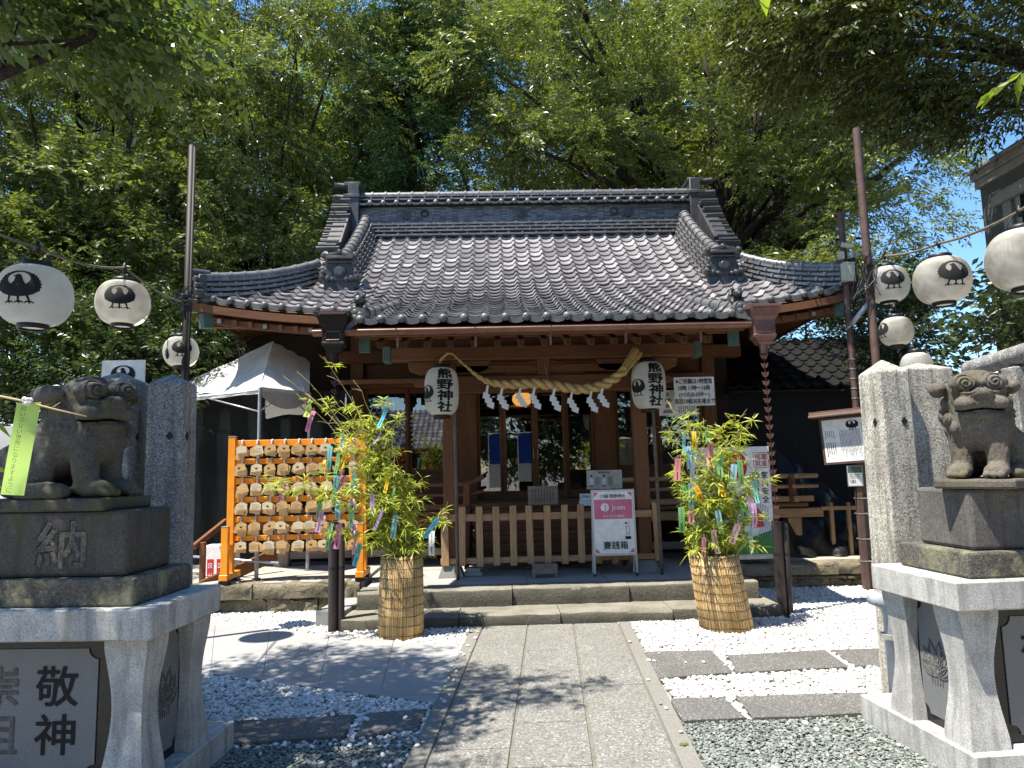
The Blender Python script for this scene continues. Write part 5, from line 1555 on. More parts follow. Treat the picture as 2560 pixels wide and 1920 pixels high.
for sgn in (1, -1): b.obox(C_ + nz * .345 + nf * .07 * sgn, ux * .56, (nf * .09 - nz * .03 * sgn) if True else 0, nz * .012)
b.obox(C_ + nz * .375, ux * .57, nf * .02, nz * .012); b.build('roof', M['polebrown'], t, bevel=.004)
b = MB(); b.box(POST.x - .035, POST.x + .035, POST.y - .035, POST.y + .035, 0, 1.75); b.box(POST.x + .05, POST.x + .10, POST.y + .02, POST.y + .07, 0, 1.95); b.build('post', M['polebrown'], t, bevel=.004)
b = MB()
for z in (.35, .62, .93, 1.12): b.box(POST.x - .038, POST.x + .105, POST.y - .038, POST.y + .073, z, z + .012)
b.build('post_tie', M['steel'], t)
c = PY(2138, 1190, POST.y - .05)
t = thing('paper_notice', 'small laminated paper notice tied to the information board post', 'notice', (c.x, c.y, c.z - .12))
b = MB(); b.box(c.x - .10, c.x + .10, c.y, c.y + .005, c.z - .13, c.z + .13); b.build('sleeve', M['steel'], t)
b = MB(); b.box(c.x - .088, c.x + .088, c.y - .002, c.y - .0002, c.z - .12, c.z + .12); pp = b.build('paper', M['white'], t)
b = MB(); b.box(c.x - .088, c.x + .088, c.y - .0035, c.y - .0025, c.z + .04, c.z + .12); b.build('picture', M['patina'], pp)
write('101', (c.x - .035, c.y - .004, c.z - .065), (1, 0, 0), (0, 0, 1), .055, pp, bold=.02)
b = MB(); lines2d(b, (c.x, c.y - .004, c.z), (1, 0, 0), (0, 0, 1), -.07, .07, -.035, .03, 3, False, 8); b.build('lettering', M['ink'], pp)
# ================================================================ guardian lion-dogs on their pedestals
def surface_nets(f, lo, hi, h):
    lo = np.array(lo, float); n = np.ceil((np.array(hi) - lo) / h).astype(int) + 1
    X, Y, Z = np.meshgrid(*[lo[i] + h * np.arange(n[i]) for i in range(3)], indexing='ij')
    D = f(X, Y, Z)
    s = D < 0
    cell = np.zeros(n - 1, np.int32) - 1
    acc = np.zeros(tuple(n - 1) + (3,)); cnt = np.zeros(n - 1)
    I = np.stack(np.meshgrid(*[np.arange(k - 1) for k in n], indexing='ij'), -1).astype(float)
    sl = lambda o: tuple(slice(o[i], o[i] + n[i] - 1) for i in range(3))
    cor = [(a, b, c) for a in (0, 1) for b in (0, 1) for c in (0, 1)]
    for a in cor:
        for ax in range(3):
            if a[ax]: continue
            b = list(a); b[ax] = 1
            da, db = D[sl(a)], D[sl(b)]; m = (da < 0) != (db < 0)
            t = np.where(m, da / np.where(m, da - db, 1), 0)
            p = np.stack([np.full_like(t, a[i]) for i in range(3)], -1); p[..., ax] += t
            acc += p * m[..., None]; cnt += m
    act = cnt > 0; cell[act] = np.arange(act.sum())
    V = lo + h * (I[act] + acc[act] / cnt[act][:, None])
    Fs = []
    for ax in range(3):
        u, v = (ax + 1) % 3, (ax + 2) % 3
        a = s; o = [slice(1, n[i] - 1) for i in range(3)]; o2 = list(o)
        o[ax] = slice(0, n[ax] - 1); o2[ax] = slice(1, n[ax])
        m = s[tuple(o)] != s[tuple(o2)]; flip = s[tuple(o)][m]
        idx = np.argwhere(m); base = idx.copy(); base[:, u] += 1; base[:, v] += 1
        def cid(du, dv):
            q = base.copy(); q[:, u] += du; q[:, v] += dv; return cell[q[:, 0], q[:, 1], q[:, 2]]
        quad = np.stack([cid(-1, -1), cid(0, -1), cid(0, 0), cid(-1, 0)], 1)
        quad[~flip] = quad[~flip][:, ::-1]; Fs.append(quad)
    return V, np.concatenate(Fs)


def ell(c, r, R=None):
    c = np.array(c); r = np.array(r)
    def f(P):
        q = P - c
        if R is not None: q = q @ R
        k0 = np.linalg.norm(q / r, axis=-1); k1 = np.linalg.norm(q / (r * r), axis=-1)
        return k0 * (k0 - 1) / np.maximum(k1, 1e-6)
    return f
def cap_(a, b, ra, rb):
    a, b = np.array(a), np.array(b)
    def f(P):
        ab = b - a; t = np.clip(((P - a) @ ab) / (ab @ ab), 0, 1)
        return np.linalg.norm(P - a - t[..., None] * ab, axis=-1) - (ra + (rb - ra) * t)
    return f
def smin(a, b, k): h = np.clip(.5 + .5 * (b - a) / k, 0, 1); return b + (a - b) * h - k * h * (1 - h)


def guardian(head_yaw, head_pitch=0.0):
    """seated guardian dog facing +x on z = 0; returns mesh data"""
    cy, sy = cos(head_yaw), sin(head_yaw)
    HS = 1.12; Hc = np.array((.115, 0, .462)); Rm = np.array(((cy, -sy, 0), (sy, cy, 0), (0, 0, 1.0)))
    cp, sp2 = cos(head_pitch), sin(head_pitch); Rm = Rm @ np.array(((cp, 0, sp2), (0, 1, 0), (-sp2, 0, cp)))
    hd = lambda p: tuple(Hc + HS * (Rm @ np.array(p)))
    def ellh(c, r, R=None): return ell(c, np.array(r) * HS, R)
    body = [(cap_((-.15, 0, .165), (.09, 0, .335), .145, .135), .05), (ell((.125, 0, .30), (.115, .135, .15)), .05), (cap_((.05, 0, .34), tuple(Hc), .13, .12), .06)]
    for q in (-1, 1):
        body += [(ell((-.135, q * .105, .135), (.15, .075, .135)), .03), (cap_((-.09, q * .15, .04), (.07, q * .15, .035), .042, .04), .02), (ell((.075, q * .15, .03), (.05, .045, .035)), .012),
                 (cap_((.135, q * .085, .30), (.155, q * .085, .06), .064, .05), .03), (ell((.205, q * .088, .042), (.075, .056, .046)), .02)]
        for k in (-1, 0, 1): body.append((cap_((.22, q * .088 + k * .03, .045), (.275, q * .088 + k * .033, .022), .026, .018), .008))
    body += [(cap_((-.24, 0, .08), (-.28, 0, .15), .06, .05), .03)]
    head = [(ellh(hd((-.01, 0, .02)), (.125, .128, .105), Rm), .03), (ellh(hd((.095, 0, -.035)), (.075, .105, .052), Rm), .02), (ellh(hd((.07, 0, -.10)), (.078, .092, .034), Rm), .012),
            (ellh(hd((-.02, 0, -.05)), (.12, .125, .08), Rm), .03), (ellh(hd((.158, 0, .005)), (.026, .046, .026), Rm), .008)]
    for q in (-1, 1):
        head += [(ellh(hd((.088, q * .058, .055)), (.062, .064, .042), Rm), .006), (ellh(hd((.125, q * .055, .004)), (.02, .03, .02), Rm), .004), (ellh(hd((.155, q * .03, -.005)), (.018, .02, .016), Rm), .006),
                 (ellh(hd((-.05, q * .155, .035)), (.115, .040, .040), Rm), .014), (ellh(hd((.12, q * .07, -.045)), (.045, .045, .035), Rm), .012)]
        for (x, y, z) in ((.0, .14, -.04), (-.03, .15, -.10), (.02, .135, -.12), (-.09, .12, -.14), (-.02, .13, -.17), (.05, .11, -.165), (-.11, .12, -.05)):
            head.append((ellh(hd((x, q * y * .93, z)), (.036, .024, .034)), .014))
    for (x, y, z) in ((-.13, .05, .02), (-.13, -.05, .02), (-.14, 0, -.06), (-.12, .06, -.08), (-.12, -.06, -.08), (-.1, 0, .08)): head.append((ellh(hd((x, y, z)), (.045, .045, .045)), .02))
    folds = []
    def f(X, Y, Z):
        P = np.stack([X, Y, Z], -1); sh = P.shape; P = P.reshape(-1, 3); D = np.full(len(P), 9.0)
        for g, k in body + head:
            d = g(P); D = smin(D, d, k)
        Q = ((P - Hc) @ Rm) / HS
        # mouth slit, brow spirals, mane and flank grooves
        mw = np.abs(Q[:, 2] + .074 - .004 * np.cos(Q[:, 1] * 40)) - .005
        slit = np.maximum(np.maximum(mw, .05 - Q[:, 0]), np.abs(Q[:, 1]) - .10)
        D = np.maximum(D, -slit)
        for q in (-1, 1):
            dy, dz = Q[:, 1] - q * .06, Q[:, 2] - .058; r = np.hypot(dy, dz); th = np.arctan2(dz, dy * q)
            w = np.clip(1 - r / .065, 0, 1) ** .5 * (Q[:, 0] > .05)
            D = D + .0085 * w * np.sin(r * 2 * np.pi / .017 + th)
        w = np.clip(1 - np.abs(Q[:, 2] + .115) / .03, 0, 1) * (Q[:, 0] > .0) * (np.abs(Q[:, 1]) > .03)
        D = D + .004 * w * np.sin(np.abs(Q[:, 1]) * 2 * np.pi / .016 + Q[:, 2] * 60)
        w = np.clip(1 - np.abs(P[:, 2] - .06) / .07, 0, 1) * (P[:, 0] < -.02)
        D = D + .005 * w * np.sin(P[:, 2] * 2 * np.pi / .035 + P[:, 0] * 18)
        w = np.clip(1 - np.abs(P[:, 2] - .34) / .07, 0, 1) * (P[:, 0] < .13)
        D = D + .004 * w * np.sin((P[:, 2] + np.abs(P[:, 1]) * .7) * 2 * np.pi / .03)
        # strands of the mane, chiselled toes and a chipped surface
        ng = np.arctan2(Q[:, 1], -Q[:, 0] + .05)
        w = np.clip(1 - np.abs(np.hypot(Q[:, 0], Q[:, 1]) - .15) / .06, 0, 1) * (Q[:, 2] < -.02) * (Q[:, 0] < .04)
        D = D + .0055 * w * np.sin(ng * 22 + Q[:, 2] * 30)
        w = np.clip(1 - np.abs(P[:, 0] - .10) / .05, 0, 1) * (np.abs(P[:, 1]) < .12) * np.clip(1 - np.abs(P[:, 2] - .30) / .08, 0, 1)
        D = D + .003 * w * np.sin(P[:, 2] * 210 + np.abs(P[:, 1]) * 120)
        D = D + .0016 * np.sin(P[:, 0] * 61 + 2 * np.sin(P[:, 1] * 47)) * np.sin(P[:, 1] * 67 + P[:, 2] * 31) * np.sin(P[:, 2] * 71 + P[:, 0] * 23) + .0012 * np.sin(P[:, 0] * 173 + P[:, 2] * 91) * np.sin(P[:, 1] * 157)
        D = np.maximum(D, -P[:, 2] - .002)
        return D.reshape(sh[:3])
    return surface_nets(f, (-.40, -.30, -.012), (.37, .30, .64), .0052)


def put_mesh(name, V, Fq, mt, parent):
    me = bpy.data.meshes.new(name)
    me.vertices.add(len(V)); me.vertices.foreach_set('co', np.asarray(V, np.float32).ravel())
    me.loops.add(Fq.size); me.loops.foreach_set('vertex_index', Fq.ravel().astype(np.int32))
    me.polygons.add(len(Fq)); me.polygons.foreach_set('loop_start', np.arange(0, Fq.size, Fq.shape[1], dtype=np.int32))
    me.update(calc_edges=True); me.validate()
    me.polygons.foreach_set('use_smooth', np.ones(len(me.polygons), bool))
    me.materials.append(mt)
    o = bpy.data.objects.new(name, me); COL.objects.link(o)
    if parent: o.parent = parent
    return o


def leg_prof(mb, x, y, z0, z1, wx, wy):
    """square leg with a waist"""
    rows = []
    for i in range(15):
        t = i / 14; wst = 1 - .30 * sin(pi * min(1, max(0, (t - .04) / .92))) ** 1.3
        if t > .86: wst = max(wst, .93)
        hx, hy = wx / 2 * wst, wy / 2 * wst
        rows.append([(x - hx, y - hy, z0 + (z1 - z0) * t), (x + hx, y - hy, z0 + (z1 - z0) * t), (x + hx, y + hy, z0 + (z1 - z0) * t), (x - hx, y + hy, z0 + (z1 - z0) * t)])
    mb.grid(rows, 0, True); o = len(mb.v) - 60; mb.f += [(o, o + 1, o + 2, o + 3), (o + 56, o + 57, o + 58, o + 59)]; mb.m += [0, 0]


def notch_rect(x0, x1, z0, z1, r=.05):
    P = []
    for cx, cz, a0 in ((x0, z0, 90), (x1, z0, 180), (x1, z1, 270), (x0, z1, 0)):
        pass
    def arc(cx, cz, a, b): return [(cx + r * cos(radians(a + (b - a) * i / 5)), cz + r * sin(radians(a + (b - a) * i / 5))) for i in range(6)]
    P += arc(x0, z0, 90, 0) + arc(x1, z0, 180, 90) + arc(x1, z1, 270, 180) + arc(x0, z1, 360, 270)
    return P


def lotus(c, ux, uz, s, nrm, parent):
    """engraved lotus drawn with thin raised lines"""
    c, ux, uz, nrm = map(Vector, (c, ux, uz, nrm)); b = MB()
    for a, L in ((-62, .8), (-35, 1.0), (-12, 1.15), (12, 1.15), (35, 1.0), (62, .8)):
        for wdt in (.20, .11):
            pts = []
            for i in range(17):
                t = i / 16; w_ = wdt * sin(pi * min(1, t * 1.0)) if True else 0
                sgn = 1
                pts.append((t * L, w_))
            for sg in (-1, 1):
                P = []
                for (l_, w_) in pts:
                    x = l_ * sin(radians(a)) + sg * w_ * cos(radians(a)); z = l_ * cos(radians(a)) - sg * w_ * sin(radians(a))
                    P.append(c + ux * x * s + uz * z * s + nrm * .002)
                b.tube(P, .0028, 4)
    for k in range(5): b.tube([c + ux * s * (-.25 + .125 * k) + uz * s * (-.05 * (2 - abs(k - 2))) + nrm * .002, c + ux * s * (.12 * (k - 2)) + uz * s * -.28 + nrm * .002], .0028, 4)
    return b.build('lotus_engraving', M['slab'], parent)


def pedestal(side, loc, rot, label, blockmat, text):
    """granite table > base, slab, legs, panels; built for the right side with +x pointing outwards, then mirrored by side"""
    s = side; t = thing('stone_pedestal', label, 'pedestal', (0, 0, 0), 'granite pedestals of the guardian dogs')
    def bx(mb, x0, x1, y0, y1, z0, z1): mb.box(*sorted((s * x0, s * x1)), y0, y1, z0, z1)
    b = MB(); bx(b, .02, 1.3, .0, .98, -.1, .15); b.build('base', M['pedgran'], t, bevel=.006)
    b = MB(); bx(b, 0, 1.25, .0, .72, .835, .98); b.build('table_slab', M['pedgran'], t, bevel=.007)
    for x, y in ((.15, .15), (.15, .60), (1.08, .15), (1.08, .60)):
        b = MB(); leg_prof(b, s * x, y, .151, .834, .21, .2); b.build('leg', M['pedgran'], t, auto=35)
    # recessed polished panels: inner side and front
    b = MB(); bx(b, .13, .16, .22, .53, .151, .833); sp1 = b.build('side_panel', M['polish'], t)
    b = MB(); pts = notch_rect(.245, .505, .20, .80, .045); b.ext([(s * .128, y, z) for y, z in pts], (s * -.004, 0, 0)); b.build('plate', M['plate'], sp1)
    lotus((s * .1235, .375, .42), (0, 1, 0), (0, 0, 1), .17, (-s, 0, 0), sp1)
    b = MB(); bx(b, .22, 1.04, .13, .16, .151, .833); fp = b.build('front_panel', M['polish'], t)
    b = MB(); pts = notch_rect(.325, .985, .19, .775, .05); b.ext([(s * x, .128, z) for x, z in pts], (0, -.005, 0)); b.build('plate', M['plate'], fp)
    if text:
        for i, tx in enumerate(text):
            write(tx, (s * (.655 + (.16 if i else -.13)), .121, .485), (1, 0, 0), (0, 0, 1), .20, fp, M['ink'] if i == 0 else M['darkblock'], True, .014, 1.1, 1.12)
    t.location = loc; t.rotation_euler = (0, 0, rot)
    return t


RL, RR = -.07, .07
PLL_ = Vector((-1.635, 3.48, 0)); PRR_ = Vector((2.285, 3.60, 0))
pedestal(-1, PLL_, RL, 'granite pedestal table at left with a plate of carved black characters', 'mossblock', ('敬神', '崇祖'))
pedestal(1, PRR_, RR, 'granite pedestal table at right with a lotus engraved side panel', 'darkblock', ('敬神', '崇祖'))
def upper(side, base, rot, mt, ch, lab1, lab2):
    s = side
    def bx(nm, x0, x1, y0, y1, z0, z1, mt_, par, bev=.012):
        b = MB(); n = 8; rr = random.Random(int(z0 * 100)); X = sorted((s * x0, s * x1)); b.box(X[0], X[1], y0, y1, z0, z1); return b.build(nm, M[mt_], par, bevel=bev, seg=2)
    t = thing('statue_plinth', lab1, 'plinth', (0, 0, 0), 'dark stone plinths under the guardian dogs')
    bx('lower_course', .125, 1.15, .06, .62, .981, 1.115, 'lichen', t)
    k = bx('block', .20, 1.08, .11, .53, 1.116, 1.435, mt, t, .02)
    if ch:
        o = write(ch, (s * .53, .1075, 1.27), (1, 0, 0), (0, 0, 1), .24, k, M['black'] if False else M['lichen'], False, .02, 1.15)
        o2 = write(ch, (s * .53 - .006, .1085, 1.275), (1, 0, 0), (0, 0, 1), .24, k, M['ink'], False, .02, 1.15)
    t.location = base; t.rotation_euler = (0, 0, rot)
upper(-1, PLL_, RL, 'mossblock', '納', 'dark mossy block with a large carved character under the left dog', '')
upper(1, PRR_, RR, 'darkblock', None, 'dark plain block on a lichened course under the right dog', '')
V, Fq = guardian(radians(-30), .05); V = V * np.array((1.13, 1, 1))
t = thing('guardian_dog', 'mossy shaded stone guardian dog facing the path from the left pedestal', 'statue', (0, 0, 0), 'stone guardian dogs')
SS = 1.06
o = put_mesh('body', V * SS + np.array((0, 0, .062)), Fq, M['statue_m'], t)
b = MB(); b.box(-.47, .36, -.2, .2, 0, .062); b.build('plinth_stone', M['statue_m'], t, bevel=.012, seg=2)
t.location = (-2.275, 3.83, 1.436); t.rotation_euler = (0, 0, radians(-7))
V, Fq = guardian(radians(24), .05)
t = thing('guardian_dog', 'sunlit brown stone guardian dog looking out from the right pedestal', 'statue', (0, 0, 0), 'stone guardian dogs')
SS = .985
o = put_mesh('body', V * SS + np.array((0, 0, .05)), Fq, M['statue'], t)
b = MB(); b.box(-.38, .31, -.19, .19, 0, .05); b.build('plinth_stone', M['statue'], t, bevel=.012, seg=2)
t.location = (2.725, 3.90, 1.436); t.rotation_euler = (0, 0, radians(-139))

# ---- granite gate posts
def pillar(x0, x1, y0, y1, zs_, za, mt, label, rot=0, holes=True):
    cx, cy = (x0 + x1) / 2, (y0 + y1) / 2
    t = thing('stone_pillar', label, 'pillar', (cx, cy, 0), 'granite gate pillars')
    b = MB(); hx, hy = (x1 - x0) / 2, (y1 - y0) / 2
    rows = [[(cx - hx * k, cy - hy * k, z), (cx + hx * k, cy - hy * k, z), (cx + hx * k, cy + hy * k, z), (cx - hx * k, cy + hy * k, z)] for k, z in ((1.08, 0), (1.0, zs_))]
    b.grid(rows, 0, True); b.f.append((0, 1, 2, 3)); b.m.append(0)
    o = len(b.v); b.v.append((cx, cy, za)); b.f += [(4, 5, o), (5, 6, o), (6, 7, o), (7, 4, o)]; b.m += [0] * 4
    b.build('shaft', M[mt], t, bevel=.012, seg=2)
    if holes:
        b = MB()
        for z in (1.86,):
            b.obox((cx + hx * .35, cy - hy * 1.02, z), (.011, 0, .014), (0, .006, 0), (-.011, 0, .014)); b.obox((cx - hx * 1.02 if cx > 0 else cx + hx * 1.02, cy - hy * .3, z), (0, .011, .014), (.006, 0, 0), (0, -.011, .014))
        b.build('rail_socket', M['black'], t)
    t.rotation_euler = (0, 0, rot)
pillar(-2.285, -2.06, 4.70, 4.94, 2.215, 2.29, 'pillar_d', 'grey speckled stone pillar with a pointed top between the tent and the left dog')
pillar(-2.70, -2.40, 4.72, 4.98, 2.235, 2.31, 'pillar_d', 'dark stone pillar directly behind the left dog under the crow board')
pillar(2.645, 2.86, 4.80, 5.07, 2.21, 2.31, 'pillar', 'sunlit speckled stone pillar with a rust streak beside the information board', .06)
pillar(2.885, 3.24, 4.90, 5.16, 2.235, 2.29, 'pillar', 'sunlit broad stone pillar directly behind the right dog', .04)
c = PY(308, 926, 5.2)
t = thing('crest_board', 'small white board with the black crow standing behind the left pillar', 'sign', (c.x, c.y, 0))
b = MB(); b.box(c.x - .155, c.x + .155, 5.2, 5.212, c.z - .25, c.z + .075); pn = b.build('panel', M['white'], t)
flat2d([(p[0] * .09, p[1] * .09) for p in CREST[0]], CREST[1], (c.x + .0, 5.197, c.z - .03), (1, 0, 0), (0, 0, 1)).build('crest', M['ink'], pn)
b = MB(); b.tube([(c.x, 5.22, 0), (c.x, 5.22, c.z)], .02, 8); b.build('post', M['steel'], t)
# white stake between the two left pillars
b = MB(); b.box(-2.385, -2.35, 5.02, 5.05, 0, 2.22); tag(b.build('white_stake', M['frame'], bevel=.003), 'thin white stake standing in the gap between the left pillars', 'stake')
# stone rail beam at the right edge
b = MB(); a, c = PY(2425, 925, 5.25), PY(2610, 868, 4.5)
b.tube([a, c, c + (c - a) * .4], .068, 16); o = b.build('stone_rail', M['pillar_d'], auto=50); tag(o, 'dark round stone rail running off the right edge behind the dog', 'stone rail')
b = MB(); q = PY(2540, 900, 4.75); b.box(q.x - .07, q.x + .07, q.y - .07, q.y + .07, 0, q.z - .05); tag(b.build('rail_post', M['pillar_d'], bevel=.01), 'short stone post under the round rail at the right edge', 'post')
b = MB(); q = c + (c - a) * .3; b.box(q.x - .08, q.x + .08, q.y - .08, q.y + .08, 0, q.z - .05); tag(b.build('rail_post', M['pillar_d'], bevel=.01), 'stone post carrying the outer end of the round rail', 'post')
# plastic water pipe behind the right pedestal
t = thing('water_pipe', 'grey plastic pipe with an elbow behind the right pedestal', 'pipe', (2.35, 4.5, 0))
M['pvc'] = plain('grey_pvc', (0.36, 0.38, 0.41), .35)
q = PY(2188, 1500, 4.62)
b = MB(); b.tube([(q.x + .09, 4.62, .1), (q.x + .09, 4.62, q.z - .10), (q.x + .06, 4.62, q.z - .02), (q.x - .03, 4.60, q.z + .02)], .045, 14); b.build('pipe', M['pvc'], t, smooth=True)
b = MB(); b.tube([(q.x + .09, 4.62, .47), (q.x + .09, 4.62, .50)], .066, 14); b.build('collar', M['trim'], t, auto=40)
# blossoms of a red plant and a small leaf at the bottom left corner
# ================================================================ the plaque rack
YR = 8.72
def rk(px, py, y=YR): return PY(px, py, y)
XL, XR = rk(579, 1250).x, rk(908, 1250).x
t = thing('plaque_rack', 'bright orange wooden rack hung with rows of votive plaques', 'rack', ((XL + XR) / 2, YR, .335))
ZT = rk(581, 1093).z
for x, zt, nm in ((XL, ZT, 'post'), (XR, ZT + .02, 'post')):
    b = MB(); b.box(x - .042, x + .042, YR - .035, YR + .035, .40, zt); ps = b.build(nm, M['orange'], t, bevel=.004)
    b = MB(); b.box(x - .045, x + .045, YR - .038, YR + .038, zt + .0005, zt + .012); b.build('post_cap', M['trim'], ps)
    b = MB(); b.box(x - .05, x + .05, YR - .22, YR + .22, .375, .445); ft = b.build('foot', M['orange'], t, bevel=.006)
    for yy in (-.16, .15):
        b = MB(); b.box(x - .055, x + .055, YR + yy - .05, YR + yy + .05, .333, .374); b.build('pad', M['black'], ft)
    b = MB(); b.box(x - .04, x + .04, YR - .20, YR - .13, .446, rk(565, 1318, YR - .16).z); br = b.build('brace_post', M['orange'], t, bevel=.004)
    b = MB(); b.box(x - .042, x + .042, YR - .202, YR - .128, rk(565, 1318, YR - .16).z + .0005, rk(565, 1318, YR - .16).z + .01); b.build('post_cap', M['trim'], br)
    b = MB(); b.box(x - .03, x + .03, YR - .129, YR - .036, .72, .78); b.build('brace', M['orange'], t)
RAILZ = []
for i, (ya_, yb_) in enumerate(((505, 545), (622, 656), (741, 780), (860, 896), (984, 1020), (1103, 1136))):
    z1, z0 = rk(440 + 420 / 2.5125, 900 + ya_ / 2.5125).z, rk(440 + 420 / 2.5125, 900 + yb_ / 2.5125).z
    RAILZ.append((z0, z1)); b = MB(); b.box(XL + .043, XR - .043, YR - .016, YR + .016, z0, z1); b.build('rail', M['orange'], t, bevel=.003)
ORD = ('first', 'second', 'third', 'fourth', 'fifth', 'sixth', 'seventh', 'eighth', 'ninth')
RN = ('top', 'second', 'third', 'fourth', 'fifth', 'bottom')
rr = random.Random(21)
def plaque_shape(wd, h): return [(-wd / 2, -h), (wd / 2, -h), (wd / 2, -h * .20), (wd * .12, 0), (-wd * .12, 0), (-wd / 2, -h * .20)]
SC_ = [(p[0] * .5, p[1] * .5) for p in CREST[0]]
for i in range(6):
    z0, z1 = RAILZ[i]
    for k in range(9):
        x = XL + .135 + (XR - XL - .24) * k / 8 + rr.uniform(-.012, .012); z = z1 - .012; y0 = YR - .017
        kind = rr.choice(('crow', 'ink', 'ink', 'plain', 'crow'))
        n = rr.choice((4, 4, 5)); pale = rr.random() < .45
        look = {'crow': 'crow stamp', 'ink': 'inked wish', 'plain': 'blank front'}[kind]
        g = thing('plaque_bundle', 'plaque bundle with %s, %s from the left post on the %s rail' % (look, ORD[k], RN[i]), 'votive plaques', (x, y0, z), 'votive plaque bundles on the orange rack')
        b = MB(); b.tube([(x, y0 + .01, z + .012), (x, y0 - .012, z + .008), (x, y0 - .016, z - .03), (x + rr.uniform(-.008, .008), y0 - .02, z - .062)], .011, 6); b.ball((x, y0 - .012, z - .004), (.014, .012, .016), 8, 6); b.build('cord', M['cord'], g, smooth=True)
        for q in range(n):
            wd, h = (.124, .09) if rr.random() < .8 else (.106, .112)
            ang = radians(rr.uniform(-12, 12) + (q - n / 2) * 4); zz = z - .046 - .016 * (n - 1 - q) - rr.uniform(0, .01); yy = y0 - .014 - .011 * q; xo = rr.uniform(-.022, .022)
            P = [(x + xo + a * cos(ang) - c * sin(ang), yy - .004 * (c / h), zz + a * sin(ang) + c * cos(ang)) for a, c in plaque_shape(wd, h)]
            b = MB(); b.ext(P, (0, -.008, 0)); pl = b.build('plaque', M['ema_pale'] if (pale and q == n - 1) else M['ema'], g)
            if q == n - 1 and kind != 'plain':
                fx, fy, fz = x + xo, yy - .0125, zz - h * .58
                uxx, uzz = Vector((cos(ang), 0, sin(ang))), Vector((-sin(ang), 0, cos(ang)))
                if kind == 'crow': flat2d([(p[0] * .034, p[1] * .034) for p in SC_], CREST[1], (fx, fy, fz), uxx, uzz).build('stamp', M['ink'], pl)
                else:
                    b = MB(); lines2d(b, (fx, fy, fz), uxx, uzz, -.045, .045, -.03, .028, 4, False, rr.randrange(999), .34); b.build('writing', M['black'], pl)

# ================================================================ tent, curtain and clutter at the left of the hall
A_ = Vector((-2.94, 8.9, 2.67)); B_ = Vector((-4.95, 10.2, 2.67)); C_ = Vector((-2.5, 9.58, 2.67)); PK = Vector((-3.3, 10.55, 3.56)); E_ = Vector((-2.78, 10.66, 3.27)); D_ = Vector((-4.2, 11.15, 2.67)); zE = 2.67
t = thing('canopy_tent', 'white canvas canopy tent squeezed under the left eaves of the hall', 'tent', (A_.x, A_.y, .33))
b = MB(); rr = random.Random(6)
def sail(p, q, k, seed):
    rows = []
    for i in range(17):
        u = i / 16; row = []
        for j in range(23):
            v = j / 22; e = p.lerp(q, v); x = e.lerp(k, u)
            sg = -.05 * sin(pi * u) * sin(pi * v) * 2 + .016 * sin(v * 26 + u * 7 + seed) * (1 - u) * sin(pi * v) + .012 * sin(u * 15 + v * 5 + seed)
            row.append((x.x, x.y, x.z + sg))
        rows.append(row)
    b.grid(rows)
def panel4(p, q, r_, s_, seed):
    rows = []
    for i in range(17):
        u = i / 16; a, c = p.lerp(s_, u), q.lerp(r_, u)
        rows.append([(lambda x: (x.x, x.y, x.z - .05 * sin(pi * u) * sin(pi * j / 22) + .012 * sin(j * .9 + u * 8 + seed)))(a.lerp(c, j / 22)) for j in range(23)])
    b.grid(rows)
sail(B_, A_, PK, 0); panel4(A_, C_, E_, PK, 2); sail(D_, B_, PK, 3)
b.build('roof_cover', M['canvas'], t, smooth=True)
b = MB()
def skirt(p, q, h, k, belly=0):
    rows = []
    for i in range(6):
        rows.append([(p.lerp(q, j / 16).x, p.lerp(q, j / 16).y + .02 * sin(j * 1.9 + i) * i / 5, p.z - h * (i / 5) * (1 + .06 * sin(j * k)) - belly * (i / 5) * sin(pi * j / 16)) for j in range(17)])
    b.grid(rows)
skirt(B_, D_, .26, 1.1); skirt(D_, C_ + Vector((-.1, .2, 0)), .26, .9); skirt(B_, A_, .07, 1.3)
b.build('valance', M['canvas'], t, smooth=True)
M['canvas_shade'] = mat_paper('shaded_canvas', (0.34, 0.32, 0.27), 0.15, 0.7, (0.24, 0.225, 0.19), 3)  # tent canvas again, with the side flap's shade put into the colour
b = MB(); skirt(A_ + Vector((0.01, -.01, .01)), C_ + Vector((0.01, -.01, .01)), .10, .6, .16); b.build('loose_flap', M['canvas_shade'], t, smooth=True)
for q in (A_, B_, C_):
    b = MB(); b.tube([(q.x, q.y, .334), (q.x, q.y, zE)], .021, 10); b.tube([(q.x, q.y, .334), (q.x, q.y, 1.5)], .025, 10); b.tube([(q.x, q.y, .334), (q.x, q.y, .345)], .05, 10); b.build('leg', M['steel'], t, auto=40)
_bars = []
class _T(MB):
    def tube(s, *a, **k):
        m = MB(); m.tube(*a, **k); m.build('frame_bar', M['steel'], t, smooth=True)
b = _T()
for p, q in ((A_, B_), (A_, C_), (B_, D_)):
    dz = Vector((0, 0, -.03)); b.tube([p + dz, q + dz], .012, 8)
    m_ = p.lerp(q, .5); b.tube([p + Vector((0, 0, -.30)), m_ + Vector((0, 0, -.02))], .010, 8); b.tube([q + Vector((0, 0, -.30)), m_ + Vector((0, 0, -.02))], .010, 8)
    b.tube([p + dz, p.lerp(PK, .5) + Vector((0, 0, -.12))], .010, 8)
b.tube([(B_.x, B_.y, .55), (A_.x + .35, A_.y - .28, .55)], .016, 8)
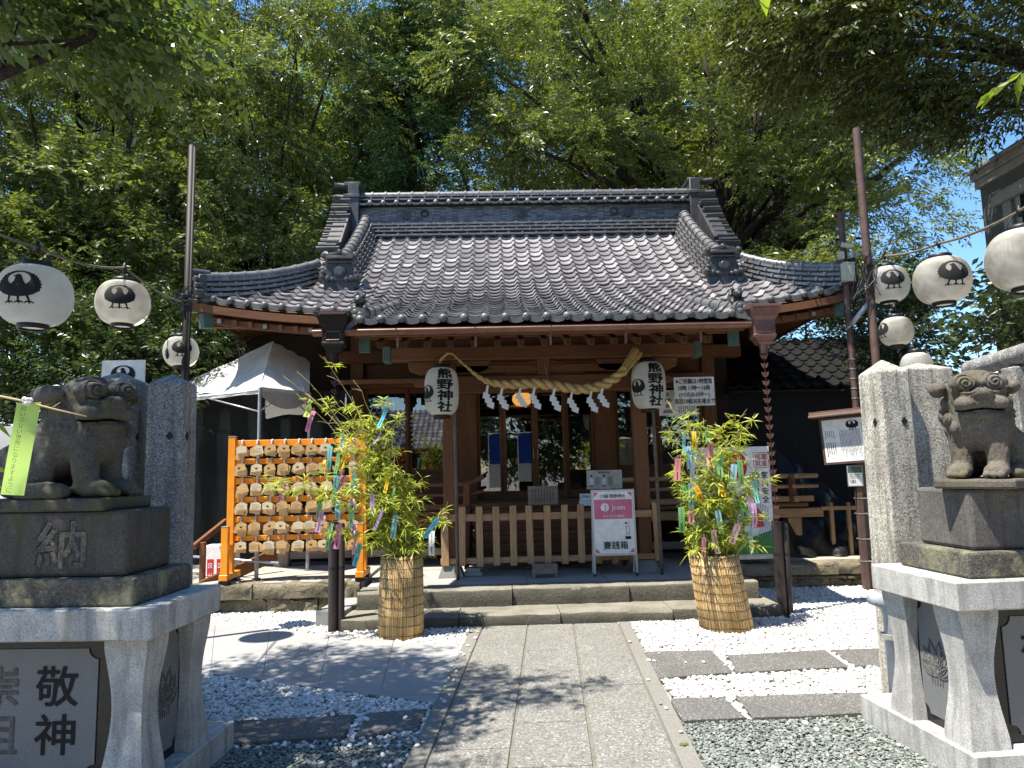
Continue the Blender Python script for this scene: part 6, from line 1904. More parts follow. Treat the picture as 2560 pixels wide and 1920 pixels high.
# dark clear vinyl sheet hanging behind the tent
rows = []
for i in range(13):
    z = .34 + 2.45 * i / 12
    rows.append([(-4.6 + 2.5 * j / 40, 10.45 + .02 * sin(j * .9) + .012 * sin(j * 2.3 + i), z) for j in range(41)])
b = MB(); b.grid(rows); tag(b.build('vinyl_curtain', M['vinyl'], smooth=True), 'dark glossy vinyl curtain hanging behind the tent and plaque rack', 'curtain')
t = thing('handrail', 'brown wooden handrail sloping up behind the orange rack', 'handrail', (-3.6, 8.9, .3))
a, c = PY(484, 1368, 8.75), PY(566, 1302, 9.4); b = MB(); b.bar(a, c, .05, .07); b.build('top_rail', M['wood_x'], t, bevel=.004)
a, c = PY(502, 1470, 8.75), PY(690, 1385, 9.5); b = MB(); b.bar(a, c, .05, .16); b.build('stringer', M['wood_x'], t, bevel=.004)
a = PY(508, 1355, 8.85); b = MB(); b.box(a.x - .03, a.x + .03, 8.82, 8.88, .0, a.z); b.build('post', M['wood_z'], t, bevel=.004)
c = PY(538, 1410, 9.2)
t = thing('carton', 'white carton with red printed labels behind the handrail post', 'carton', (c.x, c.y, .33))
b = MB(); b.box(c.x - .17, c.x + .2, 9.2, 9.5, .34, c.z + .22); bx = b.build('box', M['white'], t, bevel=.004)
for dx in (-.06, .06):
    b = MB(); b.box(c.x + dx - .04, c.x + dx + .04, 9.196, 9.1985, c.z - .22, c.z + .06); lb = b.build('red_label', M['red'], bx); write('50', (c.x + dx, 9.194, c.z - .02), (0, 0, 1), (-1, 0, 0), .07, lb, M['white'], bold=.01); write('土', (c.x + dx, 9.194, c.z - .14), (0, 0, 1), (-1, 0, 0), .06, lb, M['white'], bold=.01)
rows = [[(-6.6 + 2.4 * j / 20, 7.1 + .015 * sin(j * 1.3), 1.60 + .53 * i / 6 + .01 * sin(j * .8)) for j in range(21)] for i in range(7)]
b = MB(); b.grid(rows); o = b.build('white_banner', M['canvas'], smooth=True); tag(o, 'plain white cloth banner stretched behind the left dog', 'banner')
b = MB()
for x in (-6.6, -4.2): b.tube([(x, 7.13, 0), (x, 7.13, 2.15)], .02, 8)
o2 = b.build('banner_posts', M['steel'], o); o2.name = 'banner_frame'

# ================================================================ potted tanabata bamboo
def reed_basket(x, y, r, h, lean, label):
    t = thing('reed_basket', label, 'planter', (x, y, 0), 'reed mat planters of bamboo')
    rr = random.Random(int(x * 100)); n = 130
    m, nn, l, bb = nodes('reed_mat'); v = _map(nn, l)
    g = nn.new('ShaderNodeNewGeometry'); c = _ramp(nn, l, g.outputs['Random Per Island'], [(0, (.30, .18, .06)), (.4, (.46, .30, .12)), (.8, (.57, .40, .18)), (1, (.64, .49, .26))])
    f = _noise(nn, l, _map(nn, l, (20, 20, 2)), 2, 5); c = _mix(nn, l, _ramp(nn, l, f, [(.45, G(0)), (.75, G(.5))]), c, (.22, .12, .04)); l.new(c, bb.inputs['Base Color']); bb.inputs['Roughness'].default_value = .6
    b = MB()
    for i in range(n):
        a = 2 * pi * i / n; ra = r + .004 * (i % 2) + rr.uniform(-.002, .002); zt = h + rr.uniform(-.012, .008)
        P = []
        for k in range(4):
            z = zt * k / 3; rz = ra * (1.05 - .03 * k)
            P.append((x + rz * cos(a) + lean * z, y + rz * sin(a), z))
        b.tube(P, 2 * pi * r / n * .62, 5)
    b.build('reeds', m, t, smooth=True)
    b = MB(); nb = 9
    for k in range(nb):
        z = h * (.05 + .92 * k / (nb - 1)); b.tube([(x + (r * (1.055 - .09 * z / h) + .010) * cos(a) + lean * z, y + (r * (1.055 - .09 * z / h) + .010) * sin(a), z + .004 * sin(a * 3 + k) + .003 * sin(a * 7 + k * 2)) for a in [2 * pi * i / 60 for i in range(61)]], .0024, 5, cap=False)
    b.build('binding_cords', M['black'], t, smooth=True)
    b = MB(); b.lathe([(r * .98, h * .9), (.001, h * .92)], (x + lean * h * .9, y, 0), 24, cap=False); b.build('soil', M['bark'], t)
    return t
reed_basket(-.965, 7.18, .205, .775, .02, 'upright reed mat planter holding bamboo left of the steps')
reed_basket(2.215, 7.12, .235, .72, -.13, 'tilted reed mat planter holding bamboo right of the path')


def bamboo(base, targets, ybase, label, seed, dens=1.0):
    """culms from the basket to image-space tips, with twigs and leaf fans"""
    t = thing('potted_bamboo', label, 'bamboo', base, 'tanabata bamboo in reed planters')
    rr = random.Random(seed); B = Vector(base)
    cb, tb = MB(), MB()
    LP, LD = [], []
    for (px, py, dy, tw, bare) in targets:
        T = PY(px, py, ybase + dy); s0 = B + Vector((rr.uniform(-.12, .12), rr.uniform(-.1, .1), 0))
        mid = s0.lerp(T, .45) + Vector(((s0.x - T.x) * .28 + rr.uniform(-.06, .06), rr.uniform(-.06, .06), (T - s0).length * .16)); P = []
        for i in range(13):
            u = i / 12; P.append(s0 * (1 - u) ** 2 + mid * 2 * u * (1 - u) + T * u * u)
        P = [q + Vector((rr.uniform(-.008, .008), rr.uniform(-.008, .008), 0)) * (1 + i * .12) for i, q in enumerate(P)]
        cb.tube(P, [.006 * (1 - i / 12) ** 1.5 + .0011 for i in range(13)], 6)
        for k in range(tw):
            u = rr.uniform(.12 if tw > 14 else .45, 1.0); i = int(u * 12); p = P[i]; d = (P[min(i + 1, 12)] - P[max(i - 1, 0)]).normalized()
            dr = (d * .5 + Vector((rr.uniform(-1, 1), rr.uniform(-.8, .8), rr.uniform(-.3, .6)))).normalized(); L = rr.uniform(.07, .24)
            e = p + dr * L + Vector((0, 0, -L * .12)); tb.tube([p, p.lerp(e, .5) + Vector((0, 0, .01)), e], [.003, .0025, .0015], 4)
            if rr.random() < bare: continue
            for m in range(3):
                c = p.lerp(e, .45 + .275 * m); LP += [c] * (rr.randint(3, 5)); 
            while len(LD) < len(LP):
                LD.append((dr * .35 + Vector((rr.uniform(-1, 1), rr.uniform(-1, 1), rr.uniform(-.75, .35)))).normalized())
    cb.build('culm', M['culm'], t, smooth=True); tb.build('twig', M['dry'], t, smooth=True)
    lb = MB()
    for p, d in zip(LP, LD):
        L = rr.uniform(.075, .145); wd = rr.uniform(.011, .016); sd = d.cross(Vector((rr.uniform(-1, 1), rr.uniform(-1, 1), 1))).normalized(); dn = Vector((0, 0, -1))
        q = [p, p + d * L * .3 + dn * L * .02, p + d * L * .65 + dn * L * .08, p + d * L + dn * L * .2]
        lb.add([q[0], q[1] + sd * wd * .5, q[2] + sd * wd * .38, q[3], q[2] - sd * wd * .38, q[1] - sd * wd * .5], [(0, 1, 5), (1, 2, 4, 5), (2, 3, 4)])
    lb.build('leaves', M['bleaf'], t)
    return t
z = lambda s, ox, oy, L: [(ox + a / s, oy + b_ / s, c, d, e) for a, b_, c, d, e in L]
TL = z(3.77, 700, 980, [(130, 10, .25, 5, .9), (230, 5, .3, 5, .8), (390, 60, .3, 8, .4), (480, 30, .1, 6, .7), (690, 40, .2, 10, .2), (760, 230, .1, 12, .2), (1080, 90, -.1, 9, .3), (930, 380, .0, 14, .15), (1020, 330, .1, 5, .8), (620, 330, 0, 16, .05), (560, 520, -.1, 14, .1), (300, 760, -.2, 12, .1), (60, 830, -.25, 10, .1), (780, 620, 0, 26, 0), (900, 690, .05, 26, 0), (1130, 680, 0, 18, .05), (1320, 850, .05, 12, .2), (1200, 830, -.05, 16, .05), (1160, 1010, -.05, 18, 0), (720, 900, -.1, 26, 0), (850, 950, 0, 26, 0), (950, 1040, -.1, 22, 0), (640, 1060, -.2, 16, .05), (460, 1260, -.2, 10, .1), (1300, 1080, .1, 4, .9), (1490, 1190, .05, 12, .05), (1380, 1290, 0, 12, .05), (1260, 1450, -.05, 14, .05), (800, 1330, -.15, 18, .05), (1010, 1400, -.1, 16, .05), (1460, 1570, 0, 3, .8)])
TL = [(a, b_, c, max(4, int(d * .66)), e) for a, b_, c, d, e in TL] + [(706, 940, .25, 5, .6), (742, 928, .2, 5, .7), (808, 892, .2, 6, .55), (770, 985, .1, 6, .4), (886, 950, .15, 6, .45), (852, 1000, .05, 7, .3), (905, 1040, .05, 8, .2), (962, 1002, .0, 10, .2), (690, 1200, -.2, 12, .1), (620, 1190, -.2, 9, .1)]
bamboo((-.95, 7.18, .74), TL, 7.15, 'sparse leafy bamboo with coloured paper strips in front of the plaque rack', 31)
TR = z(2.676, 1620, 1000, [(150, 10, .1, 7, .3), (110, 140, .1, 6, .6), (250, 60, 0, 12, .1), (380, 120, .1, 10, .2), (460, 150, 0, 14, .1), (655, 60, .1, 9, .3), (720, 90, .1, 10, .2), (660, 190, 0, 14, .1), (140, 350, 0, 10, .2), (210, 460, -.05, 12, .1), (540, 260, 0, 18, .05), (360, 330, -.05, 16, .05), (620, 340, .05, 18, .05), (440, 430, -.1, 22, 0), (700, 500, .05, 14, .1), (770, 550, .0, 10, .1), (230, 600, -.1, 14, .1), (520, 540, -.1, 22, 0), (360, 560, -.1, 22, 0), (640, 620, 0, 20, .05), (450, 680, -.1, 22, 0), (300, 720, -.1, 16, .1), (260, 880, -.1, 14, .1), (740, 790, 0, 12, .1), (580, 780, -.05, 20, .05), (400, 840, -.1, 18, 0), (500, 930, -.1, 18, 0), (300, 1000, -.15, 12, .1), (620, 960, -.05, 16, .05)])
bamboo((2.12, 7.12, .70), TR, 7.10, 'dense yellow green bamboo with many paper strips beside the path', 32)

# paper wish strips
CL = {'pink': (.72, .26, .42), 'lilac': (.58, .36, .58), 'cyan': (.16, .55, .66), 'teal': (.24, .55, .52), 'blue': (.36, .62, .76), 'green': (.25, .52, .20), 'lime': (.52, .62, .14), 'yellow': (.80, .52, .03), 'orange': (.80, .38, .03), 'rose': (.72, .28, .30), 'pale pink': (.74, .48, .50), 'white': (.75, .70, .72)}
for k_, c_ in CL.items(): M['strip ' + k_] = mat_paper(k_.replace(' ', '_') + '_paper', c_, .3, .75, tuple(x * .92 for x in c_), 5)
ZL = [(320, 180, 255, 375, 40, 'pink', 'near the highest twig beside the lime strip'), (270, 125, 245, 235, 55, 'lime', 'uppermost on the sparse bamboo beside a pink strip'), (1005, 135, 925, 335, 36, 'cyan', 'alone at the upper right tip of the sparse bamboo'), (620, 50, 618, 150, 14, 'white', 'edge-on at the very top of the sparse bamboo'), (950, 380, 880, 490, 13, 'lilac', 'thin and slanting above the sparse bamboo beside the window'), (475, 510, 460, 730, 45, 'teal', 'in front of the top rails of the plaque rack'), (425, 640, 415, 728, 25, 'yellow', 'peeking out behind the long teal strip on the plaque rack'), (597, 400, 595, 520, 16, 'teal', 'short and thin above the orange rack top'), (625, 560, 560, 740, 45, 'yellow', 'slanting beside the second rail of the plaque rack'), (552, 575, 520, 770, 32, 'green', 'beside the slanting yellow strip on the plaque rack'), (535, 785, 505, 1015, 52, 'cyan', 'behind the big pink strip in the middle of the rack'), (602, 785, 540, 1022, 52, 'pink', 'large, pale, with a stamped foot over the rack'), (708, 770, 685, 972, 50, 'teal', 'right of the big pink strip among leaves'), (1020, 790, 985, 950, 34, 'yellow', 'on the right side of the sparse bamboo before the panelling'), (1082, 905, 1050, 1040, 18, 'green', 'thin, under the yellow strip right on the sparse bamboo'), (865, 960, 868, 1142, 40, 'lilac', 'in the leafy heart of the sparse bamboo'), (968, 1110, 890, 1302, 28, 'lilac', 'thin and slanting in the lower heart of the sparse bamboo'), (383, 1000, 352, 1190, 44, 'green', 'with bold brush writing over the fourth rail of the rack'), (390, 1120, 350, 1322, 46, 'lilac', 'below the green brush-written strip on the plaque rack'), (547, 1030, 540, 1200, 44, 'teal', 'below the big pink strip just above the drain pipe'), (672, 1010, 692, 1100, 55, 'pale pink', 'crumpled and patterned beside the right rack post'), (682, 1060, 663, 1285, 46, 'green', 'broad and leaf-like left of the right rack post'), (690, 1240, 682, 1342, 46, 'lilac', 'short under the broad green strip'), (1095, 1160, 1060, 1385, 50, 'blue', 'long and pale at the lower right of the sparse bamboo'), (1490, 1190, 1360, 1372, 46, 'cyan', 'twisted at the far right tip of the sparse bamboo'), (1432, 1310, 1430, 1540, 52, 'white', 'blank pale under the twisted cyan strip'), (552, 1250, 530, 1480, 55, 'pink', 'deep pink in front of the drain pipe top'), (492, 1240, 440, 1490, 34, 'green', 'narrow and curved left of the drain pipe'), (735, 1310, 690, 1530, 30, 'pale pink', 'long and faded left of the right rack post'), (752, 1425, 700, 1642, 45, 'cyan', 'lowest, hanging below the bottom rail of the rack'), (60, 860, -15, 1035, 30, 'pink', 'at the far left twig in the middle of the plaque rack')]
ZR = [(200, 390, 195, 540, 40, 'rose', 'hanging alone at the left side of the dense bamboo'), (268, 310, 280, 460, 30, 'blue', 'upper left pair of the dense bamboo, the longer one'), (285, 305, 320, 392, 26, 'blue', 'upper left pair of the dense bamboo, the short slanting one'), (305, 210, 305, 332, 30, 'yellow', 'at the top left of the dense bamboo'), (243, 230, 245, 352, 26, 'teal', 'left of the top yellow strip on the dense bamboo'), (420, 290, 415, 440, 42, 'rose', 'top centre of the dense bamboo before the white board'), (485, 370, 488, 520, 42, 'green', 'pale, over the red sun of the white board'), (577, 430, 560, 606, 44, 'blue', 'bright and written on, right of the red sun'), (612, 400, 628, 570, 36, 'green', 'long, right of the bright blue strip'), (490, 550, 510, 646, 36, 'yellow', 'above another yellow strip in the centre of the dense bamboo'), (525, 620, 550, 782, 38, 'yellow', 'with stamped foot in the centre of the dense bamboo'), (240, 565, 252, 676, 38, 'green', 'short, beside the long blue strip of the dense bamboo'), (286, 560, 290, 732, 38, 'blue', 'long, on the left of the dense bamboo above a pink strip'), (315, 575, 358, 670, 36, 'orange', 'slanting right of the long blue strip'), (222, 716, 226, 886, 42, 'green', 'lowest left, hanging straight beside the fence end'), (287, 735, 292, 822, 40, 'rose', 'directly below the long blue strip'), (465, 740, 490, 902, 38, 'blue', 'lower centre of the dense bamboo over dark cloth'), (440, 870, 470, 1028, 38, 'pale pink', 'just above the rim of the tilted planter'), (375, 920, 370, 1056, 32, 'pink', 'low on the left above the rim of the tilted planter'), (605, 832, 560, 960, 46, 'pale pink', 'crumpled and lower right of centre in the dense bamboo'), (665, 640, 688, 720, 26, 'lilac', 'small, at right in front of the board writing'), (705, 690, 712, 852, 32, 'lilac', 'long, on the right side of the dense bamboo'), (622, 660, 652, 802, 40, 'green', 'grey green, right of the lower yellow strip'), (690, 850, 697, 1026, 30, 'blue', 'lowest right beside the drain pipe'), (715, 540, 735, 690, 30, 'teal', 'pale, over the black characters of the white board'), (400, 190, 402, 282, 28, 'green', 'at the top between two leafy tips')]
rr = random.Random(77)
def strip(px0, py0, px1, py1, wpx, col, lab, y, sc, ox, oy, name_grp):
    a = PY(ox + px0 / sc, oy + py0 / sc, y); c = PY(ox + px1 / sc, oy + py1 / sc, y + rr.uniform(-.02, .02))
    wd = wpx / sc / FPX * y; d = c - a; L = d.length; d.normalize(); tw = rr.uniform(-.35, .35)
    sd = Vector((1, 0, 0)); sd = (sd - d * sd.dot(d)).normalized(); nn = d.cross(sd).normalized()
    g = thing('wish_strip', '%s paper wish strip %s' % (col, lab), 'wish strip', a, name_grp)
    rows = []; cv = rr.uniform(-.025, .025)
    for i in range(9):
        u = i / 8; an = tw * u; s2 = sd * cos(an) + nn * sin(an)
        p = a + d * L * u + nn * cv * sin(pi * u) * 1.4
        rows.append([p - s2 * wd / 2, p + nn * .001 * 0, p + s2 * wd / 2])
    b = MB(); b.grid(rows); b.build('paper', M['strip ' + col], g, smooth=True)
    b = MB(); b.tube([a, a + Vector((0, 0, .035))], .002, 4); b.build('string', M['cord'], g)
    if wpx > 28:
        o = a - nn * (-.004 if nn.y > 0 else .004); b = MB()
        o = a + (-nn if nn.y > 0 else nn) * .006
        pc = lambda u, v: a + d * L * u + nn * cv * sin(pi * u) * 1.4 + (sd * cos(tw * u) + nn * sin(tw * u)) * wd * v + (-nn if nn.y > 0 else nn) * .0025
        u = .62
        while u < .92: b.add([pc(u, -.10), pc(u, .10), pc(u + .028, .10), pc(u + .028, -.10)], [(0, 1, 2, 3)]); u += .042
        u = .08
        while u < .5:
            k = rr.uniform(.04, .09); b.add([pc(u, -k), pc(u, k), pc(u + .022, k), pc(u + .022, -k)], [(0, 1, 2, 3)]); u += rr.uniform(.035, .06)
        b.build('writing', M['ink'], g)
for q in ZL: strip(*q, 7.02 + rr.uniform(-.12, .05), 3.77, 700, 980, 'paper wish strips on the bamboo')
for q in ZR: strip(*q, 6.92 + rr.uniform(-.06, .12), 2.676, 1620, 1000, 'paper wish strips on the bamboo')
# the big green strip hanging close to the camera on its own twig
YN = 1.9
tw0, tw1 = PY(-60, 978, YN), PY(216, 1041, YN)
b = MB(); b.tube([tw0, PY(60, 1003, YN), PY(140, 1024, YN), tw1], [.0035, .003, .0025, .0018], 6); b.tube([PY(133, 1018, YN), PY(151, 1006, YN)], [.002, .001], 5)
tag(b.build('bamboo_twig', M['dry'], smooth=True), 'thin bare bamboo twig crossing in front of the left dog', 'twig')
g = thing('wish_strip', 'large near yellow green wish strip with a handwritten sentence', 'wish strip', PY(70, 1005, YN), 'paper wish strips on the bamboo')
cor = [(42, 1008), (103, 1005), (60, 1239), (1, 1236)]
rows = []
for i in range(11):
    u = i / 10; l_ = PY(cor[0][0] * (1 - u) + cor[3][0] * u, cor[0][1] * (1 - u) + cor[3][1] * u, YN - .005 + .012 * sin(u * 4)); r_ = PY(cor[1][0] * (1 - u) + cor[2][0] * u, cor[1][1] * (1 - u) + cor[2][1] * u, YN + .012 * sin(u * 5))
    rows.append([l_, l_.lerp(r_, .5) + Vector((0, -.004, 0)), r_])
M['strip lime2'] = mat_paper('yellow_green_paper', (.50, .70, .18), .35, .75, (.46, .65, .16), 3)
b = MB(); b.grid(rows); b.build('paper', M['strip lime2'], g, smooth=True)
dv = (PY(30, 1237, YN) - PY(72, 1006, YN)); Lg = dv.length; dv.normalize(); sv = Vector((1, 0, 0)); sv = (sv - dv * sv.dot(dv)).normalized()
write('戦いのない世界になりますように', PY(53, 1123, YN) + Vector((.002, -.022, 0)), sv, -dv, .0158, g, M['ink'], True, -.012, 1.05, .965)
b = MB(); rr = random.Random(3); p = PY(68, 1004, YN - .01)
for k in range(10): b.ball(p + Vector((rr.uniform(-.012, .012), rr.uniform(-.006, .006), rr.uniform(-.005, .008))), rr.uniform(.004, .007), 8, 6)
b.build('knot', M['shide'], g, smooth=True)
# ================================================================ trees
def leaf_arrays(P, D, n, L, W, twig, rng, droop=.25, flat=.5):
    N = len(P)
    a = D / np.linalg.norm(D, axis=1, keepdims=True)
    up = np.array((0, 0, 1.0)) + rng.normal(0, .35, (N, 3))
    s = np.cross(a, up); s /= np.linalg.norm(s, axis=1, keepdims=True) + 1e-9
    nn_ = np.cross(s, a)
    t = (np.arange(n) + .5) / n
    base = P[:, None] + a[:, None] * (t * twig)[None, :, None]; base[..., 2] -= droop * twig * (t ** 2)[None]
    sg = np.where(np.arange(n) % 2 == 0, 1, -1)[None, :, None]
    d = a[:, None] * .55 + s[:, None] * sg * .85 + rng.normal(0, .28, (N, n, 3)); d[..., 2] -= .30
    d /= np.linalg.norm(d, axis=2, keepdims=True)
    m = nn_[:, None] * flat + rng.normal(0, .5, (N, n, 3))
    w = np.cross(d, m); w /= np.linalg.norm(w, axis=2, keepdims=True) + 1e-9
    sc = rng.uniform(.65, 1.25, (N, n, 1))
    l = L * sc; hw = W * sc * .5
    q = np.stack([base, base + d * l * .45 + w * hw, base + d * l - np.array((0, 0, 1)) * l * .12, base + d * l * .45 - w * hw], 2)
    return q.reshape(-1, 3)


def leaf_mesh(name, Q, mt, parent):
    Fq = np.arange(len(Q), dtype=np.int32).reshape(-1, 4)
    off = np.array(wloc(parent)) if parent else 0
    o = put_mesh(name, Q - off, Fq, mt, parent)
    o.data.polygons.foreach_set('use_smooth', np.zeros(len(Fq), bool))
    return o


def clumps_in(env, n, rng):
    """clump centres, mostly in the outer shell of each ellipsoid"""
    out = []
    for (c, r, k) in env:
        m = int(n * k); u = rng.normal(size=(m, 3)); u /= np.linalg.norm(u, axis=1, keepdims=True)
        rad = rng.uniform(.35, 1, (m, 1)) ** .55
        out.append(np.array(c) + u * rad * np.array(r))
    return np.concatenate(out)


def lobes_in(env, nl, RL, k, rng, flat=.68):
    """leafy domes spread through the envelope; returns tuft centres and their outward directions"""
    C, Dr, Lc = [], [], []
    for (c, r, wgt) in env:
        m = max(1, int(nl * wgt)); got = []; tries = 0
        while len(got) < m and tries < m * 40:
            tries += 1; u = rng.normal(size=3); u /= np.linalg.norm(u); p = np.array(c) + u * (rng.uniform(.25, 1) ** .6) * np.array(r)
            if all(np.linalg.norm((p - q) * (1, .7, 1.25)) > RL * .95 for q in got): got.append(p)
        for p in got:
            R = RL * rng.uniform(.7, 1.25); kk = int(k * (R / RL) ** 2); u = rng.normal(size=(kk * 3, 3)); u /= np.linalg.norm(u, axis=1, keepdims=True)
            u = u[u[:, 2] > -.30][:kk]
            C.append(p + u * np.array((R, R, R * flat)) * rng.uniform(.8, 1.05, (len(u), 1))); Dr.append(u); Lc.append(p)
    return np.concatenate(C), np.concatenate(Dr), np.array(Lc)


def tree(name, label, cat, trunk, r0, env, nclump, rc, ns, n, L, W, twig, mt, seed, group=None, limb=26, cen=None, flatz=.55, droop=.25, bark='bark', lobe=None, forks=()):
    rng = np.random.default_rng(seed); rr = random.Random(seed)
    t = thing(name, label, cat, trunk[0], group)
    if lobe: C, DR, LC = lobes_in(env, *lobe, rng)
    else: C = clumps_in(env, nclump, rng)
    cm = C.mean(0)
    fork = np.array(trunk[-1], float)
    P, D = [], []
    for ic, c in enumerate(C):
        k = max(3, int(ns * rng.uniform(.6, 1.35))); u = rng.normal(size=(k, 3)); u /= np.linalg.norm(u, axis=1, keepdims=True)
        R = rc * rng.uniform(.65, 1.3); p = c + u * (rng.uniform(0, 1, (k, 1)) ** .45) * np.array((R, R, R * flatz))
        out = c - fork; out = out / (np.linalg.norm(out) + 1e-6)
        d = u * .6 + out * .7 + np.array((0, 0, .1)) + rng.normal(0, .25, (k, 3))
        if lobe: d = u * .45 + DR[ic] * .8 + np.array((0, 0, -.12)) + rng.normal(0, .22, (k, 3))
        P.append(p); D.append(d)
    P = np.concatenate(P); D = np.concatenate(D)
    leaf_mesh('crown', leaf_arrays(P, D, n, L, W, twig, rng, droop), M[mt] if isinstance(mt, str) else mt, t)
    b = MB(); pts = [Vector(q) for q in trunk]; k = len(pts)
    b.tube(pts, [r0 * (1 - .45 * i / (k - 1)) for i in range(k)], 10)
    if lobe: C = LC
    for fk in forks: b.tube([Vector(q) for q in fk], [r0 * .5 * (1 - .75 * i / (len(fk) - 1)) for i in range(len(fk))], 8)
    idx = rng.choice(len(C), min(limb, len(C)), replace=False)
    for j in idx:
        s0 = pts[-1].lerp(pts[max(0, k - 2)], rr.random() * .6); e = Vector(C[j]); ln = (e - s0).length
        md = s0.lerp(e, .5) + Vector((rr.uniform(-.1, .1), rr.uniform(-.1, .1), rr.uniform(.02, .16))) * ln
        Q = [s0 * (1 - u) ** 2 + md * 2 * u * (1 - u) + e * u * u for u in [i / 9 for i in range(10)]]
        rb = min(.11, r0 * rr.uniform(.12, .36))
        b.tube(Q, [rb * (1 - .85 * i / 9) + .006 for i in range(10)], 6)
        for m in range(2):
            i = rr.randint(4, 8); e2 = Q[i] + Vector((rr.uniform(-1, 1), rr.uniform(-1, 1), rr.uniform(-.1, .8))) * ln * .22
            b.tube([Q[i], Q[i].lerp(e2, .5) + Vector((0, 0, .03 * ln)), e2], [rb * .4, rb * .25, .006], 5)
    b.build('trunk', M[bark], t, smooth=True)
    return t


def trunkp(x, y, z1, lean=(0, 0), n=5): return [(x + lean[0] * i / n, y + lean[1] * i / n, z1 * i / n) for i in range(n + 1)]


GB = 'tall trees behind the shrine'
tree('zelkova_tree', 'huge spreading zelkova with a thick dark trunk behind the right end of the roof', 'tree', trunkp(5.3, 17, 6.6, (.35, 0)), .50,
     [((5.6, 16.5, 10.2), (4.4, 3.0, 4.2), .40), ((1.6, 15.6, 9.8), (3.2, 2.6, 3.6), .26), ((8.1, 15.8, 9.2), (1.6, 2.0, 3.0), .2), ((7.6, 15.2, 5.7), (1.3, 1.4, 1.2), .07), ((6.6, 13.6, 4.9), (1.7, 1.0, .8), .06)],
     640, .36, 20, 15, .104, .036, .42, 'leaf_a', 1, GB, 34, lobe=(62, 1.25, 17), forks=[[(5.55, 17, 5.4), (5.0, 16.8, 7.2), (4.0, 16.4, 9.4), (3.2, 16, 11.5)], [(5.6, 17, 5.6), (6.2, 16.8, 7.4), (6.6, 16.6, 9.6), (6.9, 16.4, 12)], [(5.6, 17, 6.0), (5.6, 16.6, 8.2), (5.3, 16.2, 11.5)], [(5.5, 17, 5.0), (6.8, 16.4, 6.3), (8.4, 15.9, 7.6), (9.6, 15.6, 8.6)], [(5.4, 17, 4.9), (4.2, 16.4, 6.6), (2.4, 15.8, 7.6)]])
tree('cypress_tree', 'dark cypress with drooping tiers of foliage behind the left end of the ridge', 'tree', trunkp(-1.9, 15.5, 12.0), .28,
     [((-1.9, 15.3, 6.3), (2.0, 1.6, 1.2), .2), ((-1.9, 15.3, 8.2), (1.9, 1.6, 1.2), .26), ((-1.8, 15.3, 10.2), (1.7, 1.5, 1.2), .28), ((-1.8, 15.3, 12.0), (1.4, 1.3, 1.2), .24)],
     330, .32, 20, 16, .09, .028, .36, 'leaf_c', 2, GB, 26, flatz=.8, droop=.5, lobe=(34, .85, 14))
tree('zelkova_tree', 'slender multi-stemmed zelkova rising behind the white tent', 'tree', trunkp(-4.6, 14.0, 4.2), .16,
     [((-4.6, 13.8, 9.4), (2.0, 1.8, 3.4), .62), ((-4.4, 13.6, 5.6), (1.7, 1.3, 1.4), .38)], 330, .36, 20, 15, .098, .034, .42, 'leaf_a', 3, GB, 30, lobe=(32, 1.1, 15))
tree('zelkova_tree', 'bushy zelkova with many thin stems behind the round lanterns at left', 'tree', trunkp(-7.2, 12.6, 3.6), .18,
     [((-7.2, 12.4, 7.8), (2.3, 1.8, 3.6), .62), ((-7.0, 12.0, 4.4), (2.1, 1.2, 1.4), .38)], 400, .36, 20, 15, .098, .034, .42, 'leaf_a', 4, GB, 34, lobe=(36, 1.1, 15))
tree('zelkova_tree', 'leafy zelkova filling the far left behind the hanging lanterns', 'tree', trunkp(-10.2, 11.6, 3.4), .2,
     [((-10.0, 11.4, 7.4), (2.4, 1.8, 3.8), .62), ((-9.4, 11.0, 4.0), (2.0, 1.2, 1.5), .38)], 380, .36, 20, 15, .098, .034, .42, 'leaf_a', 5, GB, 28, lobe=(34, 1.1, 15))
tree('evergreen_tree', 'dense dark evergreen shrub tree low behind the left dog and tent', 'tree', trunkp(-5.6, 10.8, 1.6), .09,
     [((-5.6, 10.6, 3.2), (1.5, .9, 1.2), .5), ((-7.8, 10.4, 2.9), (1.7, .9, 1.3), .5)], 150, .45, 20, 12, .09, .034, .4, 'leaf_b', 6, GB, 26)
tree('broadleaf_tree', 'far backlit tree showing yellow green through gaps at left', 'tree', trunkp(-8, 21, 4), .3,
     [((-8.5, 21, 9.0), (6.0, 1.6, 7.0), 1)], 430, .9, 24, 11, .17, .065, .7, 'leaf_y', 7, GB, 20)
tree('broadleaf_tree', 'far shaded tree filling the gap low behind the roof ridge', 'tree', trunkp(2, 21, 4), .3,
     [((1.0, 21, 9.5), (7.0, 1.6, 7.8), 1)], 680, .95, 24, 11, .17, .065, .7, 'leaf_b', 8, GB, 20)
tree('broadleaf_tree', 'far shaded tree behind the dark storehouse at right', 'tree', trunkp(9, 20, 3), .25,
     [((8.6, 20, 4.6), (3.4, 1.4, 2.6), 1)], 110, .85, 18, 11, .15, .055, .7, 'leaf_b', 9, GB, 16)
tree('broadleaf_tree', 'far leafy tree closing the view behind the big zelkova', 'tree', trunkp(7, 20.5, 4), .3,
     [((6.6, 20.5, 10.8), (4.4, 1.6, 5.0), 1)], 400, .9, 24, 11, .17, .065, .7, 'leaf_a', 14, GB, 16)
tree('overhanging_tree', 'shaded tree reaching into the top right corner from outside', 'tree', trunkp(9.5, 8.4, 6.2), .3,
     [((6.2, 8.8, 7.3), (2.5, 1.5, 1.3), .75), ((4.4, 8.8, 7.4), (1.2, 1.2, .9), .25)], 230, .45, 22, 12, .095, .036, .4, 'leaf_o', 10, 'trees overhanging the court', 14)
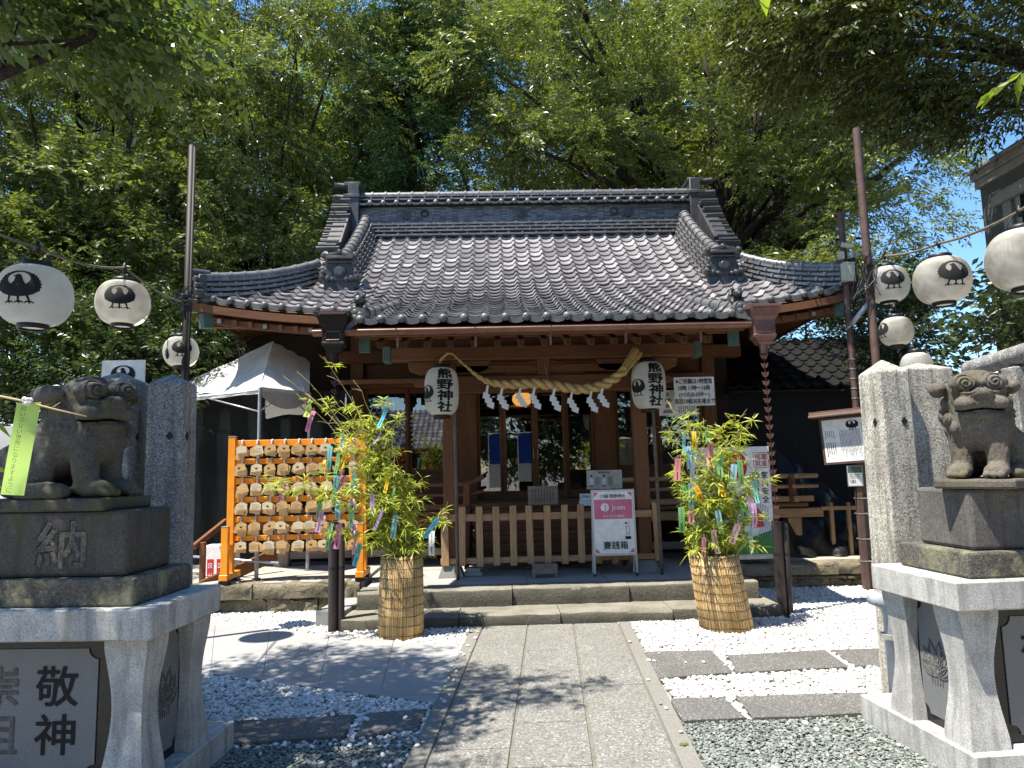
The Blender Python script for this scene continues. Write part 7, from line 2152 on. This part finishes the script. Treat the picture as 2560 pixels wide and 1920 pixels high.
tree('small_tree', 'small dark tree between the brown poles and the grey building', 'tree', trunkp(5.9, 10.2, 2.6), .06,
     [((5.75, 10.0, 3.5), (.62, .6, .8), .7), ((6.1, 9.8, 2.7), (.6, .6, .5), .3)], 36, .34, 16, 12, .095, .038, .34, 'leaf_dk', 11, None, 22)
tree('leafy_shrub', 'dark broad-leaved shrub branch in front of the grey building at right', 'shrub', trunkp(5.75, 7.1, 2.2), .05,
     [((5.35, 6.9, 3.05), (.62, .5, .42), .6), ((5.6, 7.1, 2.55), (.5, .4, .3), .4)], 30, .28, 9, 10, .12, .05, .42, 'leaf_dk', 12, None, 20, flatz=.5)
# the near tree over the left pedestal: it throws the dappled shade on the side path
tree('overhanging_tree', 'near tree spreading light green branches over the left pedestal', 'tree', [(-5.6, 3.0, 0), (-5.5, 3.0, 1.5), (-5.3, 3.05, 2.6), (-4.6, 3.3, 3.3)], .14,
     [((-2.75, 3.95, 4.4), (.75, .5, .40), .13), ((-3.7, 2.7, 5.0), (1.5, 1.1, .4), .32), ((-3.5, 4.55, 5.75), (1.25, .78, .3), .30), ((-2.15, 4.2, 5.9), (.45, .3, .12), .03), ((-4.6, 3.6, 5.6), (1.0, 1.0, .5), .15)],
     150, .32, 18, 12, .09, .038, .36, mat_leaf('light_green_leaf', (.04, .07, .015), (.12, .165, .038), .35, .38, .5), 13, 'trees overhanging the court', 30)
b = MB()
pts = [PY(-120, 250, 3.9), PY(0, 188, 3.9), PY(120, 140, 3.92), PY(232, 90, 3.95), PY(250, 40, 4.0), PY(330, -30, 4.1)]
b.tube(pts, [.034, .030, .026, .022, .015, .01], 8); b.tube([pts[3], PY(210, 40, 3.9), PY(250, -20, 3.9)], [.014, .01, .006], 6); b.tube([pts[1], PY(25, 110, 3.9), PY(60, 20, 3.9)], [.012, .009, .005], 6)
o = b.build('branch', M['bark'], smooth=True)
tag(o, 'dark bare limb crossing the top left corner under the leaves', 'branch')
rng = np.random.default_rng(5)
def sprig(label, pts, n, L, W, mt, tw, seed, name='leaf_sprig', stem=(.05, .1, 1.6)):
    rng = np.random.default_rng(seed); P = np.array([tuple(p) for p in pts]); D = np.gradient(P, axis=0) if len(P) > 1 else np.array([[0, 0, -1.0]])
    o = leaf_mesh(name, leaf_arrays(P, D, n, L, W, tw, rng, .3), M[mt], None); tag(o, label, 'leaf sprig', 'bright leaf sprigs hanging into the picture')
    b = MB(); q = [Vector(p) for p in pts]; b.tube([q[0] + Vector(stem), q[0] + Vector(stem) * .5 + Vector((.02, 0, 0)), q[0], q[-1]], [.006, .004, .002, .0015], 5); b.build('stem', M['bark'], o)
sprig('hanging string of bright yellow green leaves near the top left', [PY(388 + 8 * sin(i * 1.3), 18 + 27 * i, 4.3) for i in range(9)], 3, .075, .042, 'leaf_y', .06, 1)
sprig('second hanging string of bright leaves, right of the longer one', [PY(600 + 8 * sin(i * 1.7), 165 + 24 * i, 4.5) for i in range(6)], 3, .07, .04, 'leaf_y', .06, 2)
sprig('two large bright leaves hanging at the top middle edge', [PY(1850, -25, 2.3), PY(1895, -30, 2.3)], 2, .10, .034, 'leaf_y', .03, 3)
sprig('bright leaves hanging from the right edge before the sky', [PY(2560, 175, 3.0), PY(2530, 200, 3.0), PY(2495, 215, 3.0)], 3, .10, .034, 'leaf_y', .04, 4, stem=(1.2, .2, .5))
sprig('few bright yellow leaf tips at the left edge under the lanterns', [PY(-15, 262 * 4, 2.4), PY(-20, 1165, 2.4)], 3, .07, .02, 'leaf_y', .03, 6, stem=(-.6, .1, .3))

# ================================================================ buildings at the right
t = thing('grey_building', 'dark grey rendered building with a pale eave at the right edge', 'building', (7.9, 8, 0))
b = MB(); b.box(7.5, 12, -2, 10.3, 0, 5.80); b.build('wall', M['bwall'], t)
b = MB(); b.box(7.40, 12, -2, 10.37, 5.81, 5.92); b.box(7.44, 12, -2, 10.34, 5.68, 5.808); b.box(7.36, 12, -2, 10.40, 5.925, 5.98); b.build('eave', M['trim'], t, bevel=.01)
b = MB(); b.box(7.40, 7.498, 8.1, 9.98, 5.27, 5.42); b.box(7.44, 7.498, 8.15, 9.93, 5.421, 5.47)
b.box(7.45, 7.498, 9.68, 9.83, 3.9, 5.27); b.box(7.45, 7.498, 8.25, 8.4, 3.9, 5.27); b.box(7.43, 7.498, 8.15, 9.95, 3.8, 3.9); b.box(7.46, 7.498, 9.50, 9.58, 3.9, 5.27); f = b.build('window_frame', M['trim'], t, bevel=.008)
b = MB(); b.box(7.475, 7.497, 8.4, 9.50, 3.9, 5.27); b.build('pane', M['polish'], f)
b = MB(); b.box(7.40, 7.499, 6.2, 6.5, 2.5, 3.2); b.build('green_panel', M['patina'], t)
t = thing('storehouse', 'black boarded storehouse with a low dark tiled roof', 'storehouse', (5.6, 12, 0))
b = MB(); b.box(3.75, 7.4, 11.4, 15, 0, 2.85); b.build('wall', M['blackwall'], t)
b = MB(); r_ = random.Random(3)
for j in range(8):
    y0 = 11.1 + .26 * j; z0 = 2.78 + .14 * j
    for c in range(17):
        x0 = 3.7 + c * .23; rows = []
        for y, z in ((y0 + .004, z0 - .01), (y0, z0 + .03), (y0 + .30, z0 + .155)): rows.append([(x0 + u * .236, y, z + prof(u) + r_.uniform(-.001, .001)) for u in US])
        b.grid(rows)
M['roof_shade'] = mat('tree_shaded_tile', (0.010, 0.010, 0.010), (0.006, 0.006, 0.006), 8, 0.7, 0.15, 0.12)  # tree shade over the storehouse roof put into the tile colour
b.build('roof', M['roof_shade'], t, auto=40)
b = MB(); b.box(3.72, 7.55, 11.12, 15.2, 2.70, 2.74); b.ext([(3.74, 11.3, 2.85), (3.74, 15, 2.85), (3.74, 13.2, 3.85)], (.05, 0, 0)); b.build('gable', M['blackwall'], t)
# tarpaulin heaped beside the veranda
rows = []; r_ = random.Random(12)
for i in range(27):
    u = i / 26; tp = PY(1930 + 275 * u, 1115 + 190 * u ** .9, 10.35 + .2 * u); bt = PY(1972 + 250 * u, 1388 + 10 * u, 9.75 + .2 * u); row = []
    for j in range(21):
        v = j / 20; p = Vector(tp).lerp(Vector(bt), v)
        row.append((p.x + .02 * sin(v * 17 + u * 9), p.y + .06 * sin(u * 23 + v * 6) + .05 * sin(v * 13 - u * 15) - .18 * sin(pi * v) * u, max(.31, p.z + .025 * sin(u * 31 + v * 4))))
    rows.append(row)
b = MB(); b.grid(rows); tag(b.build('tarpaulin', M['tarp'], smooth=True), 'crumpled black plastic tarpaulin draped beside the right veranda rail', 'tarpaulin')
b = MB()
for x0 in (4.62, 4.86): b.box(x0, x0 + .05, 9.9, 9.95, .3, 1.02)
b.box(4.5, 5.05, 9.89, 9.94, .92, .97); tag(b.build('wooden_trestle', M['old_z'], bevel=.004), 'small pale wooden trestle half hidden behind the black tarpaulin', 'trestle')
# olive cloth-covered stand seen dimly through the door glass
t = thing('covered_drum', 'olive cloth draped over a stand behind the right door pane', 'covered stand', (1.35, 12.2, 1.03))
M['olive'] = mat('olive_cloth', (.10, .10, .035), (.07, .07, .025), 4, .9, .3)
b = MB(); b.lathe([(.34, 0), (.33, .3), (.29, .62), (.22, .78), (.10, .86), (.001, .87)], (1.38, 12.2, 1.03), 28, cap=False); b.build('cloth', M['olive'], t, smooth=True)
t = thing('ceiling_lamp', 'small warm lamp with a horizontal bar glowing inside the hall', 'lamp', (.42, 12.0, 2.6))
m_, n_, l_, b_ = nodes('warm_lamp_glow'); b_.inputs['Emission Color'].default_value = (1, .45, .12, 1); b_.inputs['Emission Strength'].default_value = 1.2; b_.inputs['Base Color'].default_value = (.7, .4, .15, 1)
b = MB(); b.ball((.46, 12.0, 2.76), (.17, .17, .13), 20, 12); b.build('shade', m_, t, smooth=True)
b = MB(); b.tube([(-.35, 12.0, 2.62), (.62, 12.0, 2.63)], .028, 10); b.build('bar', M['ema'], t, smooth=True)

b = MB(); q = PZ(1696, 1862, .028)
for dx, dy, an in ((0, 0, .3), (.03, .01, -.2), (.02, -.02, .9)):
    c = q + Vector((dx, dy, .002)); d = Vector((cos(an), sin(an), .12)) * .035; e = Vector((-sin(an), cos(an), 0)) * .011
    b.add([c, c + d * .5 + e, c + d, c + d * .5 - e], [(0, 1, 2, 3)])
tag(b.build('fallen_leaf', M['leaf_y']), 'small green fallen leaf lying on the right path kerb', 'leaf')
# ---- far things at the right
b = MB()
rows = []
for i in range(4):
    rows.append([(60 + 9 * k, 300 + 25 * i, (0, 14, 26, 34)[i] * (1 + .25 * sin(k * .7) + .1 * sin(k * 1.9))) for k in range(30)])
b.grid(rows); M['hill'] = mat('wooded_hill', (.10, .15, .055), (.045, .075, .03), .4, .95, .8, bscale=.5, bdist=2); tag(b.build('hill', M['hill'], smooth=True), kind='structure')
for k, (y0, y1) in enumerate(((963, 970), (972, 980), (984, 990), (1002, 1000))):
    b = MB(); a, c = PY(2050, 660 + y0 - 830 + 0, 26), PY(2700, 660 + y1 - 830 + 14, 26); P = [a.lerp(c, i / 10) - Vector((0, 0, .25 * sin(pi * i / 10))) for i in range(11)]; b.tube(P, .018, 5)
    tag(b.build('overhead_wire', M['black'], smooth=True), 'thin black overhead wire crossing the sky before the grey building', 'wire', 'overhead wires in the sky gap')

# ================================================================ what the door glass mirrors: the far side of the court behind the photographer
t = thing('court_house', 'house with a pale tiled roof mirrored in the left window', 'house', (-5, -9, 0))
b = MB(); b.box(-9, -2.3, -13, -8.2, 0, 2.6); b.build('wall', M['wood_x'], t)
b = MB()
for j in range(11):
    y0 = -7.8 - .3 * j; z0 = 2.5 + .17 * j
    for c in range(30):
        x0 = -9.1 + c * .235; rows = []
        for y, z in ((y0 - .004, z0 - .01), (y0, z0 + .03), (y0 - .33, z0 + .19)): rows.append([(x0 + u * .24, y, z + prof(u)) for u in US])
        b.grid(rows)
b.build('roof', M['tile'], t, auto=40)
for i, (x, y, lab) in enumerate(((-8.5, -10, 'tree behind the photographer mirrored at the left of the glass'), (1.5, -8.5, 'broad tree behind the photographer mirrored in the door glass'), (7, -9, 'tree behind the photographer mirrored in the right window'))):
    tree('court_tree', lab, 'tree', trunkp(x, y, 3.0), .2, [((x, y, 4.6), (3.4, 1.5, 3.6), 1)], 170, .8, 18, 11, .2, .085, .6, 'leaf_b', 40 + i, 'court trees mirrored in the glass', 14)
M['nobori'] = mat_paper('blue_banner_cloth', (.03, .10, .42), .3)
for x, lab in ((-.05, 'narrow blue and white banner mirrored in the door glass, the thinner one'), (.95, 'narrow blue and white banner mirrored in the middle door pane')):
    t = thing('upright_banner', lab, 'banner', (x, -2.4, 0), 'upright banners mirrored in the door glass')
    b = MB(); b.tube([(x - .2, -2.4, 0), (x - .2, -2.4, 2.9)], .015, 8); b.tube([(x - .2, -2.4, 2.8), (x + .26, -2.4, 2.8)], .01, 8); b.build('pole', M['white'], t)
    b = MB(); b.box(x - .18, x + .24, -2.402, -2.398, 1.75, 2.75); b.build('upper_cloth', M['nobori'], t)
    b = MB(); b.box(x - .18, x + .24, -2.402, -2.398, .95, 1.748); b.build('lower_cloth', M['canvas'], t)
